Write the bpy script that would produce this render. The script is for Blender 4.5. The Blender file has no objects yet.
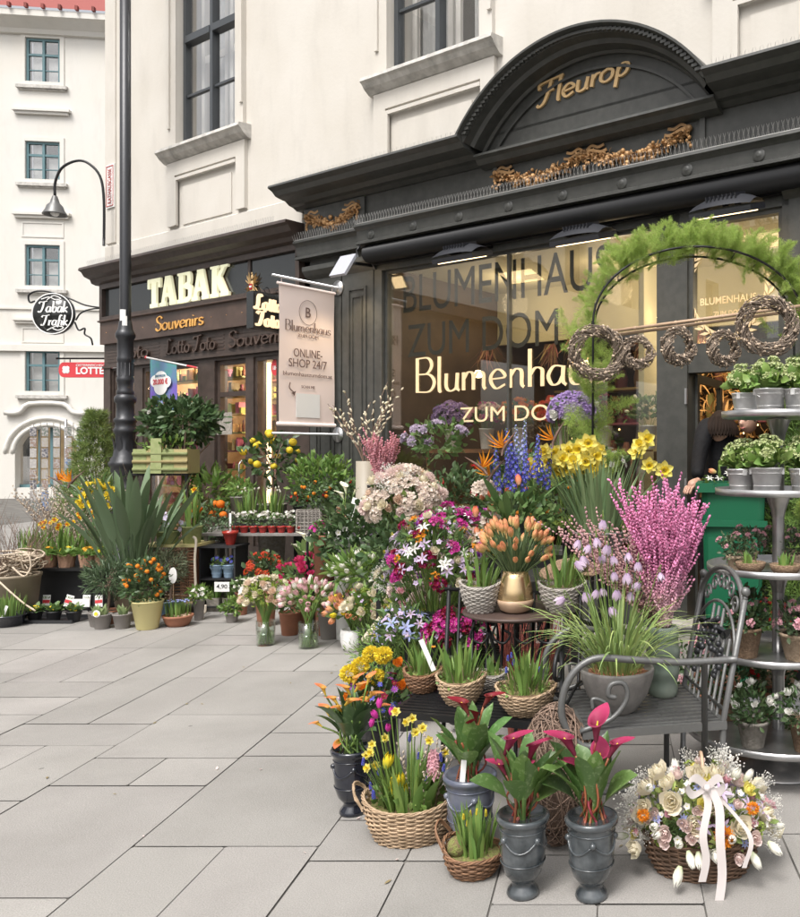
import bpy, math, random
import numpy as np
from mathutils import Matrix, Vector
R_ = math.radians
random.seed(7); rng = np.random.default_rng(7)
C = bpy.data.collections.new('scene'); bpy.context.scene.collection.children.link(C)
sc = bpy.context.scene
# ---------------- camera, sky, sun, exposure
cam = bpy.data.objects.new('camera', bpy.data.cameras.new('camera')); C.objects.link(cam)
cam.location = (0, 0, 1.5); cam.rotation_euler = (R_(90), 0, 0)
cam.data.sensor_width = 36; cam.data.lens = 840/917*36
cam.data.shift_x = -211/917; cam.data.shift_y = -6.5/917
cam.data.clip_start = .05; cam.data.clip_end = 3000
sc.camera = cam
w = bpy.data.worlds.new('World'); sc.world = w; w.use_nodes = True
nt = w.node_tree; bg = nt.nodes['Background']
sky = nt.nodes.new('ShaderNodeTexSky'); sky.sky_type = 'NISHITA'; sky.sun_disc = False
SUN_EL, SUN_AZ = 58, 200
sky.sun_elevation = R_(SUN_EL); sky.sun_rotation = R_(SUN_AZ); sky.dust_density = 6; sky.air_density = 1.0; sky.ozone_density = .6
hs = nt.nodes.new('ShaderNodeHueSaturation'); hs.inputs['Saturation'].default_value = .22
nt.links.new(sky.outputs[0], hs.inputs['Color']); nt.links.new(hs.outputs[0], bg.inputs[0])
bg.inputs[1].default_value = .15
sun = bpy.data.objects.new('sun', bpy.data.lights.new('sun', 'SUN')); C.objects.link(sun)
sun.data.energy = 1.5; sun.data.angle = R_(18); sun.data.color = (1, .97, .93)
_a = R_(SUN_AZ); _e = R_(SUN_EL)
sun.rotation_euler = Vector((-math.sin(_a)*math.cos(_e), -math.cos(_a)*math.cos(_e), -math.sin(_e))).to_track_quat('-Z', 'Y').to_euler()
sc.view_settings.view_transform = 'Standard'; sc.view_settings.look = 'None'
sc.view_settings.gamma = 1; sc.view_settings.use_curve_mapping = False
sc.view_settings.exposure = .68
sc.cycles.max_bounces = 7; sc.cycles.diffuse_bounces = 3; sc.cycles.glossy_bounces = 3
sc.cycles.transparent_max_bounces = 12; sc.cycles.transmission_bounces = 5

# ---------------- geometry kit: G holds verts, quads, tris with material slot and smooth flag
class G:
    def __init__(s, V, Q=None, T=None, m=0, sm=True):
        s.V = np.asarray(V, float).reshape(-1, 3)
        s.Q = np.zeros((0, 4), int) if Q is None or len(Q) == 0 else np.asarray(Q, int).reshape(-1, 4)
        s.T = np.zeros((0, 3), int) if T is None or len(T) == 0 else np.asarray(T, int).reshape(-1, 3)
        s.qm = np.full(len(s.Q), m); s.tm = np.full(len(s.T), m)
        s.qs = np.full(len(s.Q), sm); s.ts = np.full(len(s.T), sm)
    def c(s):
        g = G(s.V.copy()); g.Q = s.Q; g.T = s.T; g.qm = s.qm; g.tm = s.tm; g.qs = s.qs; g.ts = s.ts; return g
    def x(s, M):
        g = s.c(); M = np.asarray(M, float); g.V = s.V@M[:3, :3].T+M[:3, 3]; return g
    def mv(s, a, b=0, c=0): g = s.c(); g.V = s.V+np.array([a, b, c]); return g
    def sc(s, a, b=None, c=None):
        g = s.c(); g.V = s.V*np.array([a, a if b is None else b, a if c is None else c]); return g
    def mat(s, m): g = s.c(); g.qm = np.full(len(s.Q), m); g.tm = np.full(len(s.T), m); return g
def join(L):
    L = [g for g in L if g is not None and len(g.V)]
    if not L: return G(np.zeros((0, 3)))
    o = np.cumsum([0]+[len(g.V) for g in L[:-1]])
    r = G(np.concatenate([g.V for g in L]))
    r.Q = np.concatenate([g.Q+k for g, k in zip(L, o)]); r.T = np.concatenate([g.T+k for g, k in zip(L, o)])
    for a in ('qm', 'tm', 'qs', 'ts'): setattr(r, a, np.concatenate([getattr(g, a) for g in L]))
    return r
def inst(g, Ms):
    Ms = np.asarray(Ms, float); k = len(Ms); n = len(g.V)
    if k == 0: return G(np.zeros((0, 3)))
    V = np.einsum('kij,nj->kni', Ms[:, :3, :3], g.V)+Ms[:, None, :3, 3]
    r = G(V.reshape(-1, 3)); o = (np.arange(k)*n)[:, None, None]
    r.Q = (g.Q[None]+o).reshape(-1, 4); r.T = (g.T[None]+o).reshape(-1, 3)
    for a in ('qm', 'tm', 'qs', 'ts'): setattr(r, a, np.tile(getattr(g, a), k))
    return r
def nrm(a): a = np.asarray(a, float); return a/np.maximum(np.linalg.norm(a, axis=-1, keepdims=True), 1e-9)
def mats(P, D, S=1., spin=None):
    """matrices taking local +Z to D at P, random spin, scale S"""
    P = np.atleast_2d(np.asarray(P, float)); k = len(P); D = nrm(np.broadcast_to(np.asarray(D, float), (k, 3)))
    ref = np.where(np.abs(D[:, 2:3]) < .95, np.array([[0, 0, 1.]]), np.array([[1., 0, 0]]))
    X = nrm(np.cross(ref, D)); Y = np.cross(D, X)
    a = rng.uniform(0, 6.283, k) if spin is None else np.broadcast_to(spin, (k,))
    X2 = X*np.cos(a)[:, None]+Y*np.sin(a)[:, None]; Y2 = np.cross(D, X2)
    S = np.broadcast_to(np.asarray(S, float), (k,))[:, None]
    M = np.zeros((k, 4, 4)); M[:, :3, 0] = X2*S; M[:, :3, 1] = Y2*S; M[:, :3, 2] = D*S; M[:, :3, 3] = P; M[:, 3, 3] = 1
    return M
def rot(ax, a): return np.array(Matrix.Rotation(a, 4, ax))
def trn(x, y, z): M = np.eye(4); M[:3, 3] = (x, y, z); return M
def box(x0, x1, y0, y1, z0, z1, m=0):
    V = [(x, y, z) for x in (x0, x1) for y in (y0, y1) for z in (z0, z1)]
    return G(V, [(0, 1, 3, 2), (4, 6, 7, 5), (0, 4, 5, 1), (2, 3, 7, 6), (0, 2, 6, 4), (1, 5, 7, 3)], None, m, False)
def gridf(U, W_, f, m=0, wrap=False, sm=True):
    """f(u,v) arrays -> xyz ; U columns, W_ rows"""
    u = np.linspace(0, 1, U, endpoint=not wrap); v = np.linspace(0, 1, W_)
    uu, vv = np.meshgrid(u, v); p = np.stack(np.broadcast_arrays(*f(uu, vv)), -1).reshape(-1, 3)
    i = np.arange(U if wrap else U-1); j = np.arange(W_-1); ii, jj = np.meshgrid(i, j)
    a = jj*U+ii; b = jj*U+(ii+1) % U
    Q = np.stack([a, b, b+U, a+U], -1).reshape(-1, 4)
    return G(p, Q, None, m, sm)
def lathe(prof, n=24, m=0, sm=True):
    P = np.array(prof, float); k = len(P); a = np.linspace(0, 2*np.pi, n, endpoint=False)
    V = np.stack([P[:, None, 0]*np.cos(a), P[:, None, 0]*np.sin(a), np.repeat(P[:, 1:2], n, 1)], -1).reshape(-1, 3)
    ii, jj = np.meshgrid(np.arange(n), np.arange(k-1)); A = jj*n+ii; B = jj*n+(ii+1) % n
    return G(V, np.stack([A, B, B+n, A+n], -1).reshape(-1, 4), None, m, sm)
def tube(P, r, n=6, m=0, cap=True, sm=True):
    P = np.asarray(P, float); k = len(P); r = np.broadcast_to(np.asarray(r, float), (k,))
    T = nrm(np.gradient(P, axis=0)); ref = np.array([0, 0, 1.]) if abs(T[0, 2]) < .9 else np.array([1., 0, 0])
    X = nrm(np.cross(ref, T[0])); Xs = [X]
    for i in range(1, k):
        X = X-T[i]*np.dot(X, T[i]); X = X/max(np.linalg.norm(X), 1e-9); Xs.append(X)
    Xs = np.array(Xs); Ys = np.cross(T, Xs); a = np.linspace(0, 2*np.pi, n, endpoint=False)
    V = P[:, None]+r[:, None, None]*(Xs[:, None]*np.cos(a)[:, None]+Ys[:, None]*np.sin(a)[:, None])
    ii, jj = np.meshgrid(np.arange(n), np.arange(k-1)); A = jj*n+ii; B = jj*n+(ii+1) % n
    Q = np.stack([A, B, B+n, A+n], -1).reshape(-1, 4); V = V.reshape(-1, 3); Tt = []
    if cap:
        for b, o in ((0, 0), (1, (k-1)*n)):
            if n == 4: Q = np.vstack([Q, [[o, o+1, o+2, o+3]]])
            else: Tt += [(o, o+i, o+i+1) for i in range(1, n-1)]
    return G(V, Q, Tt, m, sm)
def loop(P, r, n=5, m=0):
    P = np.asarray(P, float); k = len(P); T = nrm(np.roll(P, -1, 0)-np.roll(P, 1, 0)); cen = P.mean(0)
    N = P-cen; N = nrm(N-T*np.sum(N*T, -1, keepdims=True)); B = np.cross(T, N); a = np.linspace(0, 2*np.pi, n, endpoint=False)
    V = P[:, None]+r*(N[:, None]*np.cos(a)[:, None]+B[:, None]*np.sin(a)[:, None])
    ii, jj = np.meshgrid(np.arange(n), np.arange(k)); A = jj*n+ii; Bq = jj*n+(ii+1) % n
    A2 = ((jj+1) % k)*n+ii; B2 = ((jj+1) % k)*n+(ii+1) % n
    return G(V.reshape(-1, 3), np.stack([A, Bq, B2, A2], -1).reshape(-1, 4), None, m)
def bar(a, b, r, n=6, m=0): return tube([a, b], r, n, m, sm=n > 4)
def ball(r=1, n=8, k=5, m=0, sz=1.):
    t = np.linspace(0, np.pi, k+1); return lathe([(max(r*math.sin(x), 1e-4), -r*sz*math.cos(x)) for x in t], n, m)
def prism(poly, d0, d1, m=0, ax='y'):
    """polygon in (a,z) extruded along the other axis from d0 to d1; convex or star shaped fan about centroid"""
    P = np.array(poly, float); k = len(P); c = P.mean(0)
    f = (lambda p, d: np.stack([p[:, 0], np.full(len(p), d), p[:, 1]], -1)) if ax == 'y' else (lambda p, d: np.stack([np.full(len(p), d), p[:, 0], p[:, 1]], -1))
    V = np.concatenate([f(P, d0), f(P, d1), f(c[None], d0), f(c[None], d1)])
    i = np.arange(k); j = (i+1) % k
    return G(V, np.stack([i, j, j+k, i+k], -1), np.concatenate([np.stack([i, j, np.full(k, 2*k)], -1), np.stack([i+k, j+k, np.full(k, 2*k+1)], -1)]), m, False)
def cr(P, n=8):
    """Catmull-Rom resample"""
    P = np.asarray(P, float); Q = np.vstack([2*P[0]-P[1], P, 2*P[-1]-P[-2]]); out = []
    for i in range(1, len(Q)-2):
        for t in np.linspace(0, 1, n, endpoint=False):
            a, b, c, d = Q[i-1], Q[i], Q[i+1], Q[i+2]
            out.append(.5*((2*b)+(-a+c)*t+(2*a-5*b+4*c-d)*t*t+(-a+3*b-3*c+d)*t**3))
    out.append(P[-1]); return np.array(out)
def blade(L, W_, n=6, a0=.2, bend=.6, fold=.15, kind='lin', az=0., tw=0., m=0, wav=0.):
    t = np.linspace(0, 1, n+1); a = a0+bend*t**1.3; h = L/n
    x = np.concatenate([[0], np.cumsum(np.sin((a[1:]+a[:-1])/2)*h)]); z = np.concatenate([[0], np.cumsum(np.cos((a[1:]+a[:-1])/2)*h)])
    if kind == 'lin': w_ = W_/2*np.minimum(1, (1-t)*3+.02)*(.75+.25*np.sin(t*3))
    elif kind == 'ell': w_ = W_/2*np.sin(np.pi*np.clip(t*.97+.015, 0, 1))**.75
    elif kind == 'paddle': w_ = W_/2*np.where(t < .42, .1, np.sin(np.pi*np.clip((t-.38)/.62, 0, 1)**.8)**.7+.02)
    elif kind == 'strel': w_ = W_/2*np.where(t < .52, .13, np.sin(np.pi*np.clip((t-.5)/.5, 0, 1)**.75)**.6+.02)
    elif kind == 'arrow': w_ = W_/2*np.where(t < .3, .08, 1.25*np.clip((1-t)/.7, 0, 1)**.75*np.clip((t-.25)/.12, 0, 1)+.01)
    else: w_ = W_/2*np.sin(np.pi*np.clip(t, .02, .99)**.7)
    nx = -np.cos(a)*fold; nz = np.sin(a)*fold; wv = wav*np.sin(t*9+L*50)*w_
    c, s = math.cos(az), math.sin(az); V = []
    for q in (-1, 0, 1):
        xx = x+(nx*w_*abs(q))+ (wv*q); yy = q*w_*np.cos(tw*t); zz = z+nz*w_*abs(q)+np.sin(tw*t)*w_*q
        V.append(np.stack([xx*c-yy*s, xx*s+yy*c, zz], -1))
    V = np.stack(V, 1).reshape(-1, 3); i = np.arange(n)*3
    return G(V, np.concatenate([np.stack([i, i+1, i+4, i+3], -1), np.stack([i+1, i+2, i+5, i+4], -1)]), None, m)

# ---------------- scene graph kit
def mesh(name, g, ms):
    me = bpy.data.meshes.new(name); nq, n3 = len(g.Q), len(g.T)
    me.vertices.add(len(g.V)); me.vertices.foreach_set('co', g.V.ravel())
    me.loops.add(nq*4+n3*3); me.loops.foreach_set('vertex_index', np.concatenate([g.Q.ravel(), g.T.ravel()]).astype(np.int32))
    me.polygons.add(nq+n3)
    me.polygons.foreach_set('loop_start', np.concatenate([np.arange(nq)*4, nq*4+np.arange(n3)*3]).astype(np.int32))
    me.polygons.foreach_set('material_index', np.concatenate([g.qm, g.tm]).astype(np.int32))
    me.polygons.foreach_set('use_smooth', np.concatenate([g.qs, g.ts]).astype(bool))
    for q in (ms if isinstance(ms, (list, tuple)) else [ms]): me.materials.append(q)
    me.update(calc_edges=True); return me
def addo(name, data, parent=None, M=None):
    o = bpy.data.objects.new(name, data); C.objects.link(o)
    if parent is not None: o.parent = parent
    if M is not None: o.matrix_local = Matrix([list(r) for r in M])
    return o
def part(name, g, ms, parent=None, label=None, M=None):
    o = addo(name, mesh(name, g, ms), parent, M)
    if label: o['label'] = label
    return o
def thing(name, label, cat, loc=(0, 0, 0), rz=0, group=None):
    o = bpy.data.objects.new(name, None); C.objects.link(o); o.location = loc; o.rotation_euler = (0, 0, rz)
    o.empty_display_size = .1; o['label'] = label; o['category'] = cat
    if group: o['group'] = group
    return o
def solo(name, g, ms, label, cat, loc=(0, 0, 0), rz=0, group=None):
    o = part(name, g, ms); o.location = loc; o.rotation_euler = (0, 0, rz); o['label'] = label; o['category'] = cat
    if group: o['group'] = group
    return o
def struct(name, g, ms): o = part(name, g, ms); o['kind'] = 'structure'; return o
def put(parent, name, meshes, Ms):
    for i, M in enumerate(Ms): addo(name, meshes[i % len(meshes)], parent, M)
def dup(root, loc, rz=0, label=None, s=1.):
    r = root.copy(); C.objects.link(r); r.location = loc; r.rotation_euler = (0, 0, rz); r.scale = (s, s, s)
    if label: r['label'] = label
    for ch in list(root.children):
        c = ch.copy(); C.objects.link(c); c.parent = r
        for g2 in list(ch.children): d = g2.copy(); C.objects.link(d); d.parent = c
    return r
# points: ground point under a pixel of the level view, or a point at a chosen distance
def at(px, py, Y): return ((px-611)/840*Y, Y, 1.5-(py-452)/840*Y)
def gp(px, py): Y = 1260/(py-452); return ((px-611)/840*Y, Y, 0.)
def gx(px, Y, z=0.): return ((px-611)/840*Y, Y, z)

# ---------------- materials
def principled(name, col, rough=.6, metal=0., spec=.5, var=0., col2=None, nscale=8., bump=0., bscale=60., trans=0., island=0., emit=None, estr=0., coat=0., obj=False, hue=0., detail=4., lo=.35, hi=.65):
    m = bpy.data.materials.new(name); m.use_nodes = True; n = m.node_tree.nodes; l = m.node_tree.links; b = n['Principled BSDF']
    b.inputs['Roughness'].default_value = rough; b.inputs['Metallic'].default_value = metal
    b.inputs['Specular IOR Level'].default_value = spec
    if coat: b.inputs['Coat Weight'].default_value = coat; b.inputs['Coat Roughness'].default_value = .08
    rgb = n.new('ShaderNodeRGB'); rgb.outputs[0].default_value = (*col, 1); out = rgb.outputs[0]
    tc = n.new('ShaderNodeTexCoord')
    if col2 is not None:
        nz = n.new('ShaderNodeTexNoise'); nz.inputs['Scale'].default_value = nscale; nz.inputs['Detail'].default_value = detail
        l.new(tc.outputs['Object'], nz.inputs['Vector'])
        rp = n.new('ShaderNodeMapRange'); rp.inputs[1].default_value = lo; rp.inputs[2].default_value = hi; l.new(nz.outputs[0], rp.inputs[0])
        mx = n.new('ShaderNodeMix'); mx.data_type = 'RGBA'; l.new(rp.outputs[0], mx.inputs[0]); l.new(out, mx.inputs[6]); mx.inputs[7].default_value = (*col2, 1); out = mx.outputs[2]
    if island or hue:
        ge = n.new('ShaderNodeNewGeometry'); h = n.new('ShaderNodeHueSaturation'); mr = n.new('ShaderNodeMapRange')
        mr.inputs[3].default_value = 1-island; mr.inputs[4].default_value = 1+island; l.new(ge.outputs['Random Per Island'], mr.inputs[0]); l.new(mr.outputs[0], h.inputs['Value'])
        if hue:
            wn = n.new('ShaderNodeTexWhiteNoise'); wn.noise_dimensions = '1D'; l.new(ge.outputs['Random Per Island'], wn.inputs['W'])
            m2 = n.new('ShaderNodeMapRange'); m2.inputs[3].default_value = .5-hue; m2.inputs[4].default_value = .5+hue; l.new(wn.outputs['Value'], m2.inputs[0]); l.new(m2.outputs[0], h.inputs['Hue'])
        l.new(out, h.inputs['Color']); out = h.outputs[0]
    l.new(out, b.inputs['Base Color'])
    if bump:
        bz = n.new('ShaderNodeTexNoise'); bz.inputs['Scale'].default_value = bscale; bz.inputs['Detail'].default_value = 5; l.new(tc.outputs['Object'], bz.inputs['Vector'])
        bp = n.new('ShaderNodeBump'); bp.inputs['Strength'].default_value = bump; bp.inputs['Distance'].default_value = .01; l.new(bz.outputs[0], bp.inputs['Height']); l.new(bp.outputs[0], b.inputs['Normal'])
    if trans:
        tr = n.new('ShaderNodeBsdfTranslucent'); l.new(out, tr.inputs[0]); ms = n.new('ShaderNodeMixShader'); ms.inputs[0].default_value = trans
        l.new(b.outputs[0], ms.inputs[1]); l.new(tr.outputs[0], ms.inputs[2]); l.new(ms.outputs[0], n['Material Output'].inputs[0])
    if emit is not None:
        b.inputs['Emission Color'].default_value = (*emit, 1); b.inputs['Emission Strength'].default_value = estr
    return m
_mc = {}
def leafm(col, rough=.5, isl=.35, hue=.02, trans=.25):
    k = ('l', col, rough, trans)
    if k not in _mc: _mc[k] = principled('leaf', col, rough, island=isl, hue=hue, trans=trans, spec=.4)
    return _mc[k]
def petm(col, isl=.12, hue=.01, trans=.35, rough=.6):
    k = ('p', col, isl, hue)
    if k not in _mc: _mc[k] = principled('petal', col, rough, island=isl, hue=hue, trans=trans, spec=.25)
    return _mc[k]
def gradm(c0, c1, z0, z1, trans=.3, isl=.1):
    k = ('g', c0, c1, z0, z1)
    if k in _mc: return _mc[k]
    m = petm.__wrapped__(c0) if False else principled('petal', c0, .55, island=isl, trans=trans, spec=.25)
    n = m.node_tree.nodes; l = m.node_tree.links; rgb = [x for x in n if x.type == 'RGB'][0]; tc = [x for x in n if x.type == 'TEX_COORD'][0]
    sp = n.new('ShaderNodeSeparateXYZ'); l.new(tc.outputs['Object'], sp.inputs[0]); mr = n.new('ShaderNodeMapRange'); mr.inputs[1].default_value = z0; mr.inputs[2].default_value = z1
    l.new(sp.outputs[2], mr.inputs[0]); mx = n.new('ShaderNodeMix'); mx.data_type = 'RGBA'; l.new(mr.outputs[0], mx.inputs[0]); mx.inputs[6].default_value = (*c0, 1); mx.inputs[7].default_value = (*c1, 1)
    for lk in list(rgb.outputs[0].links): t = lk.to_socket; l.remove(lk); l.new(mx.outputs[2], t)
    _mc[k] = m; return m
def glassm(name, refl=.12, tint=(1, 1, 1), rough=.0):
    m = bpy.data.materials.new(name); m.use_nodes = True; n = m.node_tree.nodes; l = m.node_tree.links
    n.remove(n['Principled BSDF']); t = n.new('ShaderNodeBsdfTransparent'); t.inputs[0].default_value = (*tint, 1)
    g = n.new('ShaderNodeBsdfGlossy'); g.inputs['Roughness'].default_value = rough; g.inputs[0].default_value = (1, 1, 1, 1)
    lw = n.new('ShaderNodeLayerWeight'); lw.inputs[0].default_value = .5; pw = n.new('ShaderNodeMath'); pw.operation = 'POWER'; pw.inputs[1].default_value = 4; l.new(lw.outputs['Facing'], pw.inputs[0]); mr = n.new('ShaderNodeMapRange'); mr.inputs[3].default_value = refl; mr.inputs[4].default_value = 1
    l.new(pw.outputs[0], mr.inputs[0]); ms = n.new('ShaderNodeMixShader'); l.new(mr.outputs[0], ms.inputs[0]); l.new(t.outputs[0], ms.inputs[1]); l.new(g.outputs[0], ms.inputs[2])
    l.new(ms.outputs[0], n['Material Output'].inputs[0]); return m
def dirty(m, sc=(1.2, 1.2, .12), amt=.22, seed=0., lo=.5, hi=.75):
    """rain streaks and grime multiplied into a plaster or stone colour"""
    n = m.node_tree.nodes; l = m.node_tree.links; b = n['Principled BSDF']; src = b.inputs['Base Color'].links[0].from_socket
    tc = n.new('ShaderNodeTexCoord'); mp = n.new('ShaderNodeMapping'); mp.inputs['Scale'].default_value = sc; mp.inputs['Location'].default_value = (seed, 0, 0); l.new(tc.outputs['Object'], mp.inputs[0])
    z = n.new('ShaderNodeTexNoise'); z.inputs['Scale'].default_value = 2.2; z.inputs['Detail'].default_value = 8; z.inputs['Roughness'].default_value = .65; l.new(mp.outputs[0], z.inputs['Vector'])
    mr = n.new('ShaderNodeMapRange'); mr.inputs[1].default_value = lo; mr.inputs[2].default_value = hi; mr.inputs[3].default_value = 1; mr.inputs[4].default_value = 1-amt; l.new(z.outputs[0], mr.inputs[0])
    v = n.new('ShaderNodeVectorMath'); v.operation = 'SCALE'; l.new(src, v.inputs[0]); l.new(mr.outputs[0], v.inputs['Scale']); l.new(v.outputs[0], b.inputs['Base Color'])
def emis(name, col, s):
    m = principled(name, (.8, .8, .8), emit=col, estr=s); return m
PL = dict
m_cream = principled('cream_plaster', (.60, .568, .518), .85, col2=(.555, .52, .465), nscale=1.1, bump=.15, bscale=25, spec=.2)
m_white = principled('white_plaster', (.66, .64, .60), .85, col2=(.66, .63, .575), nscale=.6, bump=.1, bscale=10, spec=.2)
m_stone = principled('sill_stone', (.58, .56, .52), .8, col2=(.42, .40, .37), nscale=9, bump=.2, bscale=60)
m_dark = principled('dark_painted_wood', (.046, .047, .043), .42, col2=(.06, .06, .055), nscale=14, bump=.08, bscale=90)
m_brown = principled('brown_black_wood', (.045, .032, .026), .45, col2=(.065, .046, .038), nscale=12, bump=.1, bscale=80)
m_brownb = principled('brown_board', (.085, .055, .043), .45, col2=(.06, .04, .032), nscale=6)
m_board = principled('black_glass_board', (.018, .019, .018), .12, spec=.6)
m_gold = principled('carved_gilding', (.40, .23, .10), .5, metal=.25, island=.35, bump=.2, bscale=80)
m_goldp = principled('gold_lettering', (.62, .42, .20), .45, metal=.1)
m_iron = principled('cast_iron', (.035, .036, .04), .38, metal=.3, bump=.1, bscale=50)
m_grill = principled('grey_painted_iron', (.14, .14, .137), .42, metal=.4, bump=.1, bscale=70)
m_black = principled('black_metal', (.015, .015, .016), .4, metal=.3)
m_zinc = principled('galvanised_zinc', (.50, .49, .485), .30, metal=.75, col2=(.34, .34, .34), nscale=10, bump=.05, bscale=40)
m_bkt = principled('bright_zinc', (.74, .73, .72), .33, metal=.45, col2=(.55, .55, .55), nscale=16, bump=.05, bscale=60)
m_steel = principled('steel', (.55, .55, .56), .3, metal=.9)
m_spike = principled('spike_wire', (.45, .44, .42), .45, metal=.6)
m_terra = principled('terracotta', (.36, .15, .085), .75, col2=(.28, .12, .07), nscale=9)
m_soil = principled('soil', (.05, .032, .022), .95, col2=(.10, .065, .04), nscale=90, bump=.8, bscale=220)
m_moss = principled('moss', (.20, .23, .06), .95, col2=(.17, .12, .06), nscale=60, bump=.8, bscale=200)
m_kraft = principled('kraft_paper', (.34, .20, .13), .8, bump=.6, bscale=40, col2=(.27, .155, .10), nscale=14)
m_wick = principled('pale_wicker', (.42, .30, .195), .7, island=.25, col2=(.33, .23, .14), nscale=30)
m_wickb = principled('brown_wicker', (.20, .105, .055), .65, island=.3)
m_wickg = principled('grey_wicker', (.33, .30, .27), .75, island=.28)
m_wickd = principled('dark_wicker', (.13, .075, .045), .65, island=.35)
m_twig = principled('twigs', (.20, .135, .10), .8, island=.35)
m_twigg = principled('grey_twigs', (.20, .155, .12), .8, island=.3)
m_redtwig = principled('red_twigs', (.42, .12, .09), .7, island=.4)
m_bamboo = principled('bamboo', (.48, .33, .22), .5, col2=(.38, .26, .17), nscale=20)
m_catw = principled('pale_catkins', (.46, .38, .30), .9, island=.25)
m_paper = principled('white_card', (.8, .79, .77), .7)
m_navy = principled('navy_glaze', (.012, .014, .022), .12, coat=.6)
m_slate = principled('slate_glaze', (.022, .028, .032), .22, coat=.5, col2=(.085, .094, .1), nscale=14, bump=.06, bscale=30)
m_blueg = principled('blue_grey_glaze', (.075, .085, .125), .28, coat=.4, col2=(.14, .15, .18), nscale=16)
m_greenv = principled('sage_glaze', (.15, .19, .155), .45, col2=(.20, .23, .19), nscale=10)
m_conc = principled('grey_bowl_clay', (.17, .155, .145), .8, col2=(.24, .225, .21), nscale=7, bump=.2, bscale=60)
m_stonep = principled('weathered_pot', (.34, .31, .27), .9, col2=(.22, .20, .17), nscale=40, bump=.5, bscale=120)
m_coco = principled('coco_pot', (.30, .20, .125), .95, col2=(.20, .13, .08), nscale=60, bump=1., bscale=160)
m_paleco = principled('pale_fibre_pot', (.50, .38, .27), .95, col2=(.38, .28, .19), nscale=30, bump=.8, bscale=90)
m_whitep = principled('white_ceramic', (.78, .77, .75), .3, coat=.3)
m_redp = principled('red_plastic', (.38, .03, .025), .4)
m_greyp = principled('grey_plastic', (.22, .20, .185), .6)
m_blackp = principled('black_plastic', (.02, .02, .022), .5)
m_yelp = principled('pale_yellow_enamel', (.60, .53, .25), .45)
m_bin = principled('green_plastic', (.006, .10, .045), .42)
m_taupe = principled('taupe_pot', (.30, .245, .175), .7, col2=(.25, .2, .14), nscale=8)
m_stem = leafm((.16, .25, .055)); m_dkst = leafm((.06, .12, .03))
m_redst = principled('red_stalks', (.22, .06, .03), .5, island=.4, hue=.04)
m_glassv = glassm('vase_glass', .06, (.93, .96, .93))
m_water = principled('vase_water', (.22, .30, .10), .15, trans=.5)
m_copper = principled('copper_glass', (.70, .52, .30), .2, metal=.9, col2=(.58, .40, .2), nscale=3)
m_chrome = m_steel
dirty(m_cream, (1.6, 1.6, .5), .09); dirty(m_white, (1.2, 1.2, .4), .08, 4.); dirty(m_stone, (3, 3, 3), .35); dirty(m_dark, (2, 2, .6), .3); dirty(m_slate, (9, 9, 4), .35); dirty(m_conc, (6, 6, 3), .3); dirty(m_brown, (2, 2, .5), .25)
# leaf greens
LG = leafm((.165, .265, .065)); LM = leafm((.12, .195, .065)); LD = leafm((.065, .11, .043), .4, trans=.2); LB = leafm((.14, .20, .09)); LY = leafm((.26, .34, .06)); LS = leafm((.20, .23, .14)); LT = leafm((.085, .13, .065), .45, trans=.15); LF = leafm((.24, .40, .05), trans=.4)
def veined(m, c2, scale=38., lo=.55, hi=.68):
    n = m.node_tree.nodes; l = m.node_tree.links; h = [x for x in n if x.type == 'HUE_SAT'][0]; src = h.inputs['Color'].links[0].from_socket; tc = n.new('ShaderNodeTexCoord'); z = n.new('ShaderNodeTexNoise'); z.inputs['Scale'].default_value = scale; z.inputs['Detail'].default_value = 3; l.new(tc.outputs['Object'], z.inputs['Vector'])
    mr = n.new('ShaderNodeMapRange'); mr.inputs[1].default_value = lo; mr.inputs[2].default_value = hi; l.new(z.outputs[0], mr.inputs[0]); mx = n.new('ShaderNodeMix'); mx.data_type = 'RGBA'; l.new(mr.outputs[0], mx.inputs[0]); l.new(src, mx.inputs[6]); mx.inputs[7].default_value = (*c2, 1); l.new(mx.outputs[2], h.inputs['Color']); return m
CALLAF = veined(principled('calla_leaf', (.10, .185, .05), .38, island=.3, hue=.02, trans=.2), (.20, .29, .12), 60)
CALLAD = veined(principled('calla_leaf', (.055, .10, .04), .38, island=.3, hue=.02, trans=.15), (.10, .16, .07), 50)
# ---------------- flower heads: every head points along +Z, stem end at the origin
def petal(L, W_, cup=.5, curl=0., tip=.5, nu=4, nv=5, m=0, rad=0., base=.25):
    """petal leaving the axis: cup bends it upward, curl rolls the end outward; rad = start radius; lies toward +X"""
    def f(u, v):
        q = (u-.5)*2; w_ = W_/2*np.sin(np.pi*np.clip(base*.5+v*(1-base*.5), 0, 1))**tip; a = cup*1.45+curl*v**2*1.6-0*v
        dl = L*v; ang = np.pi/2-a*(.35+.65*v)
        x = rad+dl*np.sin(np.clip(ang, -1, 3)); z = dl*np.cos(np.clip(ang, -1, 3))
        z = z+np.abs(q)**2*w_*.45; return x, q*w_, z
    return gridf(nu, nv, f, m)
def cupped(H, R, th0, wth=.7, close=.5, ol=0., m=0, nu=4, nv=5):
    """petal wrapped on an egg: height H, radius R, close 0..1, ol rolls the tip out"""
    def f(u, v):
        q = (u-.5)*2; r = R*(np.sin(np.pi*(.08+.5*v))**.8*(1-close*v**2.5)+ol*np.clip(v-.65, 0, 1)**1.3*2)
        th = th0+q*wth*np.sin(np.pi*np.clip(.18+.8*v, 0, 1))**.6
        return r*np.cos(th), r*np.sin(th), H*(v-.12*q*q*v*v-np.clip(v-.7, 0, 1)*ol*.8)
    return gridf(nu, nv, f, m)
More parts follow.
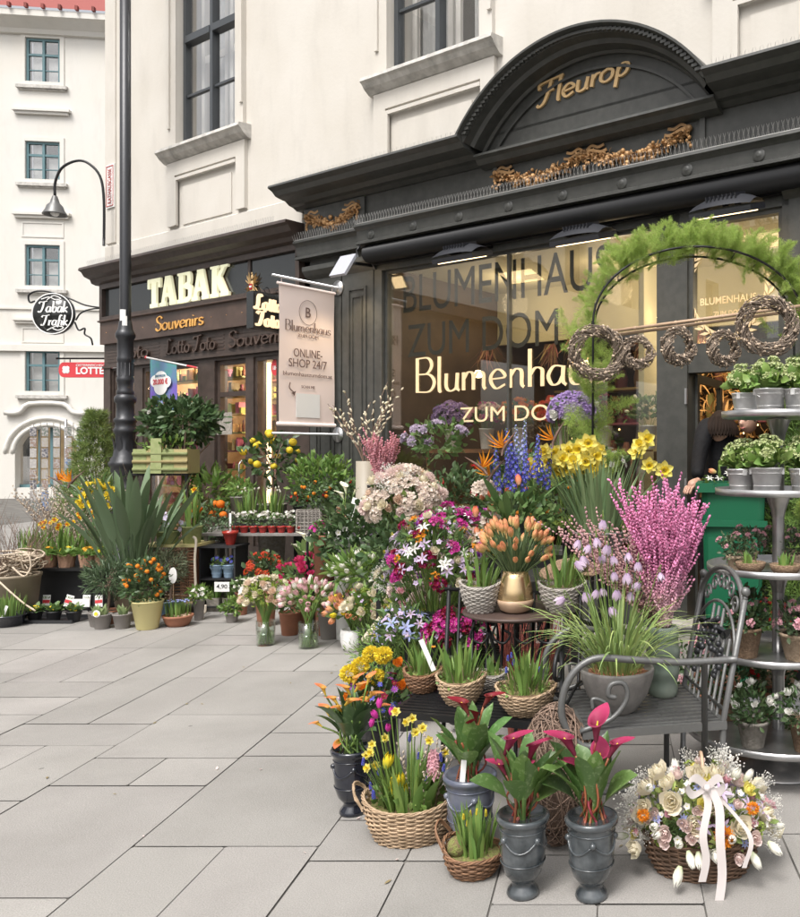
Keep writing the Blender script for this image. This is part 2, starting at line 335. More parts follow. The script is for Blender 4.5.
def g_tulip(H=.05, R=.018, close=.72, ol=0.):
    return join([cupped(H*(1 if i % 2 else .96), R*(1 if i % 2 else .9), i*1.047+rng.uniform(-.1, .1), .75, close*rng.uniform(.9, 1.05), ol) for i in range(6)])
def g_rose(R=.03, n=15, op=.6):
    L = []
    for i in range(n):
        t = i/(n-1); L.append(cupped(R*(1.35-.35*t), R*(.2+.8*t), i*2.4, 1.0-.25*t, .55*(1-t)+.05, op*t*.5, nu=4, nv=4))
    return join(L)
def g_mum(R=.03, n=110, pl=.4, pw=.14):
    i = np.arange(n)+.5; ph = np.arccos(1-1.25*i/n); th = i*2.39996
    D = np.stack([np.sin(ph)*np.cos(th), np.sin(ph)*np.sin(th), np.cos(ph)], -1)
    p = blade(R*pl*1.6, R*pw*2.2, 2, 0, .5, .3, 'ell'); return inst(p, mats(D*R*.55+[0, 0, R*.4], D+[0, 0, .2], rng.uniform(.8, 1.1, n)))
def g_star(R=.012, n=5, cup=.15, W_=.8, tip=.7, c=True, m2=1, nv=3):
    L = [petal(R, R*W_, cup, 0, tip, 3, nv).x(rot('Z', i*6.283/n+rng.uniform(-.1, .1))) for i in range(n)]
    if c: L.append(ball(R*.16, 5, 3, m2).mv(0, 0, R*.06))
    return join(L)
def g_daff(R=.035):
    L = [petal(R, R*.72, .12, .05, .75, 5, 5).x(rot('Z', i*1.047+rng.uniform(-.06, .06))@rot('Y', rng.uniform(-.1, .1))) for i in range(6)]
    def tr(u, v): a = u*2*np.pi; r = R*(.17+.13*v+.14*np.clip(v-.75, 0, 1)*4*(.6+.5*np.sin(a*9)**2)); return r*np.cos(a), r*np.sin(a), R*.85*v+0*a
    return join(L+[gridf(28, 6, tr, 1, True), bar((0, 0, 0), (0, 0, -R*.5), R*.09, 5, 2)])
def g_calla(H=.075, W_=.03):
    def f(u, v):
        th = (u-.5)*2*np.pi*1.1; back = (np.cos(th)*.5+.5)
        r = W_*(.14+.36*v+.52*np.clip(v-.45, 0, 1)**1.6*(.5+.7*back)*1.9); top = H*(.68+.55*back**1.6); z = top*v-np.clip(v-.82, 0, 1)**1.2*H*1.4*(1-.75*back)
        x = r*np.cos(th)+H*.30*back**4*np.clip(v-.6, 0, 1)**2*2.5; return x, r*np.sin(th)*(1-.55*back**8*v**6), z
    return join([gridf(24, 12, f), tube([(0, 0, H*.15), (0, 0, H*.4), (.002, 0, H*.66)], [W_*.09, W_*.1, W_*.05], 6, 1)])
def g_strel(L=.13):
    P = [blade(L*s, L*.2, 6, a, b, .7, 'lance', az).mv(.02, 0, .01) for s, a, b, az in ((.9, -.5, .2, 0), (1, -.15, .15, .2), (.85, .25, .2, -.2), (.8, -.8, .2, .1), (.75, .5, .1, 0))]
    bl = blade(L*.62, L*.08, 4, .55, .1, .5, 'lance').mat(1).mv(.02, 0, .0)
    bk = tube([(-.03, 0, -.02), (0, 0, 0), (L*.5, 0, L*.14), (L*1.15, 0, L*.25)], [.006, .012, .009, .001], 6, 2)
    return join(P+[bl, bk])
def g_hyac(H=.09, R=.02, n=44):
    i = np.arange(n); th = i*2.4; z = H*(.12+.88*i/n); rr = R*(1-.55*(i/n)**3)
    D = np.stack([np.cos(th), np.sin(th), .25+.8*(i/n)**3], -1); s = g_star(R*.62, 6, .05, .42, .5, False, nv=3)
    return join([inst(s, mats(np.stack([np.cos(th)*rr*.55, np.sin(th)*rr*.55, z], -1), D, rng.uniform(.8, 1.15, n))), bar((0, 0, 0), (0, 0, H), R*.25, 6, 1)])
def g_musc(H=.035, R=.008, n=34):
    i = np.arange(n); th = i*2.4; z = H*(.1+.9*i/n); rr = R*(1-.6*(i/n)**2); b = ball(R*.34, 5, 3)
    return join([inst(b, mats(np.stack([np.cos(th)*rr*.7, np.sin(th)*rr*.7, z], -1), (0, 0, 1))), bar((0, 0, 0), (0, 0, H), R*.3, 5, 1)])
def g_delph(H=.3, R=.03, n=46):
    i = np.arange(n); th = i*2.4; z = H*(i/n); rr = R*(1-.75*(i/n)**1.5)
    D = np.stack([np.cos(th), np.sin(th), .2+.6*(i/n)], -1); s = g_star(R*.62, 5, .2, .85, .6, True)
    k = 1-.6*(i/n)**1.5; return join([inst(s, mats(np.stack([np.cos(th)*rr*.7, np.sin(th)*rr*.7, z], -1), D, k*rng.uniform(.8, 1.1, n))), bar((0, 0, -.05), (0, 0, H), .003, 5, 2)])
def g_lily(R=.035): return join([petal(R, R*.3, .35, -.25, .6, 3, 5).x(rot('Z', i*1.047)) for i in range(6)]+[bar((0, 0, 0), (R*.2*math.cos(k), R*.2*math.sin(k), R*.7), R*.02, 3, 1) for k in (0, 2, 4)])
def g_bell(H=.035, R=.013):
    return join([cupped(H, R, i*1.047, .55, .15, .0, nu=3, nv=5) for i in range(6)]+[tube([(0, 0, 0), (0, 0, -.01)], .0025, 4, 1)])
def g_gyps(n=60, R=.06):
    D = nrm(rng.normal(size=(n, 3))+[0, 0, .7]); P = D*R*rng.uniform(.35, 1, (n, 1)); P[:, 2] += R*.4
    L = [inst(ball(.0032, 5, 3), mats(P, D, rng.uniform(.7, 1.3, n)))]
    L += [tube([(0, 0, -.03), p*.4+np.array([0, 0, -.005]), p], .0006, 3, 1, False) for p in P[::2]]
    return join(L)
def g_berry(R=.012): return ball(R, 9, 6, 0, .95)
def g_cluster(R=.03, n=24, b=.0045):
    D = nrm(rng.normal(size=(n, 3))*[1, 1, .6]+[0, 0, .8]); P = D*R*[1, 1, .55]*rng.uniform(.6, 1, (n, 1))
    return join([inst(g_star(b*1.9, 4, .45, .7, .6, False), mats(P, D+[0, 0, .6], rng.uniform(.8, 1.3, n))), inst(ball(b*.6, 4, 3, 1), mats(P, D))]+[bar((0, 0, -R*.7), p, .0008, 3, 1) for p in P[::3]])
_hc = {}
def head(kind, *ms, nvar=2, **kw):
    """list of variant meshes of one kind and colour"""
    k = (kind, tuple(m.name for m in ms), tuple(sorted(kw.items())))
    if k not in _hc: _hc[k] = [mesh('flower', globals()['g_'+kind](**kw), list(ms)) for _ in range(nvar)]
    return _hc[k]
def pm(c, **k): return petm(c, **k)
CENY = petm((.55, .42, .05)); CENG = petm((.25, .30, .06)); CENK = petm((.02, .012, .02))
P_white = pm((.80, .78, .73)); P_cream = pm((.80, .73, .56)); P_peach = pm((.80, .62, .48)); P_blush = pm((.80, .65, .61)); P_pink = pm((.76, .42, .48)); P_hot = pm((.62, .06, .17)); P_mag = pm((.55, .05, .30))
P_red = pm((.52, .025, .03)); P_wine = pm((.22, .01, .035)); P_coral = pm((.72, .17, .12)); P_yel = pm((.82, .66, .06)); P_lem = pm((.82, .74, .20)); P_or = pm((.78, .30, .03)); P_dyel = pm((.72, .42, .02))
P_lil = pm((.46, .33, .60)); P_lilp = pm((.60, .48, .66)); P_pur = pm((.30, .07, .36)); P_blue = pm((.12, .13, .55)); P_bluep = pm((.38, .42, .70)); P_dor = pm((.70, .22, .02))
TUL_OR = gradm((.58, .54, .22), (.76, .33, .17), 0, .04, .3, .2); TUL_PK = gradm((.62, .60, .40), (.74, .42, .48), 0, .04); TUL_W = gradm((.60, .66, .40), (.80, .78, .70), 0, .03); TUL_Y = gradm((.55, .60, .10), (.80, .62, .03), 0, .04)
CAL_P = gradm((.14, .02, .04), (.40, .035, .11), .02, .085, .2); CAL_O = gradm((.55, .38, .06), (.72, .20, .09), .02, .06); CAL_R = gradm((.10, .03, .02), (.22, .012, .025), 0, .06, .15); CAL_W = gradm((.45, .55, .25), (.78, .76, .62), 0, .04)
FRIT = gradm((.42, .30, .46), (.62, .50, .60), 0, .035)
# ---------------- leaves in bulk
def leafcloud(n, rad, c=(0, 0, 0), L=.05, W_=.025, kind='ell', shell=.55, up=.3, bend=.6, cut=-1., fold=.25, m=0, seg=3):
    T = [blade(L, W_, seg, .0, bend*k, fold, kind, 0, 0, m) for k in (.5, 1, 1.4)]
    D = nrm(rng.normal(size=(int(n*1.6), 3))); D = D[D[:, 2] > cut][:n]; r = rng.uniform(shell, 1, (len(D), 1))**.6
    lump = 1+.16*np.sin(D[:, :1]*5+rad[0]*31)*np.sin(D[:, 1:2]*6+1)+.08*np.sin(D[:, 2:]*11)
    P = D*np.array(rad)*r*lump+np.array(c); dd = D+rng.normal(size=D.shape)*.55+[0, 0, up]
    M = mats(P, dd, rng.uniform(.65, 1.2, len(D))); k = len(D)//3
    return join([inst(T[i], M[i::3]) for i in range(3)])
def clump(n, L, W_, kind='lin', a=(.05, .5), b=(.1, .8), r0=.02, seg=6, fold=.2, tw=.4, m=0, c=(0, 0, 0), wav=0., azr=(0, 6.283)):
    out = []
    for i in range(n):
        az = rng.uniform(*azr); q = rng.uniform(0, 1)**.5; p = (math.cos(az)*r0*q, math.sin(az)*r0*q)
        out.append(blade(L*rng.uniform(.6, 1.08), W_*rng.uniform(.75, 1.15), seg, rng.uniform(*a)*(.3+.7*q), rng.uniform(*b), fold, kind, az+rng.uniform(-.5, .5), rng.uniform(-tw, tw), m, wav).mv(p[0]+c[0], p[1]+c[1], c[2]))
    return join(out)
def twigs(n, H, spread=.35, r=.004, r0=.03, br=2, m=0, wig=.05, c=(0, 0, 0), sub=1):
    out = []; tips = []
    for i in range(n):
        az = rng.uniform(0, 6.283); a = spread*rng.uniform(.15, 1)**.7; h = H*rng.uniform(.65, 1)
        k = 6; t = np.linspace(0, 1, k); w_ = rng.normal(size=(k, 2))*wig*H*t[:, None]*.5
        P = np.stack([math.cos(az)*(r0*.6+h*np.sin(a)*t**1.2)+w_[:, 0], math.sin(az)*(r0*.6+h*np.sin(a)*t**1.2)+w_[:, 1], h*t*math.cos(a)], -1)+np.array(c)
        out.append(tube(P, np.linspace(r, r*.35, k), 4, m, False)); tips.append(P)
        for j in range(br):
            s = rng.integers(1, k-1); b0 = P[s]; az2 = rng.uniform(0, 6.283); l = h*rng.uniform(.2, .42)
            d = nrm(nrm(P[-1]-P[0])+np.array([math.cos(az2), math.sin(az2), .2])*.55); B = np.array([b0, b0+d*l*.5+rng.normal(size=3)*.01, b0+d*l+[0, 0, l*.1]])
            out.append(tube(B, [r*.6, r*.45, r*.25], 3, m, False)); tips.append(B)
    return join(out), tips
def along(tips, step, g, sc=(.8, 1.2), t0=.25, off=.6, tilt=.8):
    P = []; D = []
    for T in tips:
        seg = T[1:]-T[:-1]; l = np.linalg.norm(seg, axis=1); tot = l.sum(); cum = np.concatenate([[0], np.cumsum(l)])
        for s in np.arange(tot*t0, tot, step):
            i = min(np.searchsorted(cum, s)-1, len(l)-1); i = max(i, 0); p = T[i]+seg[i]*((s-cum[i])/l[i]); r = nrm(rng.normal(size=3))
            d = nrm(seg[i]/l[i]*tilt+r*off); P.append(p+d*.002); D.append(d)
    return inst(g, mats(P, D, rng.uniform(*sc, len(P)))) if P else None
def feather(L=.2, n=26, m=0, w_=.35):
    """one plume of asparagus fern: a bent stem with fine needles"""
    t = np.linspace(.05, 1, n); x = L*.45*t**2; z = L*(t-.12*t*t); o = [tube(np.stack([x, x*0, z], -1), .0012, 3, m, False)]; nd = G([(-.0009, 0, 0), (.0009, 0, 0), (0, 0, .027)], None, [(0, 1, 2)], m)
    P = []; D = []; S = []
    for i in range(n):
        for sd in (-1, 1, -.5, .5):
            bl = L*w_*(1-t[i]*.7)*rng.uniform(.6, 1.1); d = nrm(np.array([rng.normal()*.35, sd, .55]))
            for q in np.linspace(.1, 1, 7):
                for _ in range(2): P.append(np.array([x[i], 0, z[i]])+d*bl*q); D.append(d+rng.normal(size=3)*.6); S.append(rng.uniform(.5, 1.1))
    o.append(inst(nd, mats(P, D, np.array(S)))); return join(o)
# ---------------- vessels
def pot(r0, r1, h, rim=.008, m=0, n=28, t=.004): return lathe([(0.001, 0), (r0*.96, 0), (r0, .004), (r1, h-rim*1.4), (r1+rim*.35, h-rim*1.3), (r1+rim*.45, h), (r1-t, h), (r1-t*2, h-rim*2), (0.001, h-rim*2.2)], n, m)
def soil(r, z, m=0):
    def f(u, v): a = u*6.283; return r*v*np.cos(a), r*v*np.sin(a), z+.006*np.cos(v*1.57)+.003*np.sin(a*5+v*9)*v
    return gridf(18, 5, f, m, True)
def urn(r=.088, h=.27, m=0):
    s = h/.27; P = [(.001, 0), (.052, 0), (.056, .008), (.052, .02), (.04, .034), (.036, .045), (.047, .056), (.062, .075), (.073, .11), (.078, .16), (.077, .2), (.079, .235), (.081, .245), (.09, .25), (.092, .262), (.087, .27), (.078, .268), (.074, .255), (.001, .252)]
    k = r/.09; g = lathe([(a*k, b*s) for a, b in P], 40, m); L = [g]
    for zz, rr in ((.118, .0755), (.225, .0795)): L.append(loop([(rr*k*math.cos(a), rr*k*math.sin(a), zz*s) for a in np.linspace(0, 6.283, 40, endpoint=False)], .0022, 5, m))
    for q in range(4):          # relief swags with a round boss
        a = np.linspace(0, np.pi/2, 9)+q*np.pi/2+.35; z = (.2-.035*np.sin(np.linspace(0, np.pi, 9)))*s
        L.append(tube(np.stack([.079*k*np.cos(a), .079*k*np.sin(a), z], -1), .0042, 5, m)); L.append(ball(.012, 8, 5, m).mv(.079*k*math.cos(a[0]), .079*k*math.sin(a[0]), .2*s))
    return join(L)
def weave(prof, n=64, rows=12, amp=.004, r=.0042, ex=1., m=0, stakes=22, wob=0., sway=None):
    """woven basket wall following prof r(t), z(t) with stretched x by ex"""
    f = lambda t: (np.interp(t, [p[0] for p in prof], [p[1] for p in prof]), np.interp(t, [p[0] for p in prof], [p[2] for p in prof])); L = []
    a = np.linspace(0, 2*np.pi, n, endpoint=False)
    for i in range(rows):
        t = (i+.5)/rows; rr, z = f(t); q = rr+amp*np.sin(a*stakes/2+(i % 2)*np.pi); zz = z+wob*np.sin(a*2+i*.3)+(sway(a, t) if sway else 0)
        L.append(loop(np.stack([q*ex*np.cos(a), q*np.sin(a), zz+0*a], -1), r*rng.uniform(.85, 1.15), 5, m))
    for j in range(stakes):
        b = j*2*np.pi/stakes; T = np.linspace(0, 1, 5); rr, z = f(T); zz = z+(sway(np.full(5, b), T) if sway else 0); L.append(tube(np.stack([rr*ex*math.cos(b), rr*math.sin(b), zz], -1), r*.8, 4, m))
    rr, z = f(1.)   # rope rim
    for k in range(3):
        ph = a*stakes/2.5+k*2.09; L.append(loop(np.stack([(rr+np.cos(ph)*r*.9)*ex*np.cos(a), (rr+np.cos(ph)*r*.9)*np.sin(a), z+np.sin(ph)*r*.9+(sway(a, 1.) if sway else 0)], -1), r*.8, 5, m))
    rr, z = f(np.linspace(0, 1, 7)); L.append(lathe([(.001, z[0]+.002)]+[(q-amp*1.3, y) for q, y in zip(rr, z)], 32, m).sc(ex, 1, 1))
    return join(L)
def weave_c(prof, **k): return weave(prof, **k)
def bucket(r0, r1, h, m=0):
    L = [pot(r0, r1, h, .006, m, 28, .002)]
    for z in (.35, .8): rr = (r0+(r1-r0)*z)*1.012; L.append(loop([(rr*math.cos(a), rr*math.sin(a), z*h) for a in np.linspace(0, 6.283, 28, endpoint=False)], .0016, 4, m))
    a = np.linspace(-.2, np.pi+.2, 12); L.append(tube(np.stack([r1*1.05*np.cos(a), -r1*.25-r1*.5*np.sin(a)*.8, h-.015-np.sin(a)*h*.28], -1), .0015, 4, m))
    for s_ in (-1, 1): L.append(box(s_*r1*1.0-.006, s_*r1*1.0+.006, -.012, .008, h-.03, h-.004, m))
    return join(L)
def kraft(r, h, m=0):
    def f(u, v): a = u*6.283; q = r*(.82+.2*v)*(1+.05*np.sin(a*7+v*3)*v+.03*np.sin(a*13-v*5)); return q*np.cos(a), q*np.sin(a), h*v*(1+.06*np.sin(a*5))
    return gridf(40, 7, f, m, True)
# ---------------- plant builders on a thing
def stems(L0, tips, r=.0025, m=0, sag=.15):
    o = []
    for p, q in zip(L0, tips):
        p = np.array(p, float); q = np.array(q, float); mid = (p+q)/2+np.array([(q-p)[0]*-sag, (q-p)[1]*-sag, 0]); o.append(tube(cr([p, mid, q], 3), r, 4, m, False))
    return join(o)
def dome(n, rad, c=(0, 0, 0), cut=-.15, jit=.12, front=0.):
    i = np.arange(n)+.5; z = 1-(1-cut)*i/n; th = i*2.39996+rng.uniform(0, 6); s = np.sqrt(np.maximum(1-z*z, 0))
    D = np.stack([s*np.cos(th), s*np.sin(th), z], -1); D = nrm(D+rng.normal(size=D.shape)*jit); P = D*np.array(rad)*rng.uniform(.86, 1.06, (n, 1))+np.array(c)
    N = nrm(D/np.array(rad)); return P, N
def bouquet(t, rad, c, kinds, base=(0, 0, 0), leaf=None, nleaf=140, lsize=(.06, .03), cut=-.15, stem=True, fill=None, sm=None, kind='ell', fr=1., hn='flower'):
    """kinds: list of (count, scale, heads[, partname]) mixed over a dome; stems run to base"""
    kinds = [(int(k[0]*1.35+.5), k[1]*1.1)+tuple(k[2:]) for k in kinds]
    n = sum(k[0] for k in kinds); P, N = dome(n, rad, c, cut); idx = np.concatenate([[i]*k[0] for i, k in enumerate(kinds)]); rng.shuffle(idx)
    for i, k in enumerate(kinds):
        s = idx == i
        if s.sum(): put(t, k[3] if len(k) > 3 else hn, k[2], mats(P[s]*1., N[s]+[0, 0, .15]+rng.normal(size=(s.sum(), 3))*.15, k[1]*rng.uniform(.85, 1.15, s.sum())))
    if leaf is not None:
        g = leafcloud(nleaf, np.array(rad)*fr*.9, c, lsize[0], lsize[1], kind, .35, .3, .6, cut-.2)
        part('foliage', g, leaf, t)
    if stem: part('stem', stems([np.array(base)+rng.normal(size=3)*[.008, .008, 0] for _ in P[::2]], P[::2]*.97, .0022, 0), sm or m_stem, t)
    return P, N
# ---------------- lettering: pen strokes, and the built-in sans
GL = {  # width, strokes
'B': (.62, ['.12,0 .12,1', '.12,.98 .4,.98 .5,.76 .38,.54 .12,.52', '.14,.52 .44,.5 .57,.27 .44,.02 .1,.02']),
'F': (.6, ['.02,.72 .0,.92 .25,.98 .75,1.02', '.38,.97 .32,.5 .22,.1 .08,-.02 .0,.08', '.14,.5 .3,.54 .5,.55']),
'L': (.6, ['.45,.85 .35,1 .22,.85 .22,.3 .1,.02 .02,.08 .12,.12 .35,.0 .6,.08']),
'S': (.52, ['.46,.82 .3,1 .1,.86 .14,.62 .38,.42 .42,.14 .2,-.02 .02,.16']),
'T': (.6, ['.0,.78 .08,.94 .3,.93 .62,1.02', '.38,.95 .34,.5 .24,.08 .08,.0 .04,.12']),
'a': (.44, ['.36,.48 .16,.5 .04,.26 .12,.03 .26,.06 .36,.28', '.36,.5 .35,.12 .42,.0']),
'b': (.44, ['.1,1 .1,.3 .1,.03', '.1,.3 .2,.48 .36,.42 .38,.16 .24,0 .1,.08']),
'e': (.42, ['.05,.26 .37,.3 .3,.47 .18,.51 .06,.36 .06,.16 .18,0 .38,.1']),
'f': (.3, ['.34,.92 .22,1 .15,.8 .13,.2 .06,-.16', '.02,.48 .3,.5']),
'h': (.44, ['.08,1 .08,0', '.08,.3 .2,.49 .34,.44 .35,.2 .35,0']),
'i': (.18, ['.08,.48 .08,.08 .14,.0', '.085,.68 .09,.71']),
'k': (.42, ['.08,1 .08,0', '.36,.48 .1,.24', '.14,.28 .28,.1 .4,.0']),
'l': (.18, ['.08,1 .08,.08 .14,0']),
'm': (.68, ['.07,.5 .07,0', '.07,.3 .18,.49 .3,.42 .31,0', '.31,.3 .42,.49 .55,.42 .56,.1 .6,0']),
'n': (.44, ['.08,.5 .08,0', '.08,.3 .2,.49 .33,.43 .34,.1 .39,0']),
'o': (.44, ['.2,.5 .05,.38 .05,.12 .2,0 .36,.12 .36,.38 .2,.5']),
'p': (.44, ['.1,.5 .07,-.38', '.1,.3 .22,.49 .37,.4 .36,.14 .22,0 .1,.08']),
'r': (.3, ['.08,.5 .08,0', '.08,.28 .18,.46 .3,.46']),
's': (.34, ['.3,.42 .18,.5 .06,.4 .12,.27 .27,.2 .28,.06 .14,0 .03,.08']),
't': (.28, ['.12,.78 .1,.14 .2,0 .27,.05', '.0,.5 .26,.52']),
'u': (.44, ['.08,.5 .08,.12 .18,0 .32,.08 .35,.3', '.36,.5 .35,.1 .41,0']),
'v': (.4, ['.04,.5 .1,.3 .18,.01', '.18,.01 .3,.3 .34,.5']),
' ': (.25, [])}
def ribbon(P, wd, d, m=0):
    """flat pen stroke in the xz plane, front at y=-d"""
    P = np.asarray(P, float); T = nrm(np.gradient(P, axis=0)); N = np.stack([-T[:, 1], T[:, 0]], -1); wd = np.broadcast_to(wd, (len(P),))[:, None]/2
    A = P+N*wd; B = P-N*wd; k = len(P); f = lambda q, y: np.stack([q[:, 0], np.full(k, y), q[:, 1]], -1)
    V = np.stack([f(A, 0), f(A, -d), f(B, -d), f(B, 0)], 1).reshape(-1, 3); Q = []
    for i in range(k-1):
        for j in range(4): Q.append((i*4+j, i*4+(j+1) % 4, i*4+4+(j+1) % 4, i*4+4+j))
    Q += [(0, 1, 2, 3), (k*4-4, k*4-3, k*4-2, k*4-1)]; return G(V, Q, None, m, False)
def pen(s, x0, x1, z0, h, d=.012, wmin=.05, wmax=.16, slant=0., rise=0., m=0, sx=None):
    """text in pen strokes fitted between x0 and x1, base at z0, capital height h"""
    tot = sum(GL[c][0] for c in s); k = (x1-x0)/tot; x = 0.; L = []; e = 0
    for c in s:
        for st in GL[c][1]:
            P = np.array([[float(v) for v in q.split(',')] for q in st.split()]); P = cr(P, 5)
            Q = np.stack([x0+(x+P[:, 0])*k+slant*P[:, 1]*h, z0+P[:, 1]*h+rise*(x+P[:, 0])/tot], -1)
            T = nrm(np.gradient(Q, axis=0)); wd = h*(wmin+(wmax-wmin)*np.abs(T[:, 1])**1.5)
            e = (e+1) % 7; L.append(ribbon(Q, wd, d+e*.0004, m))
        x += GL[c][0]
    return join(L)
def btext(s, x0, z0, h, w_=None, bold=0., d=.003, m=0, center=False):
    cu = bpy.data.curves.new('t', 'FONT'); cu.body = s; cu.size = 1; cu.offset = bold; cu.extrude = .5; cu.resolution_u = 4
    o = bpy.data.objects.new('t', cu); C.objects.link(o); dg = bpy.context.evaluated_depsgraph_get(); me = o.evaluated_get(dg).to_mesh(); me.calc_loop_triangles()
    V = np.zeros(len(me.vertices)*3); me.vertices.foreach_get('co', V); V = V.reshape(-1, 3); T = np.zeros(len(me.loop_triangles)*3, int); me.loop_triangles.foreach_get('vertices', T)
    o.evaluated_get(dg).to_mesh_clear(); bpy.data.objects.remove(o); bpy.data.curves.remove(cu)
    a, b = V.min(0), V.max(0); capm = .72; kz = h/capm; kx = kz if w_ is None else w_/(b[0]-a[0])
    xs = (V[:, 0]-a[0])*kx; 
    if center: xs -= (b[0]-a[0])*kx/2
    return G(np.stack([xs+x0, -(V[:, 2]+.5)*d, V[:, 1]*kz+z0], -1), None, T.reshape(-1, 3), m, False)
# ---------------- facade frame: local x runs along the street front to the right, -y sticks out, z is up
U = np.array([.84105, -.54095]); NN = np.array([-.54095, -.84105]); F0 = np.array([-3.94, 10.0]); FA = math.atan2(U[1], U[0])
def fs(px, py, o=0.):
    k = (px-611)/840; a = F0+NN*o; s = (k*a[1]-a[0])/(U[0]-k*U[1]); Y = a[1]+s*U[1]; return s, 1.5-(py-452)/840*Y
def fw(s, o, z): p = F0+U*s+NN*o; return (p[0], p[1], z)
def sweep(prof, s0, s1, m=0, sm=False):
    """moulding: profile of (outward, z) points run from s0 to s1"""
    k = len(prof); V = [(s, -o, z) for s in (s0, s1) for o, z in prof]; Q = [(i, i+1, k+i+1, k+i) for i in range(k-1)]
    c0 = [i for i in range(k)]; T = [(0, i, i+1) for i in range(1, k-1)]+[(k, k+i, k+i+1) for i in range(1, k-1)]
    return G(V, Q+[(k-1, 0, k, 2*k-1)], T, m, sm)
def wallholes(s0, s1, z0, z1, holes, y0, y1):
    """wall block with rectangular openings"""
    xs = sorted({s0, s1, *[h[0] for h in holes], *[h[1] for h in holes]}); L = []
    for a, b in zip(xs[:-1], xs[1:]):
        hh = sorted([(h[2], h[3]) for h in holes if h[0] <= a+1e-6 and h[1] >= b-1e-6]); z = z0
        for p, q in hh:
            if p > z+1e-6: L.append(box(a, b, y0, y1, z, p))
            z = q
        if z < z1-1e-6: L.append(box(a, b, y0, y1, z, z1))
    return join(L)
def frame(x0, x1, z0, z1, w_, y0, y1, m=0): return join([box(x0, x0+w_, y0, y1, z0, z1, m), box(x1-w_, x1, y0, y1, z0, z1, m), box(x0+w_, x1-w_, y0, y1, z0, z0+w_, m), box(x0+w_, x1-w_, y0, y1, z1-w_, z1, m)])
LOC = (F0[0], F0[1], 0)
m_opp = principled('grey_street_plaster', (.30, .28, .25), .9, col2=(.22, .2, .18), nscale=.5)
g_pane = glassm('window_glass', .10); g_shop = glassm('shop_glass', .10, (.9, .9, .87))
# ======== cream building over the shops
cb = thing('cream_building', 'large cream plastered house above the dark shop fronts, tall windows with stone sills', 'building', LOC, FA)
W3 = [(-2.14, -.83), (1.87, 3.17), (5.9, 7.2)]
holes = [(a, b, 5.53, 8.3) for a, b in W3]
part('wall', join([wallholes(-3.95, 11, 3.9, 10.5, holes, 0, .35), box(-3.95, -3.6, .35, 9, 3.9, 10.5), box(-3.6, 11, 2.8, 3., 3.9, 10.5),
  sweep([(0, 4.47), (.03, 4.45), (.03, 4.14), (.0, 4.14)], -3.98, .45)]), m_cream, cb)
part('corner_pier', join([box(-4.0, -3.72, -.02, .3, 4.5, 10.5)]), m_cream, cb)
m_frame = principled('grey_window_paint', (.05, .055, .06), .4); m_curt = principled('net_curtain', (.62, .62, .60), .8, col2=(.5, .5, .49), nscale=5, trans=.3); m_room = principled('dim_room', (.16, .15, .14), .9)
for a, b in W3:
    wn = part('window', join([frame(a, b, 5.53, 8.3, .06, .06, .16), box((a+b)/2-.03, (a+b)/2+.03, .05, .15, 5.59, 8.24), box(a+.06, (a+b)/2-.03, .04, .16, 6.93, 7.02), box((a+b)/2+.03, b-.06, .04, .16, 6.93, 7.02)]
      +[box(x, y, .08, .13, z, z+.03) for x, y in ((a+.06, (a+b)/2-.03), ((a+b)/2+.03, b-.06)) for z in (6.22, 7.6)]), m_frame, cb)
    part('pane', box(a+.05, b-.05, .1, .106, 5.58, 8.25), g_pane, wn)
    part('inner_casement', join([frame(a+.03, (a+b)/2-.02, 5.56, 8.2, .07, .3, .34), frame((a+b)/2+.02, b-.03, 5.56, 8.2, .07, .3, .34), box(a+.1, (a+b)/2-.09, .31, .33, 6.75, 6.85), box((a+b)/2+.09, b-.1, .31, .33, 6.75, 6.85)]), m_white, wn)
    def cf(u, v, a=a, b=b): return a+(b-a)*(.02+.4*u), .42+.02*np.sin(u*40), 5.5+2.8*v
    def cf2(u, v, a=a, b=b): return a+(b-a)*(.62+.4*u), .43+.02*np.sin(u*35+1), 5.5+2.8*v
    part('curtain', join([gridf(60, 2, cf), gridf(60, 2, cf2)]), m_curt, wn); part('room_back', box(a-.3, b+.3, 1.2, 1.22, 5.2, 8.4), m_room, wn)
    part('surround', join([box(a-.17, a-.001, -.045, .02, 5.55, 8.5), box(b+.001, b+.17, -.045, .02, 5.55, 8.5), box(a-.17, a-.12, -.07, -.046, 5.8, 8.5), box(b+.12, b+.17, -.07, -.046, 5.8, 8.5)]), m_cream, cb)
    part('sill', sweep([(0, 5.52), (.17, 5.5), (.18, 5.46), (.15, 5.44), (.12, 5.4), (.05, 5.35), (0, 5.34)], a-.27, b+.27), m_stone, cb)
    part('apron', join([box(a-.2, a-.02, -.05, 0, 4.5, 5.34), box(b+.02, b+.2, -.05, 0, 4.5, 5.34), box(a-.02, b+.02, -.05, 0, 5.16, 5.34), box(a+.12, b-.12, -.015, 0, 4.5, 5.0), box(a-.02, a+.03, -.06, -.03, 4.5, 5.13), box(a+.03, b+.02, -.06, -.03, 5.09, 5.13)]), m_cream, cb)
spk = join([bar((-.012, 0, 0), (-.03, -.02, .085), .0016, 3), bar((.0, 0, 0), (.012, .015, .09), .0016, 3), bar((.012, 0, 0), (.036, -.03, .08), .0016, 3)])
def spikes(s0, s1, o, z, step=.04, k=1.): return join([inst(spk.sc(k), [trn(s, -o, z) for s in np.arange(s0, s1, step)]), box(s0, s1, -o-.006, -o+.006, z-.002, z+.004)])
part('bird_spikes', join([spikes(-3.9, .3, .3, 4.125, .045, .8)]), m_spike, cb)
m_street = principled('red_street_plate', (.45, .10, .09), .5)
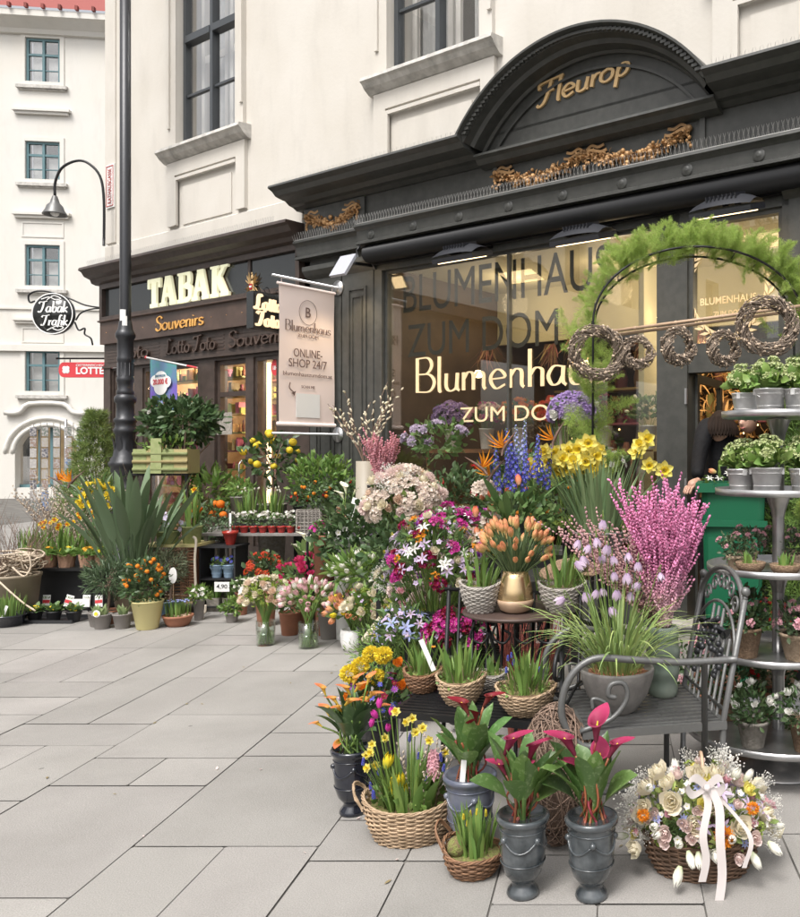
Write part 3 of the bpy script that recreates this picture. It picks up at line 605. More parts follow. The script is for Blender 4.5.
sgn = solo('street_sign', join([box(-3.93, -3.72, -.04, -.022, 5.0, 5.62)]+[frame(-3.92, -3.73, 5.02, 5.6, .012, -.046, -.0405, 1)]+[btext('RATHAUSGASSE', 0, 0, .1, .5, d=.004, m=1).x(rot('Y', -math.pi/2)).mv(-3.78, -.041, 5.06)]), [m_paper, m_street], 'small white street plate with red border and upright letters at the house corner', 'sign', LOC, FA)
# ======== tobacco shop front
tb = thing('tobacco_shop', 'dark brown tobacconist shop front with gilded lettering and lit warm windows', 'shop front', LOC, FA)
def span(p0, p1, py0, py1, o=0.): a, z1 = fs(p0, py0, o); b, z0 = fs(p1, py1, o); return a, b, z0, z1
part('cornice', sweep([(.0, 4.12), (.33, 4.115), (.34, 4.08), (.30, 4.06), (.26, 4.0), (.18, 3.97), (.16, 3.92), (.1, 3.9), (.0, 3.9)], -4.1, .56), m_brown, tb)
part('fascia', join([frame(-3.98, .5, 3.36, 3.9, .07, -.11, -.03), box(-3.9, .42, -.06, -.03, 3.43, 3.83, 1)]+[box(-.52, -.47, -.075, -.061, 3.43, 3.83, 0)]), [m_brown, m_board], tb)
part('fascia_board', join([box(-3.98, .5, -.10, 0, 3.04, 3.355), sweep([(.1, 3.39), (.14, 3.375), (.14, 3.36), (.1, 3.35)], -3.98, .5)]+[ball(.008, 6, 4, 1).mv(x, -.1, 3.2) for x in np.arange(-3.8, .4, .32)]), [m_brownb, m_gold], tb)
part('relief_band', join([box(-3.98, .5, -.04, 0, 2.73, 3.04)]+[box(-3.9+k*1.47, -2.53+k*1.47, -.045, -.04, 2.78+j*.045, 2.80+j*.045) for k in range(3) for j in range(5)]+[box(-3.98, .5, -.07, -.041, 2.7, 2.735)]), m_brown, tb)
part('relief_lettering', join([pen('Toto', -3.5, -2.75, 2.80, .2, .03, .06, .14, .1), pen('Lotto Toto', -2.35, -1.2, 2.80, .2, .03, .06, .14, .1), pen('Souvenirs', -.95, .35, 2.80, .2, .03, .06, .14, .15)]).mv(0, -.045, 0), m_brownb, tb)
# slab letters TABAK
def slab():
    L = []; wv = [0]
    def rb(P, w_): wv[0] = (wv[0]+1) % 9; L.append(ribbon(np.array(P, float), w_, .03+wv[0]*.0006))
    def bx(x0, x1, z0, z1): wv[0] = (wv[0]+1) % 9; L.append(box(x0, x1, -.03-wv[0]*.0006, 0, z0, z1))
    def T(x): bx(x, x+.62, .82, 1); bx(x, x+.1, .64, .9); bx(x+.52, x+.62, .64, .9); bx(x+.2, x+.42, .05, .9); bx(x+.12, x+.5, 0, .13)
    def A(x): rb([(x+.14, .05), (x+.34, .97)], .15); rb([(x+.60, .05), (x+.38, .97)], .23); bx(x+.26, x+.5, .28, .4); bx(x+.24, x+.44, .88, 1); bx(x, x+.28, 0, .12); bx(x+.44, x+.76, 0, .12)
    def B(x): bx(x+.06, x+.27, 0, 1); bx(x, x+.4, 0, .12); bx(x, x+.4, .88, 1); bx(x+.2, x+.4, .47, .57); rb(cr([(x+.36, .945), (x+.5, .9), (x+.53, .75), (x+.5, .58), (x+.36, .52)], 4), .16); rb(cr([(x+.36, .52), (x+.55, .45), (x+.58, .28), (x+.54, .12), (x+.36, .06)], 4), .17)
    def K(x): bx(x+.07, x+.28, 0, 1); bx(x, x+.36, 0, .12); bx(x, x+.36, .88, 1); rb([(x+.22, .42), (x+.56, .93)], .13); rb([(x+.32, .58), (x+.6, .05)], .23); bx(x+.42, x+.72, .88, 1); bx(x+.42, x+.76, 0, .12)
    T(0); A(.6); B(1.42); A(2.06); K(2.88); return join(L)
a, z0 = fs(148, 308, .1); b, _ = fs(229, 295, .1)
m_tabak = principled('gilt_cream_letter', (.66, .66, .46), .4, emit=(1, .96, .66), estr=.25)
g = slab(); kx = (b-a)/3.64; part('lettering', join([g.sc(kx, 1, .41).mv(a, -.075, 3.44), g.sc(kx*1.005, .5, .43).mv(a-.01, -.065, 3.43).mat(1)]), [m_tabak, m_goldp], tb)
a, z0 = fs(156, 333, .1); b, _ = fs(204, 324, .1); part('lettering', pen('Souvenirs', a, b, 3.12, .19, .012, .05, .17, .12).mv(0, -.102, 0), principled('orange_gold_paint', (.72, .38, .1), .5), tb)
# eagle emblem
ea, ez = fs(251, 285, .1); L = [ball(.045, 10, 6).sc(1, .3, 1.5).mv(0, 0, .16), ball(.022, 8, 5).sc(1, .4, 1).mv(0, 0, .255), bar((0, 0, .255), (.03, 0, .25), .007, 4), ball(.012, 6, 3).mv(0, 0, .285)]
for s_ in (-1, 1):
    for k in range(6): L.append(blade(.12, .03, 3, 0, .3, 0, 'ell').x(rot('Z', 0)).x(rot('Y', s_*(.5+k*.38))).mv(s_*.02, -.002*k, .19))
    for k in range(3): L.append(blade(.1, .03, 3, 0, .0, 0, 'ell').x(rot('Y', math.pi-s_*(.15+k*.35))).mv(0, 0, .12))
L.append(box(-.022, .022, -.024, -.012, .15, .195, 1)); L.append(box(-.022, .022, -.0245, -.024, .165, .18, 2))
part('eagle_emblem', join(L).sc(1.0, 1, 1.45).mv(ea, -.085, ez-.27), [m_goldp, P_red, m_paper], tb)
# openings
tz0, tz1 = .35, 2.66
def sx(px): return fs(px, 400, .0)[0]
ops = [(sx(115), sx(136)), (sx(144), sx(200)), (sx(216), sx(247)), (sx(255), sx(279))]
part('wall', join([wallholes(-3.98, .5, 0, 2.7, [(a, b, tz0 if i != 2 else .12, tz1) for i, (a, b) in enumerate(ops)], -.02, .16), box(-3.98, -3.8, -.05, -.021, 0, 2.7), box(-3.98, -3.8, .16, 4, 0, 3.9), box(.3, .62, -.06, -.021, 0, 2.7), sweep([(.0, .4), (.06, .38), (.06, .05), (.09, .04), (.09, 0), (0, 0)], -3.98, sx(210)), box(-3.8, .6, .16, .3, 2.7, 3.9)]), m_brown, tb)
m_warm = principled('warm_interior_wall', (.50, .40, .27), .9, col2=(.34, .22, .12), nscale=5); m_floor = principled('shop_floor', (.20, .14, .09), .7)
for i, (a, b) in enumerate(ops):
    if i == 2:
        d = part('door', join([frame(a, b, .12, tz1, .06, .02, .08), box(a+.06, b-.06, .02, .07, .18, .75), box(a+.06, b-.06, .02, .07, 2.2, 2.26)]), m_brown, tb); part('pane', box(a+.06, b-.06, .05, .056, .75, 2.6), g_pane, d); part('handle', tube([(b-.1, .0, 1.0), (b-.1, -.04, 1.05), (b-.1, -.04, 1.35), (b-.1, 0, 1.4)], .009, 6), m_steel, d)
    else:
        d = part('shop_window', frame(a, b, tz0, tz1, .05, .0, .08), m_brown, tb); part('pane', box(a+.05, b-.05, .04, .046, tz0+.05, tz1-.05), g_pane, d)
part('interior', join([box(-3.75, .55, 2.5, 2.55, .1, 2.9), box(-3.75, .55, .17, 2.5, 2.86, 2.9), box(-3.78, -3.73, .17, 2.5, .1, 2.9), box(.55, .6, .17, 2.5, .1, 2.9), box(-3.75, .55, .17, 2.5, .08, .12, 1)]), [m_warm, m_floor], tb)
m_strip = emis('lit_tube', (1, .66, .32), 2.6); m_goods = principled('packed_goods', (.50, .30, .16), .5, island=.75, hue=.16)
a, b = ops[3]; part('light_strip', join([box(a+.06, a+.1, .12, .16, .5, 2.6)]), m_strip, tb)
GD = []
for (x0, x1, yy) in ((ops[1][0]-.5, ops[1][1]+.15, .5), (ops[2][0]-.9, ops[2][1]+.2, 1.1), (ops[3][0]-.2, ops[3][1]+.1, .4)):
    for z in (.5, .75, 1.0, 1.25, 1.5, 1.75, 2.0, 2.25, 2.5):
        GD.append(box(x0, x1, yy, yy+.25, z, z+.02))
        x = x0+.03
        while x < x1-.08:
            w_ = rng.uniform(.03, .09); h_ = rng.uniform(.08, .2)
            GD.append(box(x, x+w_, yy+.03, yy+.15, z+.021, z+h_) if rng.random() < .5 else lathe([(.001, 0), (w_/2, 0), (w_*.45, h_*.5), (w_*.2, h_*.7), (w_*.3, h_*.9), (.001, h_)], 8).mv(x+w_/2, yy+.1, z+.02)); x += w_+rng.uniform(.005, .05)
part('stocked_shelves', join(GD), m_goods, tb)
m_warm_l = emis('lit_bulb', (1, .75, .42), 14)
def light(x, y, z, e, r=.15, col=(1, .78, .5), nm='lamp_and_fill', par=None, sp=False):
    L_ = bpy.data.lights.new(nm, 'SPOT' if sp else 'POINT'); L_.energy = e; L_.color = col; L_.shadow_soft_size = r; o = addo(nm, L_, par); o.location = (x, y, z)
    if sp: L_.spot_size = R_(120); L_.spot_blend = .6
    return o
part('ceiling_spots', join([lathe([(.001, 0), (.05, 0), (.05, .03)], 12).mv(x, 1.0, 2.83) for x in (-3, -1.6, -.2)]), m_warm_l, tb)
for x in (-2.9, -1.0, .1): light(x, 1.0, 2.6, 44, par=tb)
m_stk = principled('red_sticker', (.6, .05, .06), .4); a, z = fs(273, 367, 0)
part('sticker', join([prism([(a+.09*math.cos(t), z+.1*math.sin(t)) for t in np.linspace(0, 6.283, 20, endpoint=False)], .034, .037), btext('18+', a-.045, z-.03, .05, .09, .02, .002, 1).mv(0, .033, 0)]), [m_stk, m_paper], tb)
part('notice', box(fs(216, 420)[0], fs(231, 420)[0], .012, .018, 1.72, 2.0), m_stonep, tb)
part('signal_strip', join([box(-3.45, -3.4, -.03, -.021, 1.2, 2.6)]+[box(-3.46, -3.39, -.034, -.03, z, z+.02, 1) for z in np.arange(1.25, 2.6, .05)]), [m_paper, principled('green_strip_mark', (.05, .4, .12), .5)], tb)
# box sign hanging out from the front
ba, bz1 = fs(250, 291, .75); bz0 = fs(250, 328, .75)[1]; sg = thing('box_sign', 'black hanging box sign with glowing LOTTO TOTO letters beside the pink banner', 'sign', fw(ba, .1, 0), FA-math.pi/2)
part('case', box(.02, .65, -.06, .06, bz0, bz1), m_board, sg); hb = bz1-bz0
part('lettering', join([pen('Lotto', .03, .36, bz0+hb*.52, hb*.4, .015, .09, .24, .1), pen('Toto', .05, .34, bz0+hb*.08, hb*.4, .015, .09, .24, .1)]).x(rot('Z', math.pi)).mv(.67, .061, 0), principled('lit_gilt', (.8, .6, .35), .5, emit=(1, .75, .45), estr=.6), sg)
part('scroll', join([tube(cr([(x, 0, bz1), (x+.03, 0, bz1+.07), (x+.08, 0, bz1+.05), (x+.06, 0, bz1+.01), (x+.1, 0, bz1)], 4), .005, 4) for x in (.1, .25, .4, .52)]), m_black, sg)
# ======== flower shop front
fl = thing('flower_shop', 'dark green-black florist shop front with arched pediment, gilded garlands and large lit window', 'shop front', LOC, FA)
CP = [(0, 4.46), (.49, 4.455), (.5, 4.43), (.44, 4.40), (.40, 4.36), (.36, 4.35), (.27, 4.335), (.22, 4.30), (.17, 4.29), (.12, 4.26), (0, 4.26)]
part('cornice', join([sweep(CP, .47, 3.3), sweep(CP, 5.82, 11), sweep([(0, 4.33), (.27, 4.325), (.28, 4.30), (.24, 4.28), (.2, 4.24), (.13, 4.22), (0, 4.22)], 3.3, 5.82)]), m_dark, fl)
part('frieze', join([box(.6, 11, -.1, 0, 3.86, 4.27), box(.62, 1.62, -.13, -.1, 3.9, 4.25), box(3.42, 3.47, -.125, -.1, 3.9, 4.25), box(5.62, 5.67, -.125, -.1, 3.9, 4.25)]), m_dark, fl)
# pediment: arc of radius Rp about (sc0, zc)
Rp, zc, sc0 = 1.60, 3.515, 4.55; a_ = math.asin(1.305/Rp)
def arc(prof, m=0, n=40):
    k = len(prof); t = np.linspace(-a_, a_, n); V = []
    for q in t:
        for dr, o in prof: V.append((sc0+(Rp+dr)*math.sin(q), -o, zc+(Rp+dr)*math.cos(q)))
    Q = [(i*k+j, i*k+(j+1) % k, (i+1)*k+(j+1) % k, (i+1)*k+j) for i in range(n-1) for j in range(k)]; return G(V, Q, None, m, False)
pd = part('pediment', join([arc([(0, 0), (0, .48), (-.02, .48), (-.035, .43), (-.07, .41), (-.085, .33), (-.12, .31), (-.13, .2), (-.15, .18), (-.15, 0)]), arc([(-.24, .14), (-.24, .175), (-.265, .175), (-.265, .14)]),
   box(sc0-1.02, sc0+1.02, -.175, -.14, 4.36, 4.385), inst(box(-.026, .026, -.02, .02, -.012, .012), [trn(sc0+(Rp-.052)*math.sin(q), -.422, zc+(Rp-.052)*math.cos(q)) for q in np.linspace(-a_+.05, a_-.05, 60)])]), m_dark, fl)
part('pediment_field', join([prism([(sc0+(Rp-.1)*math.sin(q), zc+(Rp-.1)*math.cos(q)) for q in np.linspace(-.85, .85, 24)], -.15, 0), box(sc0-1.27, sc0+1.27, -.15, 0, 4.3, 4.53)]), m_dark, fl)
a, z = fs(533, 108, .22); b, _ = fs(626, 75, .22)
part('lettering', pen('Fleurop', a, b, z+.02, .21, .02, .08, .17, .18, .08).mv(0, -.15, 0), m_goldp, fl)
def garland(s0, s1, z, dip, n, bow):
    L = []
    for i in range(n):
        t = rng.uniform(0, 1); x = s0+(s1-s0)*t; sw = 1-abs(2*t-1)**1.5; r = rng.uniform(.010, .026)*(.6+.6*sw); L.append(ball(r, 7, 5).mv(x, -.12-rng.uniform(0, .04)*sw, z-dip*sw+rng.normal()*.026*(.35+sw)))
    for i in range(n*2):
        t = rng.uniform(0, 1); x = s0+(s1-s0)*t; sw = 1-abs(2*t-1)**1.5; L.append(blade(.055, .026, 3, .5, .6, .3, 'ell', rng.uniform(0, 6)).x(rot('X', rng.uniform(.2, 2.6))).mv(x, -.125, z-dip*sw+rng.normal()*.02))
    for x, sg_ in bow:
        for k in range(3): L.append(ribbon(cr([(x, z+.03), (x+sg_*.07, z+.075-k*.04), (x+sg_*(.14+.03*k), z+.05-k*.045), (x+sg_*(.2+.03*k), z+.065-k*.05)], 5), .024, .012+.004*k).mv(0, -.12, 0))
        L.append(ball(.03, 8, 5).mv(x, -.13, z+.03))
        for k in range(5): L.append(ball(.018, 6, 4).mv(x+rng.normal()*.015, -.13, z-.02-k*.025))
    return join(L)
part('garland', garland(.66, 1.56, 4.14, .12, 110, [(.66, 1), (1.5, -1)]), m_gold, fl)
a = fs(492, 165, .12)[0]; b = fs(695, 130, .12)[0]; mm = (a+b)/2
part('garland', join([garland(a+.03, mm, 4.13, .11, 130, [(a+.05, 1), (mm, -1)]), garland(mm, b-.03, 4.13, .11, 130, [(mm, 1), (b-.05, -1)])]), m_gold, fl)
LP = [(0, 3.905), (.29, 3.895), (.3, 3.87), (.27, 3.85), (.25, 3.83), (.24, 3.73), (.27, 3.715), (.27, 3.69), (0, 3.69)]
part('ledge', join([sweep(LP, 1.64, 11), sweep([(max(o-.1, 0), z) for o, z in LP], .5, 1.64)]+[lathe([(.001, .02), (.02, .022), (.035, .008), (.05, .012), (.055, 0)], 14).x(rot('X', math.pi/2)).mv(s, -.24, 3.78) for s in np.arange(1.85, 8, .62)]), m_dark, fl)
part('bird_spikes', join([spikes(1.66, 8, .27, 3.905, .04), spikes(.5, 1.62, .17, 3.905, .04), spikes(.5, 3.2, .42, 4.46, .06, .7), spikes(5.9, 7.6, .42, 4.46, .06, .7)]), m_spike, fl)
part('awning_roller', join([tube([(1.72, -.16, 3.6), (9, -.16, 3.6)], .095, 16), box(1.66, 9, -.1, 0, 3.5, 3.69), tube([(1.70, -.28, 3.55), (1.70, -.3, 3.62), (1.72, -.27, 3.67)], .012, 6)]), m_black, fl)
def pil(s0, s1): return join([box(s0, s1, -.06, 0, 0, 3.69), frame(s0+.1, s1-.1, .95, 3.3, .03, -.075, -.06), frame(s0+.17, s1-.17, 1.05, 3.2, .012, -.072, -.06), sweep([(.06, 3.62), (.14, 3.6), (.14, 3.55), (.1, 3.5), (.06, 3.46)], s0-.04, s1+.04), sweep([(.06, .9), (.1, .88), (.1, .82), (.06, .8)], s0-.02, s1+.02), box(s0-.04, s1+.04, -.1, -.06, 0, .35), frame(s0+.12, s1-.12, .42, .76, .02, -.075, -.06)])
part('pilaster', pil(.63, 1.16), m_dark, fl); part('pilaster', pil(1.18, 1.68), m_dark, fl); part('pilaster', pil(6.36, 7.3), m_dark, fl); part('wall', box(7.3, 11, -.02, .3, 0, 3.7), m_dark, fl)
gl, gm, gr = 1.80, 3.50, 5.18
wn = part('shop_window', join([box(1.68, gl, -.05, .12, .0, 3.5), box(gr, 5.40, -.05, .12, 0, 3.5), box(gl, gr, -.05, .12, 3.44, 3.5), box(gl, gr, -.06, .12, 0, .55), box(gl-.02, gr, -.1, .1, .55, .6), frame(gl, gr, .6, 3.44, .03, .0, .05), box(gm-.012, gm+.012, .0, .05, .63, 3.41)]), m_dark, fl)
part('pane', box(gl+.02, gm-.012, .02, .028, .62, 3.42), g_shop, wn); part('pane', box(gm+.012, gr-.02, .02, .028, .62, 3.42), g_shop, wn)
m_blet = principled('dark_letter', (.045, .045, .04), .5)
part('window_lettering', join([btext('BLUMENHAUS', fs(394, 310)[0], 3.0, .41, 2.66, .0, .006).mv(0, .14, 0), btext('ZUM DOM', 2.0, 2.52, .36, 2.0, .0, .006).mv(0, .14, 0)]), m_blet, wn)
m_gl = principled('pale_gold_lettering', (.78, .60, .36), .5)
part('window_lettering', join([pen('Blumenhaus', 2.20, 4.62, 2.12, .36, .004, .04, .125).mv(0, .018, 0), btext('ZUM DOM', fs(459, 417)[0], 1.80, .155, 1.33, 0., .003).mv(0, .018, 0)]), m_gl, wn)
dr = part('door_frame', join([box(5.40, 5.47, -.05, .1, 0, 3.42), box(6.30, 6.36, -.05, .1, 0, 3.5), box(5.18, 6.36, -.05, .1, 3.42, 3.5), box(5.47, 6.30, -.03, .1, 2.16, 2.36), frame(5.47, 6.30, 2.36, 3.42, .04, -.02, .06)]), m_dark, fl)
part('pane', box(5.5, 6.27, .02, .028, 2.4, 3.38), g_shop, dr)
# transom writing inside a gold laurel ring
cx_, cz_ = fs(727, 272)[0], 2.86; L = []
for s_ in (-1, 1):
    for k in range(15):
        t = -math.pi/2+s_*(.12+k*.17); p = (cx_+.36*math.cos(t), cz_+.42*math.sin(t)); an = t+s_*math.pi/2
        for q in (-.5, .5): d = (math.cos(an+q), math.sin(an+q)); L.append(prism([p, (p[0]+d[0]*.045+d[1]*.014, p[1]+d[1]*.045-d[0]*.014), (p[0]+d[0]*.1, p[1]+d[1]*.1), (p[0]+d[0]*.045-d[1]*.014, p[1]+d[1]*.045+d[0]*.014)], .008-.0002*k-.0001*(q > 0), .014))
part('laurel_lettering', join(L+[btext('BLUMENHAUS', cx_, 2.72, .06, .5, .01, .003, 0, True).mv(0, .015, 0), btext('ZUM DOM', cx_, 2.61, .05, .26, .01, .003, 0, True).mv(0, .015, 0)]), m_gl, dr)
ol = part('open_door', join([frame(0, .8, .12, 2.16, .07, -.02, .02), box(.07, .73, -.015, .015, .19, .6)]).x(rot('Z', R_(100))).mv(5.47, .1, 0), m_dark, fl); [part('hinge', box(5.455, 5.475, -.07, -.05, z, z+.13), m_steel, fl) for z in (.5, 1.15, 1.9)]
# interior
m_pale = principled('pale_wall_and_lit_band', (.50, .47, .34), .9); m_wood = principled('brown_cabinet', (.22, .10, .045), .6, col2=(.15, .07, .03), nscale=6)
m_dim = principled('dim_interior_brown', (.075, .05, .035), .6, col2=(.11, .075, .05), nscale=3)  # back and left walls coloured dark to stand for the dim interior
part('interior', join([box(1.7, 9, 3.6, 3.65, .1, 3.5, 3), box(1.7, 1.74, .12, 3.6, .1, 3.5, 3), box(9, 9.05, .12, 3.6, .1, 3.5), box(1.7, 9, .12, 3.6, 3.5, 3.55), box(1.7, 9, .12, 3.6, .06, .12, 1), box(4.55, 4.61, .7, 1.5, 1.0, 3.5), box(1.75, 9, 1.9, 1.96, 2.85, 3.5), box(5.9, 8.0, 2.6, 3.4, .12, 1.1, 2)]), [m_pale, m_floor, m_wood, m_dim], fl)  # pale hanging band is coloured in for the lit top of the wall
m_gds = principled('shelf_goods', (.30, .18, .10), .6, island=.6, hue=.12); GD = []
for z in (.5, .95, 1.4, 1.85, 2.3):
    GD.append(box(1.9, 8.5, 2.9, 3.3, z, z+.03)); x = 1.95
    while x < 8.4:
        w_ = rng.uniform(.08, .2); h_ = rng.uniform(.12, .36); GD.append(lathe([(.001, 0), (w_/2.4, 0), (w_/2, h_*.5), (w_*.3, h_), (.001, h_)], 10).mv(x+w_/2, 3.1, z+.031)); x += w_+rng.uniform(.01, .12)
part('shelf_goods', join(GD), m_gds, fl)
part('warm_glimmers', inst(ball(.012, 6, 4), [trn(rng.uniform(1.9, 6.5), rng.uniform(1.2, 2.8), rng.uniform(1.2, 2.75)) for _ in range(36)]), emis('glimmer_glow', (1, .55, .22), 3.5), fl)  # added glowing dots that give the dim window warm glimmers
part('hanging_dried_bunches', join([inst(blade(.3, .02, 3, .0, .5, .2, 'lance'), mats(np.array([(x+rng.normal()*.04, y, 2.75) for _ in range(60)]), rng.normal(size=(60, 3))*.3+[0, 0, -1], rng.uniform(.6, 1.2, 60))) for x, y in ((2.2, 1.2), (2.9, 1.5), (3.5, 1.1), (4.2, 1.4), (4.9, 1.3))]), principled('dried_stems', (.30, .17, .10), .8, island=.5, hue=.06), fl)
m_dry = principled('dried_palm_fronds', (.62, .38, .16), .7, island=.35); part('dried_fronds', inst(blade(.28, .035, 4, .1, .8, .2, 'lance'), mats(np.array([(rng.uniform(4.2, 5.3), rng.uniform(1.9, 2.3), rng.uniform(1.3, 2.5)) for _ in range(420)]), rng.normal(size=(420, 3))+[0, -.5, .4], rng.uniform(.5, 1.1, 420))), m_dry, fl)
part('pendant_lamp', join([lathe([(.001, .05), (.03, .045), (.05, .0), (.03, -.03), (.001, -.035)], 14).mv(x, y, z) for x, y, z in ((2.5, .7, 2.35), (3.3, 1.6, 2.5), (4.75, .8, 2.8), (6.2, 1.5, 2.7))]), m_warm_l, fl)
for x, y, z, e in ((2.6, 1.2, 3.2, 12), (4.0, 1.2, 3.2, 14), (5.0, .6, 3.1, 8), (6.0, 1.6, 2.9, 18), (4.9, 1.3, 2.5, 16)): light(x, y, z, e, par=fl)  # last light is an added fill that brightens the dried fronds
part('doorstep', box(5.3, 6.5, -.25, .1, 0, .1), m_stone, fl)
# floodlights
m_lens = emis('lit_floodlight_glass', (1, .72, .38), 2.6); m_fl = principled('floodlight_casing', (.022, .023, .028), .45)
def flood(px, py, lab, o=.42, ang=0.):
    s, z = fs(px, py, o); t = thing('floodlight', lab, 'floodlight', fw(s, o, z), FA, 'floodlights over the shop front'); t.scale = (1.2,)*3
    part('casing', join([gridf(16, 5, lambda u, v: ((u-.5)*.42, -.12+.24*v, .015+.085*np.sin(np.pi*np.clip(v*.85+.1, 0, 1))*np.sin(np.pi*np.clip(u*.9+.05, 0, 1))**.4)), box(-.21, .21, -.12, .12, -.02, .016), inst(box(-.004, .004, -.08, .08, 0, .028), [trn(x, 0, .075) for x in np.linspace(-.1, .1, 8)])]), m_fl, t)
    part('bracket', join([box(-.05, -.035, .05, o-.02, .03, .05), box(.035, .05, .05, o-.02, .03, .05), box(-.08, .08, o-.08, o-.02, .0, .1)]), m_black, t)
    part('lens', box(-.17, .17, -.1, .09, -.026, -.0205), m_lens, t); L_ = t.rotation_euler = (.3, 0, FA); light(0, 0, -.06, 12, .1, par=t, sp=True)
flood(462, 257, 'black floodlight above the left half of the florist window'); flood(583, 239, 'black floodlight above the S of the big dark window letters'); flood(727, 211, 'black floodlight above the gold laurel window, nearest the fern arch')
s, z = fs(344, 264, .35); t = thing('square_floodlight', 'small square tilted floodlight with pale back above the pink banner', 'floodlight', fw(s, .35, z), FA)
part('casing', box(-.12, .12, -.16, .12, -.018, .012).x(rot('X', 1.0)), principled('silver_grey_casing', (.42, .43, .48), .5), t); part('lens', box(-.09, .09, -.13, .1, -.024, -.0185).x(rot('X', 1.0)), m_lens, t); part('bracket', join([bar((.13, .05, 0), (.13, .3, .02), .018, 8), box(-.1, .14, .03, .06, -.01, .01)]), m_black, t); light(0, .06, -.2, 14, .08, par=t, sp=True)
# banner
P0 = at(280, 282, 9.0)
s, _ = fs(343, 290, 0); bp = thing('pink_banner', 'pale pink cloth banner with dark lettering hung between two steel rods', 'banner', fw(s, .06, 0), FA-math.pi/2)
def zat(py, o): return fs(343, py, 0)[1]
zt = 1.5+(452-289)/840*(F0[1]+s*U[1]); zb = 1.5+(452-434.7)/840*(F0[1]+s*U[1]); BL = .76
for k, zz in ((0, zt), (1, zb)): part('rod', join([bar((0, 0, zz), (BL+.08, 0, zz), .014, 10), lathe([(.001, 0), (.085, 0), (.085, .015), (.001, .02)], 20).x(rot('Y', math.pi/2)).mv(-.0, 0, zz)]), m_steel, bp)
zc1, zc0 = zt-.07, zb+.1
m_pinkc = principled('pink_banner_cloth', (.88, .74, .685), .85, trans=.12)
part('cloth', join([gridf(8, 10, lambda u, v: (.06+u*(BL-.06), .006*np.sin(v*7+u*3), zc0+(zc1-zc0)*v)), bar((.05, 0, zc1+.0), (BL+.02, 0, zc1), .016, 8), bar((.05, 0, zc0), (BL+.02, 0, zc0), .022, 8)]+[bar((x, 0, zc1), (x, 0, zt), .004, 4) for x in (.09, BL-.03)]), m_pinkc, bp)
mx = .06+(BL-.06)/2; hh = zc1-zc0; zz = lambda f: zc1-hh*f
tx = [btext('B', mx, zz(.215), .11, None, 0, .003, 0, True), pen('Blumenhaus', mx-.34, mx+.34, zz(.325), .11, .003, .03, .11), btext('ZUM DOM', mx, zz(.365), .035, .3, 0, .003, 0, True), btext('ONLINE-', mx, zz(.51), .09, .42, 0, .003, 0, True), btext('SHOP 24/7', mx, zz(.585), .09, .56, 0, .003, 0, True), btext('blumenhauszumdom.at', mx, zz(.65), .045, .72, 0, .003, 0, True), btext('SCAN ME', mx, zz(.735), .03, .2, 0, .003, 0, True),
  loop([(mx+.13*math.cos(t), 0, zz(.18)+.13*math.sin(t)) for t in np.linspace(0, 6.283, 30, endpoint=False)], .003, 3), ribbon(cr([(mx-.26, zz(.70)), (mx-.27, zz(.74)), (mx-.2, zz(.775))], 4), .012, .003), prism([(mx-.2, zz(.795)), (mx-.24, zz(.775)), (mx-.18, zz(.76))], -.003, 0)]
m_prt = principled('brown_print', (.16, .10, .085), .7)
for g in tx: part('lettering', g.mv(-mx, 0, 0).sc(.86, 1, 1).mv(mx, -.012, 0).x(rot('Z', math.pi)).mv(2*mx, 0, 0), m_prt, bp)
part('blank_square', box(mx-.15, mx+.15, .010, .013, zz(.95), zz(.775)), m_paper, bp)
# raffle flag on the tobacco shop
s, z = fs(150, 360, .2); ft = thing('flag', 'purple and green cloth flag with white cloud print on a slanting red-tipped pole', 'flag', fw(s, .15, z), FA)
part('pole', join([bar((0, -.1, .03), (1.05, -.02, -.16), .012, 8), ball(.02, 8, 5, 1).mv(0, -.1, .03), bar((.85, -.035, -.124), (1.05, -.02, -.16), .0135, 8, 1)]), [m_paper, m_stk], ft)
m_flagc = principled('purple_cloth', (.16, .09, .42), .8, col2=(.06, .30, .22), nscale=2.2); fr_ = lambda u, v: (.1+u*.62, -.1+.02*np.sin(u*7)*(1-v), -.0-u*.11-.6*(1-v))
part('cloth', gridf(20, 10, fr_), m_flagc, ft)
cl = []
for x, zq, r in ((.28, -.3, .1), (.4, -.27, .12), (.52, -.32, .1), (.4, -.38, .13)): cl.append(prism([(x+r*1.2*math.cos(t), zq+r*.8*math.sin(t)) for t in np.linspace(0, 6.283, 18, endpoint=False)], -.13-r*.01, -.125))
part('print', join(cl+[btext('20.000 €', .4, -.345, .07, .34, .02, .003, 1, True).mv(0, -.133, 0), btext('JEDE WOCHE', .4, -.25, .03, .24, .01, .003, 2, True).mv(0, -.133, 0)]+[ball(.05, 8, 4, 1+k % 3).sc(1, .15, 1).mv(.2+k*.1, -.125, -.6+.04*(k % 2)) for k in range(5)]), [m_paper, m_stk, m_flagc, P_bluep], ft)
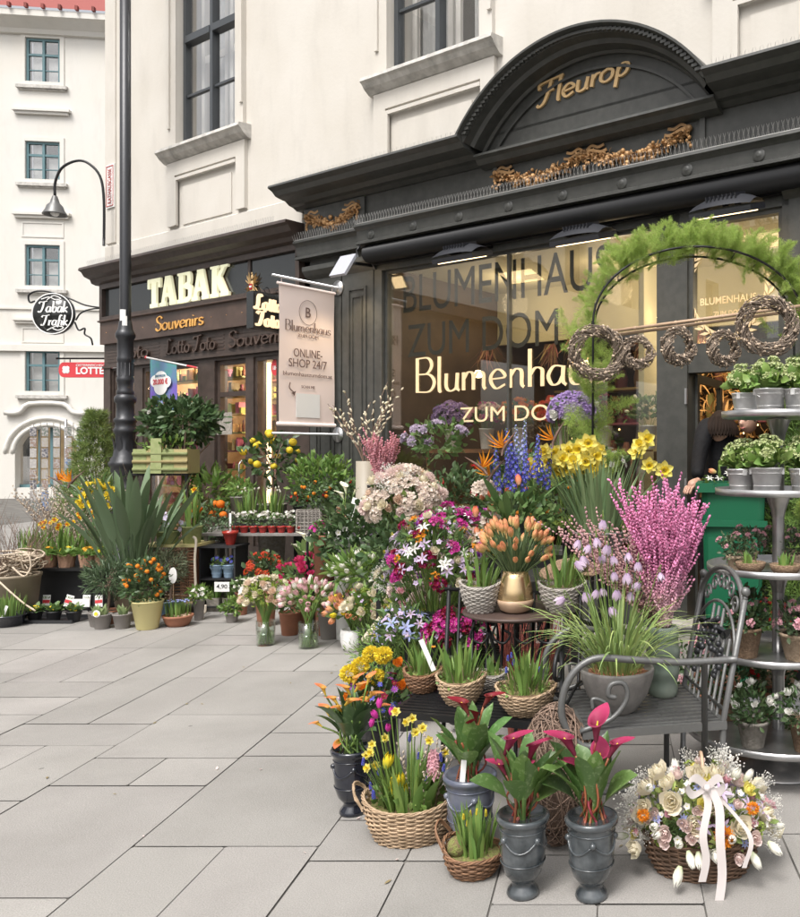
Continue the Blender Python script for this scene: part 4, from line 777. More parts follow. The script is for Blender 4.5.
# ======== pavement
base = struct('pavement', G([(-200, -30, -.006), (200, -30, -.006), (200, 400, -.006), (-200, 400, -.006)], [(0, 1, 2, 3)]), principled('paving_joint', (.16, .15, .135), .95, col2=(.07, .066, .06), nscale=4))
L = []; gp_ = .003; rg = random.Random(4)
xs = [-1.11+.71*k for k in range(-16, 12)]
for x0 in xs:
    x1 = x0+.71; y = .6+rg.uniform(0, .5)
    while y < 27:
        h_ = rg.choice([.34, .34, .5, .68, .68, .95]); h_ = h_ if y < 12 else h_*1.5; c_ = [x0, x1] if rg.random() < .5 else [x0, x0+.355, x1]
        for a, b in zip(c_[:-1], c_[1:]):
            dz = rg.uniform(-.0008, .0008); g1, g2, g3, g4 = [gp_*rg.uniform(.5, 1.5) for _ in range(4)]; c4 = .008; L.append(G([(a+g1+c4, y+g2, dz), (b-g3-c4*.6, y+g2, dz), (b-g3, y+g2+c4, dz), (b-g3, y+h_-g4-c4, dz), (b-g3-c4, y+h_-g4, dz), (a+g1+c4, y+h_-g4, dz), (a+g1, y+h_-g4-c4, dz), (a+g1, y+g2+c4, dz)], [(0, 1, 2, 7), (7, 2, 3, 6), (6, 3, 4, 5)], None, 0, False))
        y += h_
m_slab = principled('paving_slab', (.302, .288, .270), .75, island=.08, col2=(.270, .257, .240), nscale=1.6, bump=.25, bscale=160, spec=.3, hue=.008)
n = m_slab.node_tree.nodes; l = m_slab.node_tree.links; b = n['Principled BSDF']; src = b.inputs['Base Color'].links[0].from_socket
tc = n.new('ShaderNodeTexCoord'); v_ = n.new('ShaderNodeTexNoise'); v_.inputs['Scale'].default_value = 210; v_.inputs['Detail'].default_value = 2; l.new(tc.outputs['Object'], v_.inputs['Vector']); mr = n.new('ShaderNodeMapRange'); mr.inputs[1].default_value = .3; mr.inputs[2].default_value = .7; mr.inputs[3].default_value = .84; mr.inputs[4].default_value = 1.12; l.new(v_.outputs[0], mr.inputs[0])
st = n.new('ShaderNodeTexVoronoi'); st.inputs['Scale'].default_value = 3.1; l.new(tc.outputs['Object'], st.inputs['Vector']); m2 = n.new('ShaderNodeMapRange'); m2.inputs[1].default_value = .03; m2.inputs[2].default_value = .045; m2.inputs[3].default_value = .62; m2.inputs[4].default_value = 1; l.new(st.outputs['Distance'], m2.inputs[0]); mm_ = n.new('ShaderNodeMath'); mm_.operation = 'MULTIPLY'; l.new(mr.outputs[0], mm_.inputs[0]); l.new(m2.outputs[0], mm_.inputs[1])
vm = n.new('ShaderNodeVectorMath'); vm.operation = 'SCALE'; l.new(src, vm.inputs[0]); l.new(mm_.outputs[0], vm.inputs['Scale']); l.new(vm.outputs[0], b.inputs['Base Color'])
dirty(m_slab, (.55, .55, .55), .13, 2., .45, .7)
struct('paving_slabs', join(L), m_slab)
# ======== far building across the street
FB = thing('far_building', 'cream town house across the street with small blue-green windows and red roof edge', 'building', (-19.6, 27, 0), R_(7))
def fx(px): return (px-611)/840*27+19.6
wins = [(fx(24), fx(56), 1.5+(452-b_)/840*27, 1.5+(452-a_)/840*27) for a_, b_ in ((36, 82), (140, 180), (244, 287), (350, 393))]
wins += [(a_-3.4, b_-3.4, c_, d_) for a_, b_, c_, d_ in wins]; ar = (fx(15), fx(75), .35, 1.75)
part('wall', join([wallholes(-14, 9, 0, 15.6, wins, 0, .4)] if False else [wallholes(-30, 9, 2.35, 15.6, wins, 0, .4), wallholes(-30, 9, 0, 2.35, [(ar[0], ar[1], .35, 2.35)], 0, .4)]), m_white, FB)
acx = (ar[0]+ar[1])/2; aw = (ar[1]-ar[0])/2
sp_ = []; K = 20
for k in range(K):
    t0, t1 = math.pi*k/K, math.pi*(k+1)/K; p = [(acx+aw*math.cos(t), 1.45+.85*math.sin(t)) for t in (t0, t1)]
    sp_.append(G([(p[0][0], .002, p[0][1]), (p[1][0], .002, p[1][1]), (p[1][0], .002, 2.36), (p[0][0], .002, 2.36), (p[0][0], .3, p[0][1]), (p[1][0], .3, p[1][1])], [(0, 1, 2, 3), (0, 1, 5, 4)], None, 0, False))
sp_ += [tube([(acx+(aw+q)*math.cos(t), -.02, 1.45+(.85+q)*math.sin(t)) for t in np.linspace(0, math.pi, 20)], .07-.0*q, 6) for q in (.08, .3)]+[box(acx+s_*(aw+.2)-.2, acx+s_*(aw+.2)+.2, -.06, 0, 0, 1.45) for s_ in (-1, 1)]
sp_ += [tube(cr([(acx-1.25, -.1, 2.75), (acx-.8, -.1, 2.78), (acx-.5, -.1, 3.05), (acx+.5, -.1, 3.05), (acx+.8, -.1, 2.78), (acx+1.25, -.1, 2.75)], 3), .08, 6), box(acx-.35, acx+.35, -.05, 0, 3.3, 3.38)]
part('arched_opening', join(sp_), m_white, FB); m_teal = principled('teal_window_paint', (.10, .19, .21), .5)
aw_ = part('window', join([box(acx-.04, acx+.04, .2, .26, .35, 2.3), box(acx-.4, acx-.36, .2, .26, .35, 2.3), box(ar[0], ar[1], .2, .26, .35, .45)]), m_teal, FB); part('pane', box(ar[0], ar[1], .28, .29, .35, 2.3), g_pane, aw_)
part('lit_room', box(ar[0]-.1, ar[1]+.1, 1.0, 1.05, .2, 2.4), principled('warm_room_wall', (.55, .40, .2), .8, col2=(.3, .17, .08), nscale=3, emit=(1, .7, .35), estr=.12), FB)
m_frm = principled('dark_room', (.09, .09, .09), .8)
for i, (a, b, c, d) in enumerate(wins):
    wn = part('window', join([frame(a, b, c, d, .07, .04, .12), box((a+b)/2-.035, (a+b)/2+.035, .04, .12, c+.07, d-.07), box(a+.07, b-.07, .05, .11, (c+d)/2+.18, (c+d)/2+.25), box(a+.07, b-.07, .06, .1, c+(d-c)*.3, c+(d-c)*.3+.03)]), m_teal, FB)
    part('pane', box(a+.05, b-.05, .09, .095, c+.05, d-.05), g_pane, wn); part('blind', join([box(a+.12, b-.55, .2, .21, c, d), box(a+.6, b-.1, .2, .21, c, c+(d-c)*.62)]), m_curt, wn); part('room_back', box(a-.05, b+.05, .6, .62, c-.1, d+.1), m_frm, wn)
    part('sill', join([box(a-.25, b+.25, -.12, 0, c-.17, c-.07), box(a-.2, b+.2, -.06, -.001, c-.22, c-.171)]), m_stone, FB); part('surround', frame(a-.14, b+.14, c-.06, d+.14, .13, -.03, .0), m_white, FB)
    if i % 4: part('lintel', join([box(a-.35, b+.35, -.16, 0, d+.95, d+1.03), box(a-.28, b+.28, -.1, 0, d+.86, d+.949)]+([frame(a-.12, b+.12, d+.25, d+.75, .05, -.02, 0)] if i % 4 > 1 else [])), m_white, FB)
part('cornice', join([sweep([(0, 14.95), (.1, 14.97), (.15, 15.1), (.4, 15.3), (.5, 15.35), (.5, 15.55), (0, 15.6)], -30, 9), box(-30, 9, -.1, 0, 4.75, 4.95), box(-30, 9, -.05, 0, 6.1, 6.16)]), m_white, FB)
part('roof', join([G([(-30, -.55, 15.6), (9, -.55, 15.6), (9, 6, 21.6), (-30, 6, 21.6)], [(0, 1, 2, 3)], None, 0, False)]+[box(x, x+.08, -.62, -.5, 15.56, 15.7) for x in np.arange(-30, 9, .5)]), principled('red_roof_tile', (.24, .06, .05), .8, island=.3), FB)
part('pier_strips', join([box(x, x+.5, -.12, 0, 0, 4.7) for x in (3.3, 4.3)]), m_white, FB)
# houses on the other side, seen only as reflections in the glass
for i, (x, y, rz, lab) in enumerate(((-19, -2, R_(57), 'cream street house opposite the shops, left of the viewer'), )):
    h_ = thing('opposite_house', lab, 'building', (x, y, 0), rz); part('wall', wallholes(-12, 12, 5.3, 15, [(-10+k*3.2, -8.8+k*3.2, z, z+2) for k in range(7) for z in (6.4, 10.2)], 0, .4), m_white, h_); part('shop_fronts', join([wallholes(-12, 12, 0, 5.2, [(-11+k*4, -8.2+k*4, .6, 4.0) for k in range(5)], 0, .4), box(-12, 12, -.3, .0, 4.9, 5.2)]), m_brown, h_)
    part('window', join([box(-10.1+k*3.2, -8.7+k*3.2, .3, .34, z-.1, z+2.1) for k in range(7) for z in (6.4, 10.2)]), m_frm, h_)
# ======== street lamp post
t = thing('lamp_post', 'tall black cast iron lamp post with moulded base in front of the tobacconist', 'lamp post', gx(125.5, 10.5))
part('column', join([lathe([(.064, 3.1), (.06, 9.5), (.001, 9.5)], 24), lathe([(.085, 2.2), (.1, 2.23), (.1, 2.26), (.088, 2.28), (.09, 2.36), (.1, 2.38), (.1, 2.42), (.088, 2.44), (.088, 2.62), (.096, 2.64), (.096, 2.67), (.088, 2.69), (.09, 2.9), (.11, 2.93), (.115, 2.97), (.1, 3.0), (.085, 3.03), (.072, 3.12), (.064, 3.14)], 28)]+[tube([(.089*math.cos(a), .089*math.sin(a), 2.45), (.089*math.cos(a), .089*math.sin(a), 2.61)], .006, 4) for a in np.arange(0, 6.2, .524)]), m_iron, t)
part('base', join([lathe([(.24, 0), (.24, .2), (.2, .24), (.2, .28), (.185, .3), (.18, .75), (.2, .77), (.21, .82), (.2, .88), (.15, .92), (.13, .95), (.13, 1.0), (.155, 1.02), (.155, 1.06), (.13, 1.08), (.135, 1.15), (.155, 1.24), (.165, 1.27), (.165, 1.31), (.19, 1.33), (.19, 1.37), (.17, 1.39), (.165, 1.42), (.14, 1.45), (.112, 1.62), (.112, 1.72), (.13, 1.74), (.135, 1.78), (.12, 1.8), (.115, 1.86), (.13, 1.88), (.13, 1.91), (.105, 1.93), (.1, 2.02), (.1, 2.1), (.12, 2.12), (.125, 2.16), (.12, 2.19), (.09, 2.22)], 28)]+[tube([(.182*math.cos(a), .182*math.sin(a), .32), (.182*math.cos(a), .182*math.sin(a), .73)], .012, 4) for a in np.arange(0, 6.2, .524)]), m_iron, t)
part('leaf_relief', inst(blade(.3, .07, 4, -.08, .35, .3, 'ell'), [np.array(trn(.135*math.cos(a), .135*math.sin(a), 1.40)@rot('Z', a)) for a in np.arange(0, 6.2, .785)]), m_iron, t)
part('sticker', join([gridf(6, 2, lambda u, v: (.078*np.cos(-1.9+u*.9), .078*np.sin(-1.9+u*.9), 2.68+v*.14+0*u), 0, sm=False), gridf(5, 2, lambda u, v: (.079*np.cos(-1.5+u*.7), .079*np.sin(-1.5+u*.7), 2.58+v*.16+0*u), 0)]).mv(0, 0, .45), m_paper, t)
# swan-neck wall lamp at the corner
q = at(104, 240, 11.9); t = thing('swan_neck_lamp', 'small enamel lamp on a thin arched swan neck rising from the shop corner', 'street lamp', (q[0], q[1], 0))
pxz = lambda px, py: (((px-104)/840*11.9), 0, 1.5-(py-452)/840*11.9)
part('arm', tube(cr([pxz(104, 246), pxz(104, 200), pxz(100, 176), pxz(88, 163), pxz(76, 161), pxz(62, 168), pxz(55.5, 182), pxz(55, 196)], 5), .018, 8), m_black, t)
hx = pxz(55, 196); part('lamp_shade', lathe([(.03, 0), (.05, -.06), (.06, -.1), (.1, -.14), (.12, -.2), (.15, -.25), (.155, -.27), (.14, -.265), (.09, -.17), (.001, -.14)], 20).mv(*hx), m_grill, t); part('bulb', ball(.06, 10, 6).mv(hx[0], 0, hx[2]-.23), m_whitep, t)
# round sign
q = at(54, 314, 12.2); t = thing('round_sign', 'round black Tabak Trafik sign with white script on a curled iron bracket', 'sign', (q[0], q[1], q[2]))
rr_ = .30; part('disc', join([lathe([(.001, -.03), (rr_, -.03), (rr_, .03), (.001, .03)], 36).x(rot('X', math.pi/2)), lathe([(rr_-.015, .031), (rr_-.015, .036), (rr_, .036), (rr_, .031)], 36, 1).x(rot('X', math.pi/2))]), [m_board, m_paper], t)
part('lettering', join([pen('Tabak', -.21, .22, .02, .16, .004, .06, .17, .15), pen('Trafik', -.17, .22, -.17, .15, .004, .06, .17, .15), ribbon(cr([(-.16, .21), (-.05, .24), (.05, .2), (.12, .22), (.02, .26), (-.08, .2)], 5), .012, .004), ribbon(cr([(-.02, -.2), (.08, -.24), (.16, -.2), (.06, -.18), (-.08, -.24)], 5), .012, .0045)]).mv(0, -.031, 0), m_paper, t)
bx_ = lambda px, py: ((px-54)/840*12.2, .02, -(py-314)/840*12.2)
part('bracket', join([tube(cr([bx_(34, 301), bx_(29, 302), bx_(28, 295), bx_(36, 291), bx_(50, 292), bx_(68, 298), bx_(85, 305), bx_(104, 308)], 5), .013, 6), tube(cr([bx_(75, 320), bx_(80, 313), bx_(90, 309), bx_(104, 308)], 5), .011, 6), tube(cr([bx_(74, 322), bx_(78, 330), bx_(84, 328), bx_(84, 334), bx_(90, 338), bx_(92, 345)], 5), .012, 6)]), m_black, t)
q = at(60, 370, 12.4); t = thing('lottery_sign', 'long red rounded lottery sign with white clover and letters under a black rod', 'sign', q)
W_ = 1.0; sh = [(.07*math.cos(a)+.07, .0+.11*math.sin(a)) for a in np.linspace(math.pi/2, 3*math.pi/2, 10)]+[(W_, -.11), (W_, .11)]
part('panel', prism(sh, -.03, .03), m_stk, t); part('lettering', join([btext('LOTTERIEN', .26, -.06, .1, .7, .03, .004), btext('ÖSTERREICHISCHE', .26, .05, .035, .5, .0, .004)]+[ball(.035, 8, 4).sc(1, .1, 1).mv(.11+.03*math.cos(k*1.57+.8), -.0, .03*math.sin(k*1.57+.8)) for k in range(4)]).mv(0, -.032, 0), m_paper, t)
part('rod', join([bar((-.05, 0, .17), (W_, 0, .17), .014, 6), bar((.15, 0, .1), (.15, 0, .17), .008, 4), bar((.8, 0, .1), (.8, 0, .17), .008, 4)]), m_black, t)
# ================= foreground group =================
def rel(L, px, py, dy=0.): q = at(px, py, L[1]+dy); return np.array([q[0]-L[0], dy, q[2]-L[2]])
def spot(px, py, dy=0.): g_ = gp(px, py); return (g_[0], g_[1]+dy, 0.)
H_calP = head('calla', CAL_P, P_yel, nvar=3, H=.08, W_=.034); H_calO = head('calla', CAL_O, P_yel, nvar=3, H=.06, W_=.024); H_calR = head('calla', CAL_R, P_yel, nvar=2, H=.06, W_=.026); H_calW = head('calla', CAL_W, P_yel, H=.08, W_=.03)
def calla(t, L, rim, rr, fl, hm, nl, leafL, W_, lm, sm, extra=(), spread=(.05, .75), nst=16):
    st = []; T0 = []
    for i, (px, py, sc_, az, tl) in enumerate(fl):
        p = rel(L, px, py, rng.uniform(-.04, .04)); d = np.array([math.sin(tl)*math.cos(az), math.sin(tl)*math.sin(az), math.cos(tl)]); b0 = np.array([rng.normal()*rr*.25, rng.normal()*rr*.25, rim]); base_ = p-d*.045*sc_
        st.append(tube(cr([b0, b0*.55+base_*.45+np.array([0, 0, .03]), base_], 4), [.0045]+[.004]*8, 5))
        Mz = np.array(trn(*base_))@np.array(rot('Z', az))@np.array(rot('Y', tl))@np.diag([sc_, sc_, sc_, 1]); addo('flower', hm[i % len(hm)], t, Mz)
    part('stem', join(st+[tube(cr([(rng.normal()*rr*.3, rng.normal()*rr*.3, rim), (rng.normal()*rr*.25, rng.normal()*rr*.25, rim+leafL*.25), (rng.normal()*rr*.35, rng.normal()*rr*.35, rim+leafL*.6)], 3), .0042, 5) for _ in range(nst)]), sm, t)
    lf = []
    for i in range(nl):
        az = i*2.4+rng.uniform(-.3, .3); q = rng.uniform(.2, 1); lf.append(blade(leafL*rng.uniform(.75, 1.15), W_*rng.uniform(.8, 1.25), 9, spread[0]+spread[1]*q*.5, rng.uniform(.3, 1.5)*q, .35, 'paddle', az, rng.uniform(-.6, .6), 0, .08).mv(rr*.25*math.cos(az), rr*.25*math.sin(az), rim))
    for px, py, l_, az in extra:
        lf.append(blade(l_, W_*1.3, 10, .5, .9, .3, 'paddle', az, rng.uniform(-.5, .5), 0, .08).mv(0, 0, rim))
    part('leaves', join(lf), lm, t)
L = spot(349, 818, .05); t = thing('potted_calla', 'orange calla lilies in a glossy navy urn, leftmost of the urns', 'potted plant', L)
part('urn', urn(.088, .275), m_navy, t); part('soil', soil(.07, .25), m_soil, t)
calla(t, L, .25, .08, [(325, 706, 1, 2.6, .6), (332, 697, .9, 3, .7), (345, 686, 1, 3.3, .5), (352, 699, 1.1, 0, .8), (361, 683, 1, .2, .6), (364, 698, 1.1, -1, .8), (375, 692, 1, 0, .8), (382, 704, 1, .3, .9), (337, 706, .9, -2, .7), (315, 722, .8, 3.1, 1), (338, 742, .9, -1.7, 1.2), (357, 676, .9, .5, .4), (370, 675, .9, 1, .4), (322, 686, .9, 3, .4)], H_calO, 26, .25, .055, CALLAD, LG, (), (0, .55))
def dcall(px, py, lab, um, fl, seed, nl=12):
    L = spot(px, py, .06); t = thing('potted_calla', lab, 'potted plant', L); part('urn', urn(.09, .275).x(rot('Z', seed)), um, t); part('soil', soil(.072, .25), m_soil, t)
    calla(t, L, .25, .08, [(a, b, c*1.08, d, e*.62) for a, b, c, d, e in fl], H_calP, nl, .28, .08, CALLAF, m_redst, [(0, 0, .24, 3.3), (0, 0, .2, .1)], (.0, .55)); return t, L
dcall(521, 903, 'dark pink calla lilies in a grey urn between the brown basket and the twig ball', m_slate, [(512, 740, 1.15, 0, .75), (534, 747, 1.1, -.3, .6), (500, 765, .8, 3, .9), (525, 764, 1, -1.2, .9)], .4, 13)
dcall(591, 906, 'magenta calla lilies in a dark grey urn right of the twig ball', m_slate, [(597, 724, 1.2, 1, .2), (566, 740, 1.2, 3, .9), (579, 766, 1.15, 3.3, .8), (600, 756, 1.1, 1.6, .3), (616, 745, 1, .2, .9)], 1.3, 13)
L = gx(470, 3.17); t = thing('potted_calla', 'dark red calla lilies in a blue-grey urn with a white plant label', 'potted plant', L); part('urn', urn(.1, .29), m_blueg, t); part('soil', soil(.078, .265), m_soil, t)
calla(t, L, .26, .08, [(461, 700, 1.35, 3, .5), (492, 694, 1.3, 0, .6), (475, 712, 1, -2, .2), (470, 722, .9, -1, .1)], H_calR, 16, .26, .075, CALLAF, m_redst, (), (0, .5))
part('plant_label', box(-.01, .01, -.001, .001, 0, .1).x(rot('Y', .08)).mv(-.02, -.06, .26), m_paper, t)
# big oval basket
L = spot(402, 852, .12); t = thing('flower_basket', 'oval pale wicker basket of yellow tulips, hyacinth and small daffodils', 'basket', L)
pf = [(0, .095, 0), (.5, .122, .07), (1, .135, .145)]; sw = lambda a, t_: .03*np.abs(np.cos(a))**3*np.array(t_)**2
part('basket', weave(pf, 96, 18, .0045, .0042, 1.32, 0, 30, 0, sw), m_wick, t)
for s_ in (-1, 1): part('handle', join([tube(cr([(s_*.165, -.06, .13), (s_*.2, -.05, .18), (s_*.215, 0, .205), (s_*.2, .05, .18), (s_*.165, .06, .13)], 5)+rng.normal(size=(21, 3))*.0015+[0, 0, k*.004], .0045, 5) for k in range(3)]), m_wick, t)
part('moss', soil(.13, .12).sc(1.3, 1, 1), m_moss, t)
part('foliage', join([clump(70, .22, .016, 'lin', (.02, .35), (.05, .6), .10, c=(0, 0, .12)), clump(22, .2, .035, 'lance', (.05, .4), (.1, .7), .1, c=(0, 0, .12)), leafcloud(80, (.15, .1, .05), (0, 0, .16), .035, .02)]), LG, t)
fl_ = []
def atp(t, L, name, hm, pts, sc_=1., tilt=.3, dys=.05, dirf=None):
    P = np.array([rel(L, px, py, rng.uniform(-dys, dys)) for px, py in pts]); D = rng.normal(size=P.shape)*tilt+[0, -tilt*.6, 1] if dirf is None else np.array([dirf(p) for p in P])+rng.normal(size=P.shape)*.15
    put(t, name, hm, mats(P, D, sc_*rng.uniform(.88, 1.12, len(P)))); return P
HT_Y = head('tulip', TUL_Y, H=.062, R=.026, close=.5, ol=.1); HT_PK = head('tulip', P_mag, H=.04, R=.015, ol=.2); H_D = head('daff', P_lem, P_yel, m_stem, R=.036, nvar=3); H_Ds = head('daff', P_lem, P_yel, m_stem, R=.02)
H_HY = head('hyac', P_pink, m_stem, H=.085, R=.028, nvar=1); H_MU = head('musc', P_blue, m_stem); toCam = lambda p: np.array([rng.uniform(-.7, .7), -1, .25])
a1 = atp(t, L, 'tulip_flower', HT_Y, [(386, 768), (395, 790), (403, 797), (393, 800), (402, 786)], 1, .15, .03)
a2 = atp(t, L, 'tulip_flower', HT_PK, [(377, 718), (391, 715), (388, 731), (379, 708), (371, 727)], 1, .25)
a3 = atp(t, L, 'daffodil_flower', H_Ds, [(385, 738), (407, 722), (422, 728), (430, 740), (415, 732), (371, 752), (376, 765), (396, 712), (366, 755), (368, 768), (445, 752), (372, 744), (412, 718)], 1, .1, .06, toCam)
a4 = atp(t, L, 'hyacinth_flower', H_HY, [(434, 778)], 1.15, .05, .02)
a5 = atp(t, L, 'muscari_flower', H_MU, [(425, 785), (441, 762), (443, 772), (371, 790), (374, 800), (378, 776), (424, 795), (419, 760), (363, 766), (409, 742)], 1, .15)
part('stem', stems([np.array([p[0]*.6, p[1]*.6, .12]) for p in np.vstack([a1, a2, a3, a5])], np.vstack([a1, a2, a3, a5]), .0022), m_stem, t)
tw, tp = twigs(9, .3, .35, .0018, .08, 1, c=(.05, 0, .12)); part('catkin_twigs', join([tw, along(tp, .02, ball(.006, 6, 4).sc(.7, .7, 1.4).mat(1))]), [m_twig, m_catw], t)
# small brown basket
L = spot(469, 885, .09); t = thing('small_basket', 'small brown wicker basket of green bulb shoots and moss in front of the urns', 'basket', L)
sw2 = lambda a, t_: (.035*np.clip(-np.cos(a+.3), 0, 1)**2)*np.array(t_)**2
part('basket', weave([(0, .065, 0), (.5, .09, .035), (1, .102, .08)], 80, 10, .004, .0042, 1.05, 0, 24, 0, sw2), m_wickb, t)
part('handle', join([tube(cr([(-.1, -.05, .1), (-.13, -.02, .15), (-.125, .04, .16), (-.09, .08, .1)], 6)+[0, 0, k*.005], .004, 5) for k in range(3)]), m_wickb, t)
part('moss', join([soil(.095, .07), ball(.036, 12, 8).mv(-.055, -.02, .1)]), m_moss, t); part('foliage', join([clump(60, .17, .014, 'lin', (0, .3), (0, .4), .06, c=(.01, 0, .07))]), LG, t)
P = np.array([[x, y, .16+.05*rng.random()] for x, y in rng.uniform(-.05, .05, (7, 2))]); put(t, 'muscari_flower', head('musc', P_yel, m_stem), mats(P, [0, 0, 1], .7))
# twig ball
L = gx(556, 3.2); nb = []
for i in range(230):
    a = rng.uniform(0, 6.283); n_ = nrm(rng.normal(size=3)); u_ = nrm(np.cross(n_, [0.3, .2, 1])); v_ = np.cross(n_, u_); tt = np.linspace(a, a+rng.uniform(1.2, 3), 12)
    off = n_*rng.uniform(-.35, .35); r_ = math.sqrt(1-np.dot(off, off))*rng.uniform(.9, 1.02); P = off+(np.cos(tt)[:, None]*u_+np.sin(tt)[:, None]*v_)*r_; nb.append(tube(P*[.135, .12, .27]+[0, 0, .275], rng.uniform(.0018, .0034), 4, 0, False))
solo('twig_ball', join(nb+[ball(.98, 16, 12).sc(.105, .09, .225).mv(0, 0, .275)]), m_twig, 'tall egg-shaped ball of woven bare twigs standing between two calla urns', 'twig ball', L)
# basket with bow
L = spot(705, 888, .13); t = thing('gift_basket', 'brown wicker basket full of pastel roses, tulips and baby breath tied with a white ribbon', 'basket', L)
part('basket', weave([(0, .10, 0), (.5, .125, .06), (1, .135, .13)], 110, 15, .004, .0042, 1.55, 0, 34, 0, lambda a, t_: .02*np.abs(np.cos(a))**2*np.array(t_)), m_wickd, t)
part('handle', join([tube(cr([(0, -.12+.0*k, .12), (0.0+k*.004, -.1, .3), (.0, 0, .42), (0, .1, .3), (0, .12, .12)], 6), .006, 6) for k in range(2)]), m_bamboo, t)
R1 = head('rose', P_cream, R=.036); R2 = head('rose', P_blush, R=.024); R3 = head('rose', P_pink, R=.02); LI = head('lily', P_lilp, P_yel, R=.045); ST = head('star', P_bluep, CENY, R=.02, n=8, W_=.4); GY = head('gyps', P_white, R=.075, n=90, nvar=3); TW = head('tulip', TUL_W, H=.058, R=.019); MO = head('mum', P_or, R=.03); FR = head('star', P_white, CENY, R=.017, cup=.4)
bouquet(t, (.25, .17, .215), (0, 0, .15), [(16, 1.0, R1, 'rose_flower'), (16, 1.0, R2, 'rose_flower'), (12, .9, R3, 'rose_flower'), (18, 1, head('rose', P_white, R=.02), 'rose_flower'), (9, .8, LI, 'lily_flower'), (16, .9, ST, 'aster_flower'), (4, 1, GY, 'baby_breath'), (8, 1, head('rose', P_lem, R=.022), 'rose_flower'), (14, .7, head('cluster', LY, LG, R=.025, n=24), 'berry_sprig'), (6, .9, TW, 'tulip_flower'), (46, .9, FR, 'filler_flower')], (0, 0, .05), leafm((.30, .38, .12)), 520, (.035, .017), cut=-.02, stem=False, hn='flower')
put(t, 'baby_breath', GY, mats([rel(L, px, py, dy) for px, py, dy in ((636, 800, 0), (640, 822, -.03), (648, 780, 0), (768, 806, 0), (766, 826, -.03), (758, 784, .03), (646, 838, -.06), (764, 842, -.06), (715, 758, .06), (690, 762, .05))], [[(px-705)*.012, -.3, .5] for px in (636, 640, 648, 768, 766, 758, 646, 764, 715, 690)], .62))
lx = lambda px, py, dy=-.14: rel(L, px, py, dy)
Pq = [lx(*q) for q in ((673, 792), (685, 781, -.15))]; put(t, 'rose_flower', head('rose', P_cream, R=.045, nvar=2), mats([lx(672, 802, -.15), lx(645, 806, -.1)], [[-.2, -1, .5], [-.4, -1, .3]], [1, .7]))
put(t, 'mum_flower', MO, mats([lx(723, 836, -.15), lx(643, 815, -.12), lx(752, 808, -.12)], [[0, -1, .3]]*3, [1.15, .7, .7]))
put(t, 'tulip_flower', head('tulip', TUL_W, H=.07, R=.023), mats([lx(680, 866, -.17), lx(688, 851, -.15), lx(698, 852, -.15), lx(714, 850, -.15), lx(751, 852, -.15), lx(768, 842, -.12), lx(656, 826, -.12), lx(651, 788, -.1)], [[-.3, -.4, -1], [.2, -.6, -.6], [0, -.7, -.6], [.1, -.8, -.3], [.5, -.6, -.8], [.7, -.6, -.5], [-.3, -1, .3], [-.3, -1, .4]], [1, .9, .85, .85, .9, .9, .9, .85]))
put(t, 'rose_flower', R2, mats([lx(687, 827, -.16), lx(692, 838, -.16), lx(682, 823, -.16), lx(755, 838, -.14), lx(697, 810, -.15)], [[0, -1, .3]]*5, [.9, 1, .8, 1.1, .9]))
part('green_tuft', inst(blade(.03, .005, 2, 0, .5, 0), mats(np.array([rel(L, 672+dx, 832+dy, -.12) for dx, dy in rng.normal(size=(220, 2))*[7, 5]]), rng.normal(size=(220, 3))+[0, -.8, .6])), LM, t)
m_rib = principled('satin_ribbon', (.70, .64, .62), .35, trans=.2)
def strip(P, wd, m=0, side=(1, 0, 0)):
    P = cr(P, 6); sd = np.array(side)*wd/2; k = len(P); V = np.stack([P-sd, P+sd], 1).reshape(-1, 3); i = np.arange(k-1)*2; return G(V, np.stack([i, i+1, i+3, i+2], -1), None, m)
y0 = -.19
part('ribbon', join([strip([lx(704, 787, y0), lx(708, 805, y0-.01), lx(703, 835, y0-.02), lx(706, 860, y0-.01), lx(702, 882, y0)], .026), strip([lx(710, 787, y0-.01), lx(719, 808, y0-.02), lx(720, 840, y0-.03), lx(722, 875, y0-.02), lx(719, 903, y0-.02)], .03), strip([lx(708, 787, y0), lx(735, 815, y0), lx(751, 840, y0-.01), lx(744, 868, y0)], .016),
  strip([lx(707, 787, y0-.01), lx(695, 778, y0-.03), lx(687, 785, y0-.03), lx(693, 795, y0-.01), lx(707, 788, y0-.01)], .03, side=(.3, 0, .9)), strip([lx(707, 787, y0-.01), lx(718, 778, y0-.03), lx(724, 783, y0-.03), lx(719, 792, y0-.01), lx(707, 788, y0-.01)], .03, side=(-.3, 0, .9)), ball(.012, 8, 5).mv(*lx(707, 788, y0-.02))]), m_rib, t)
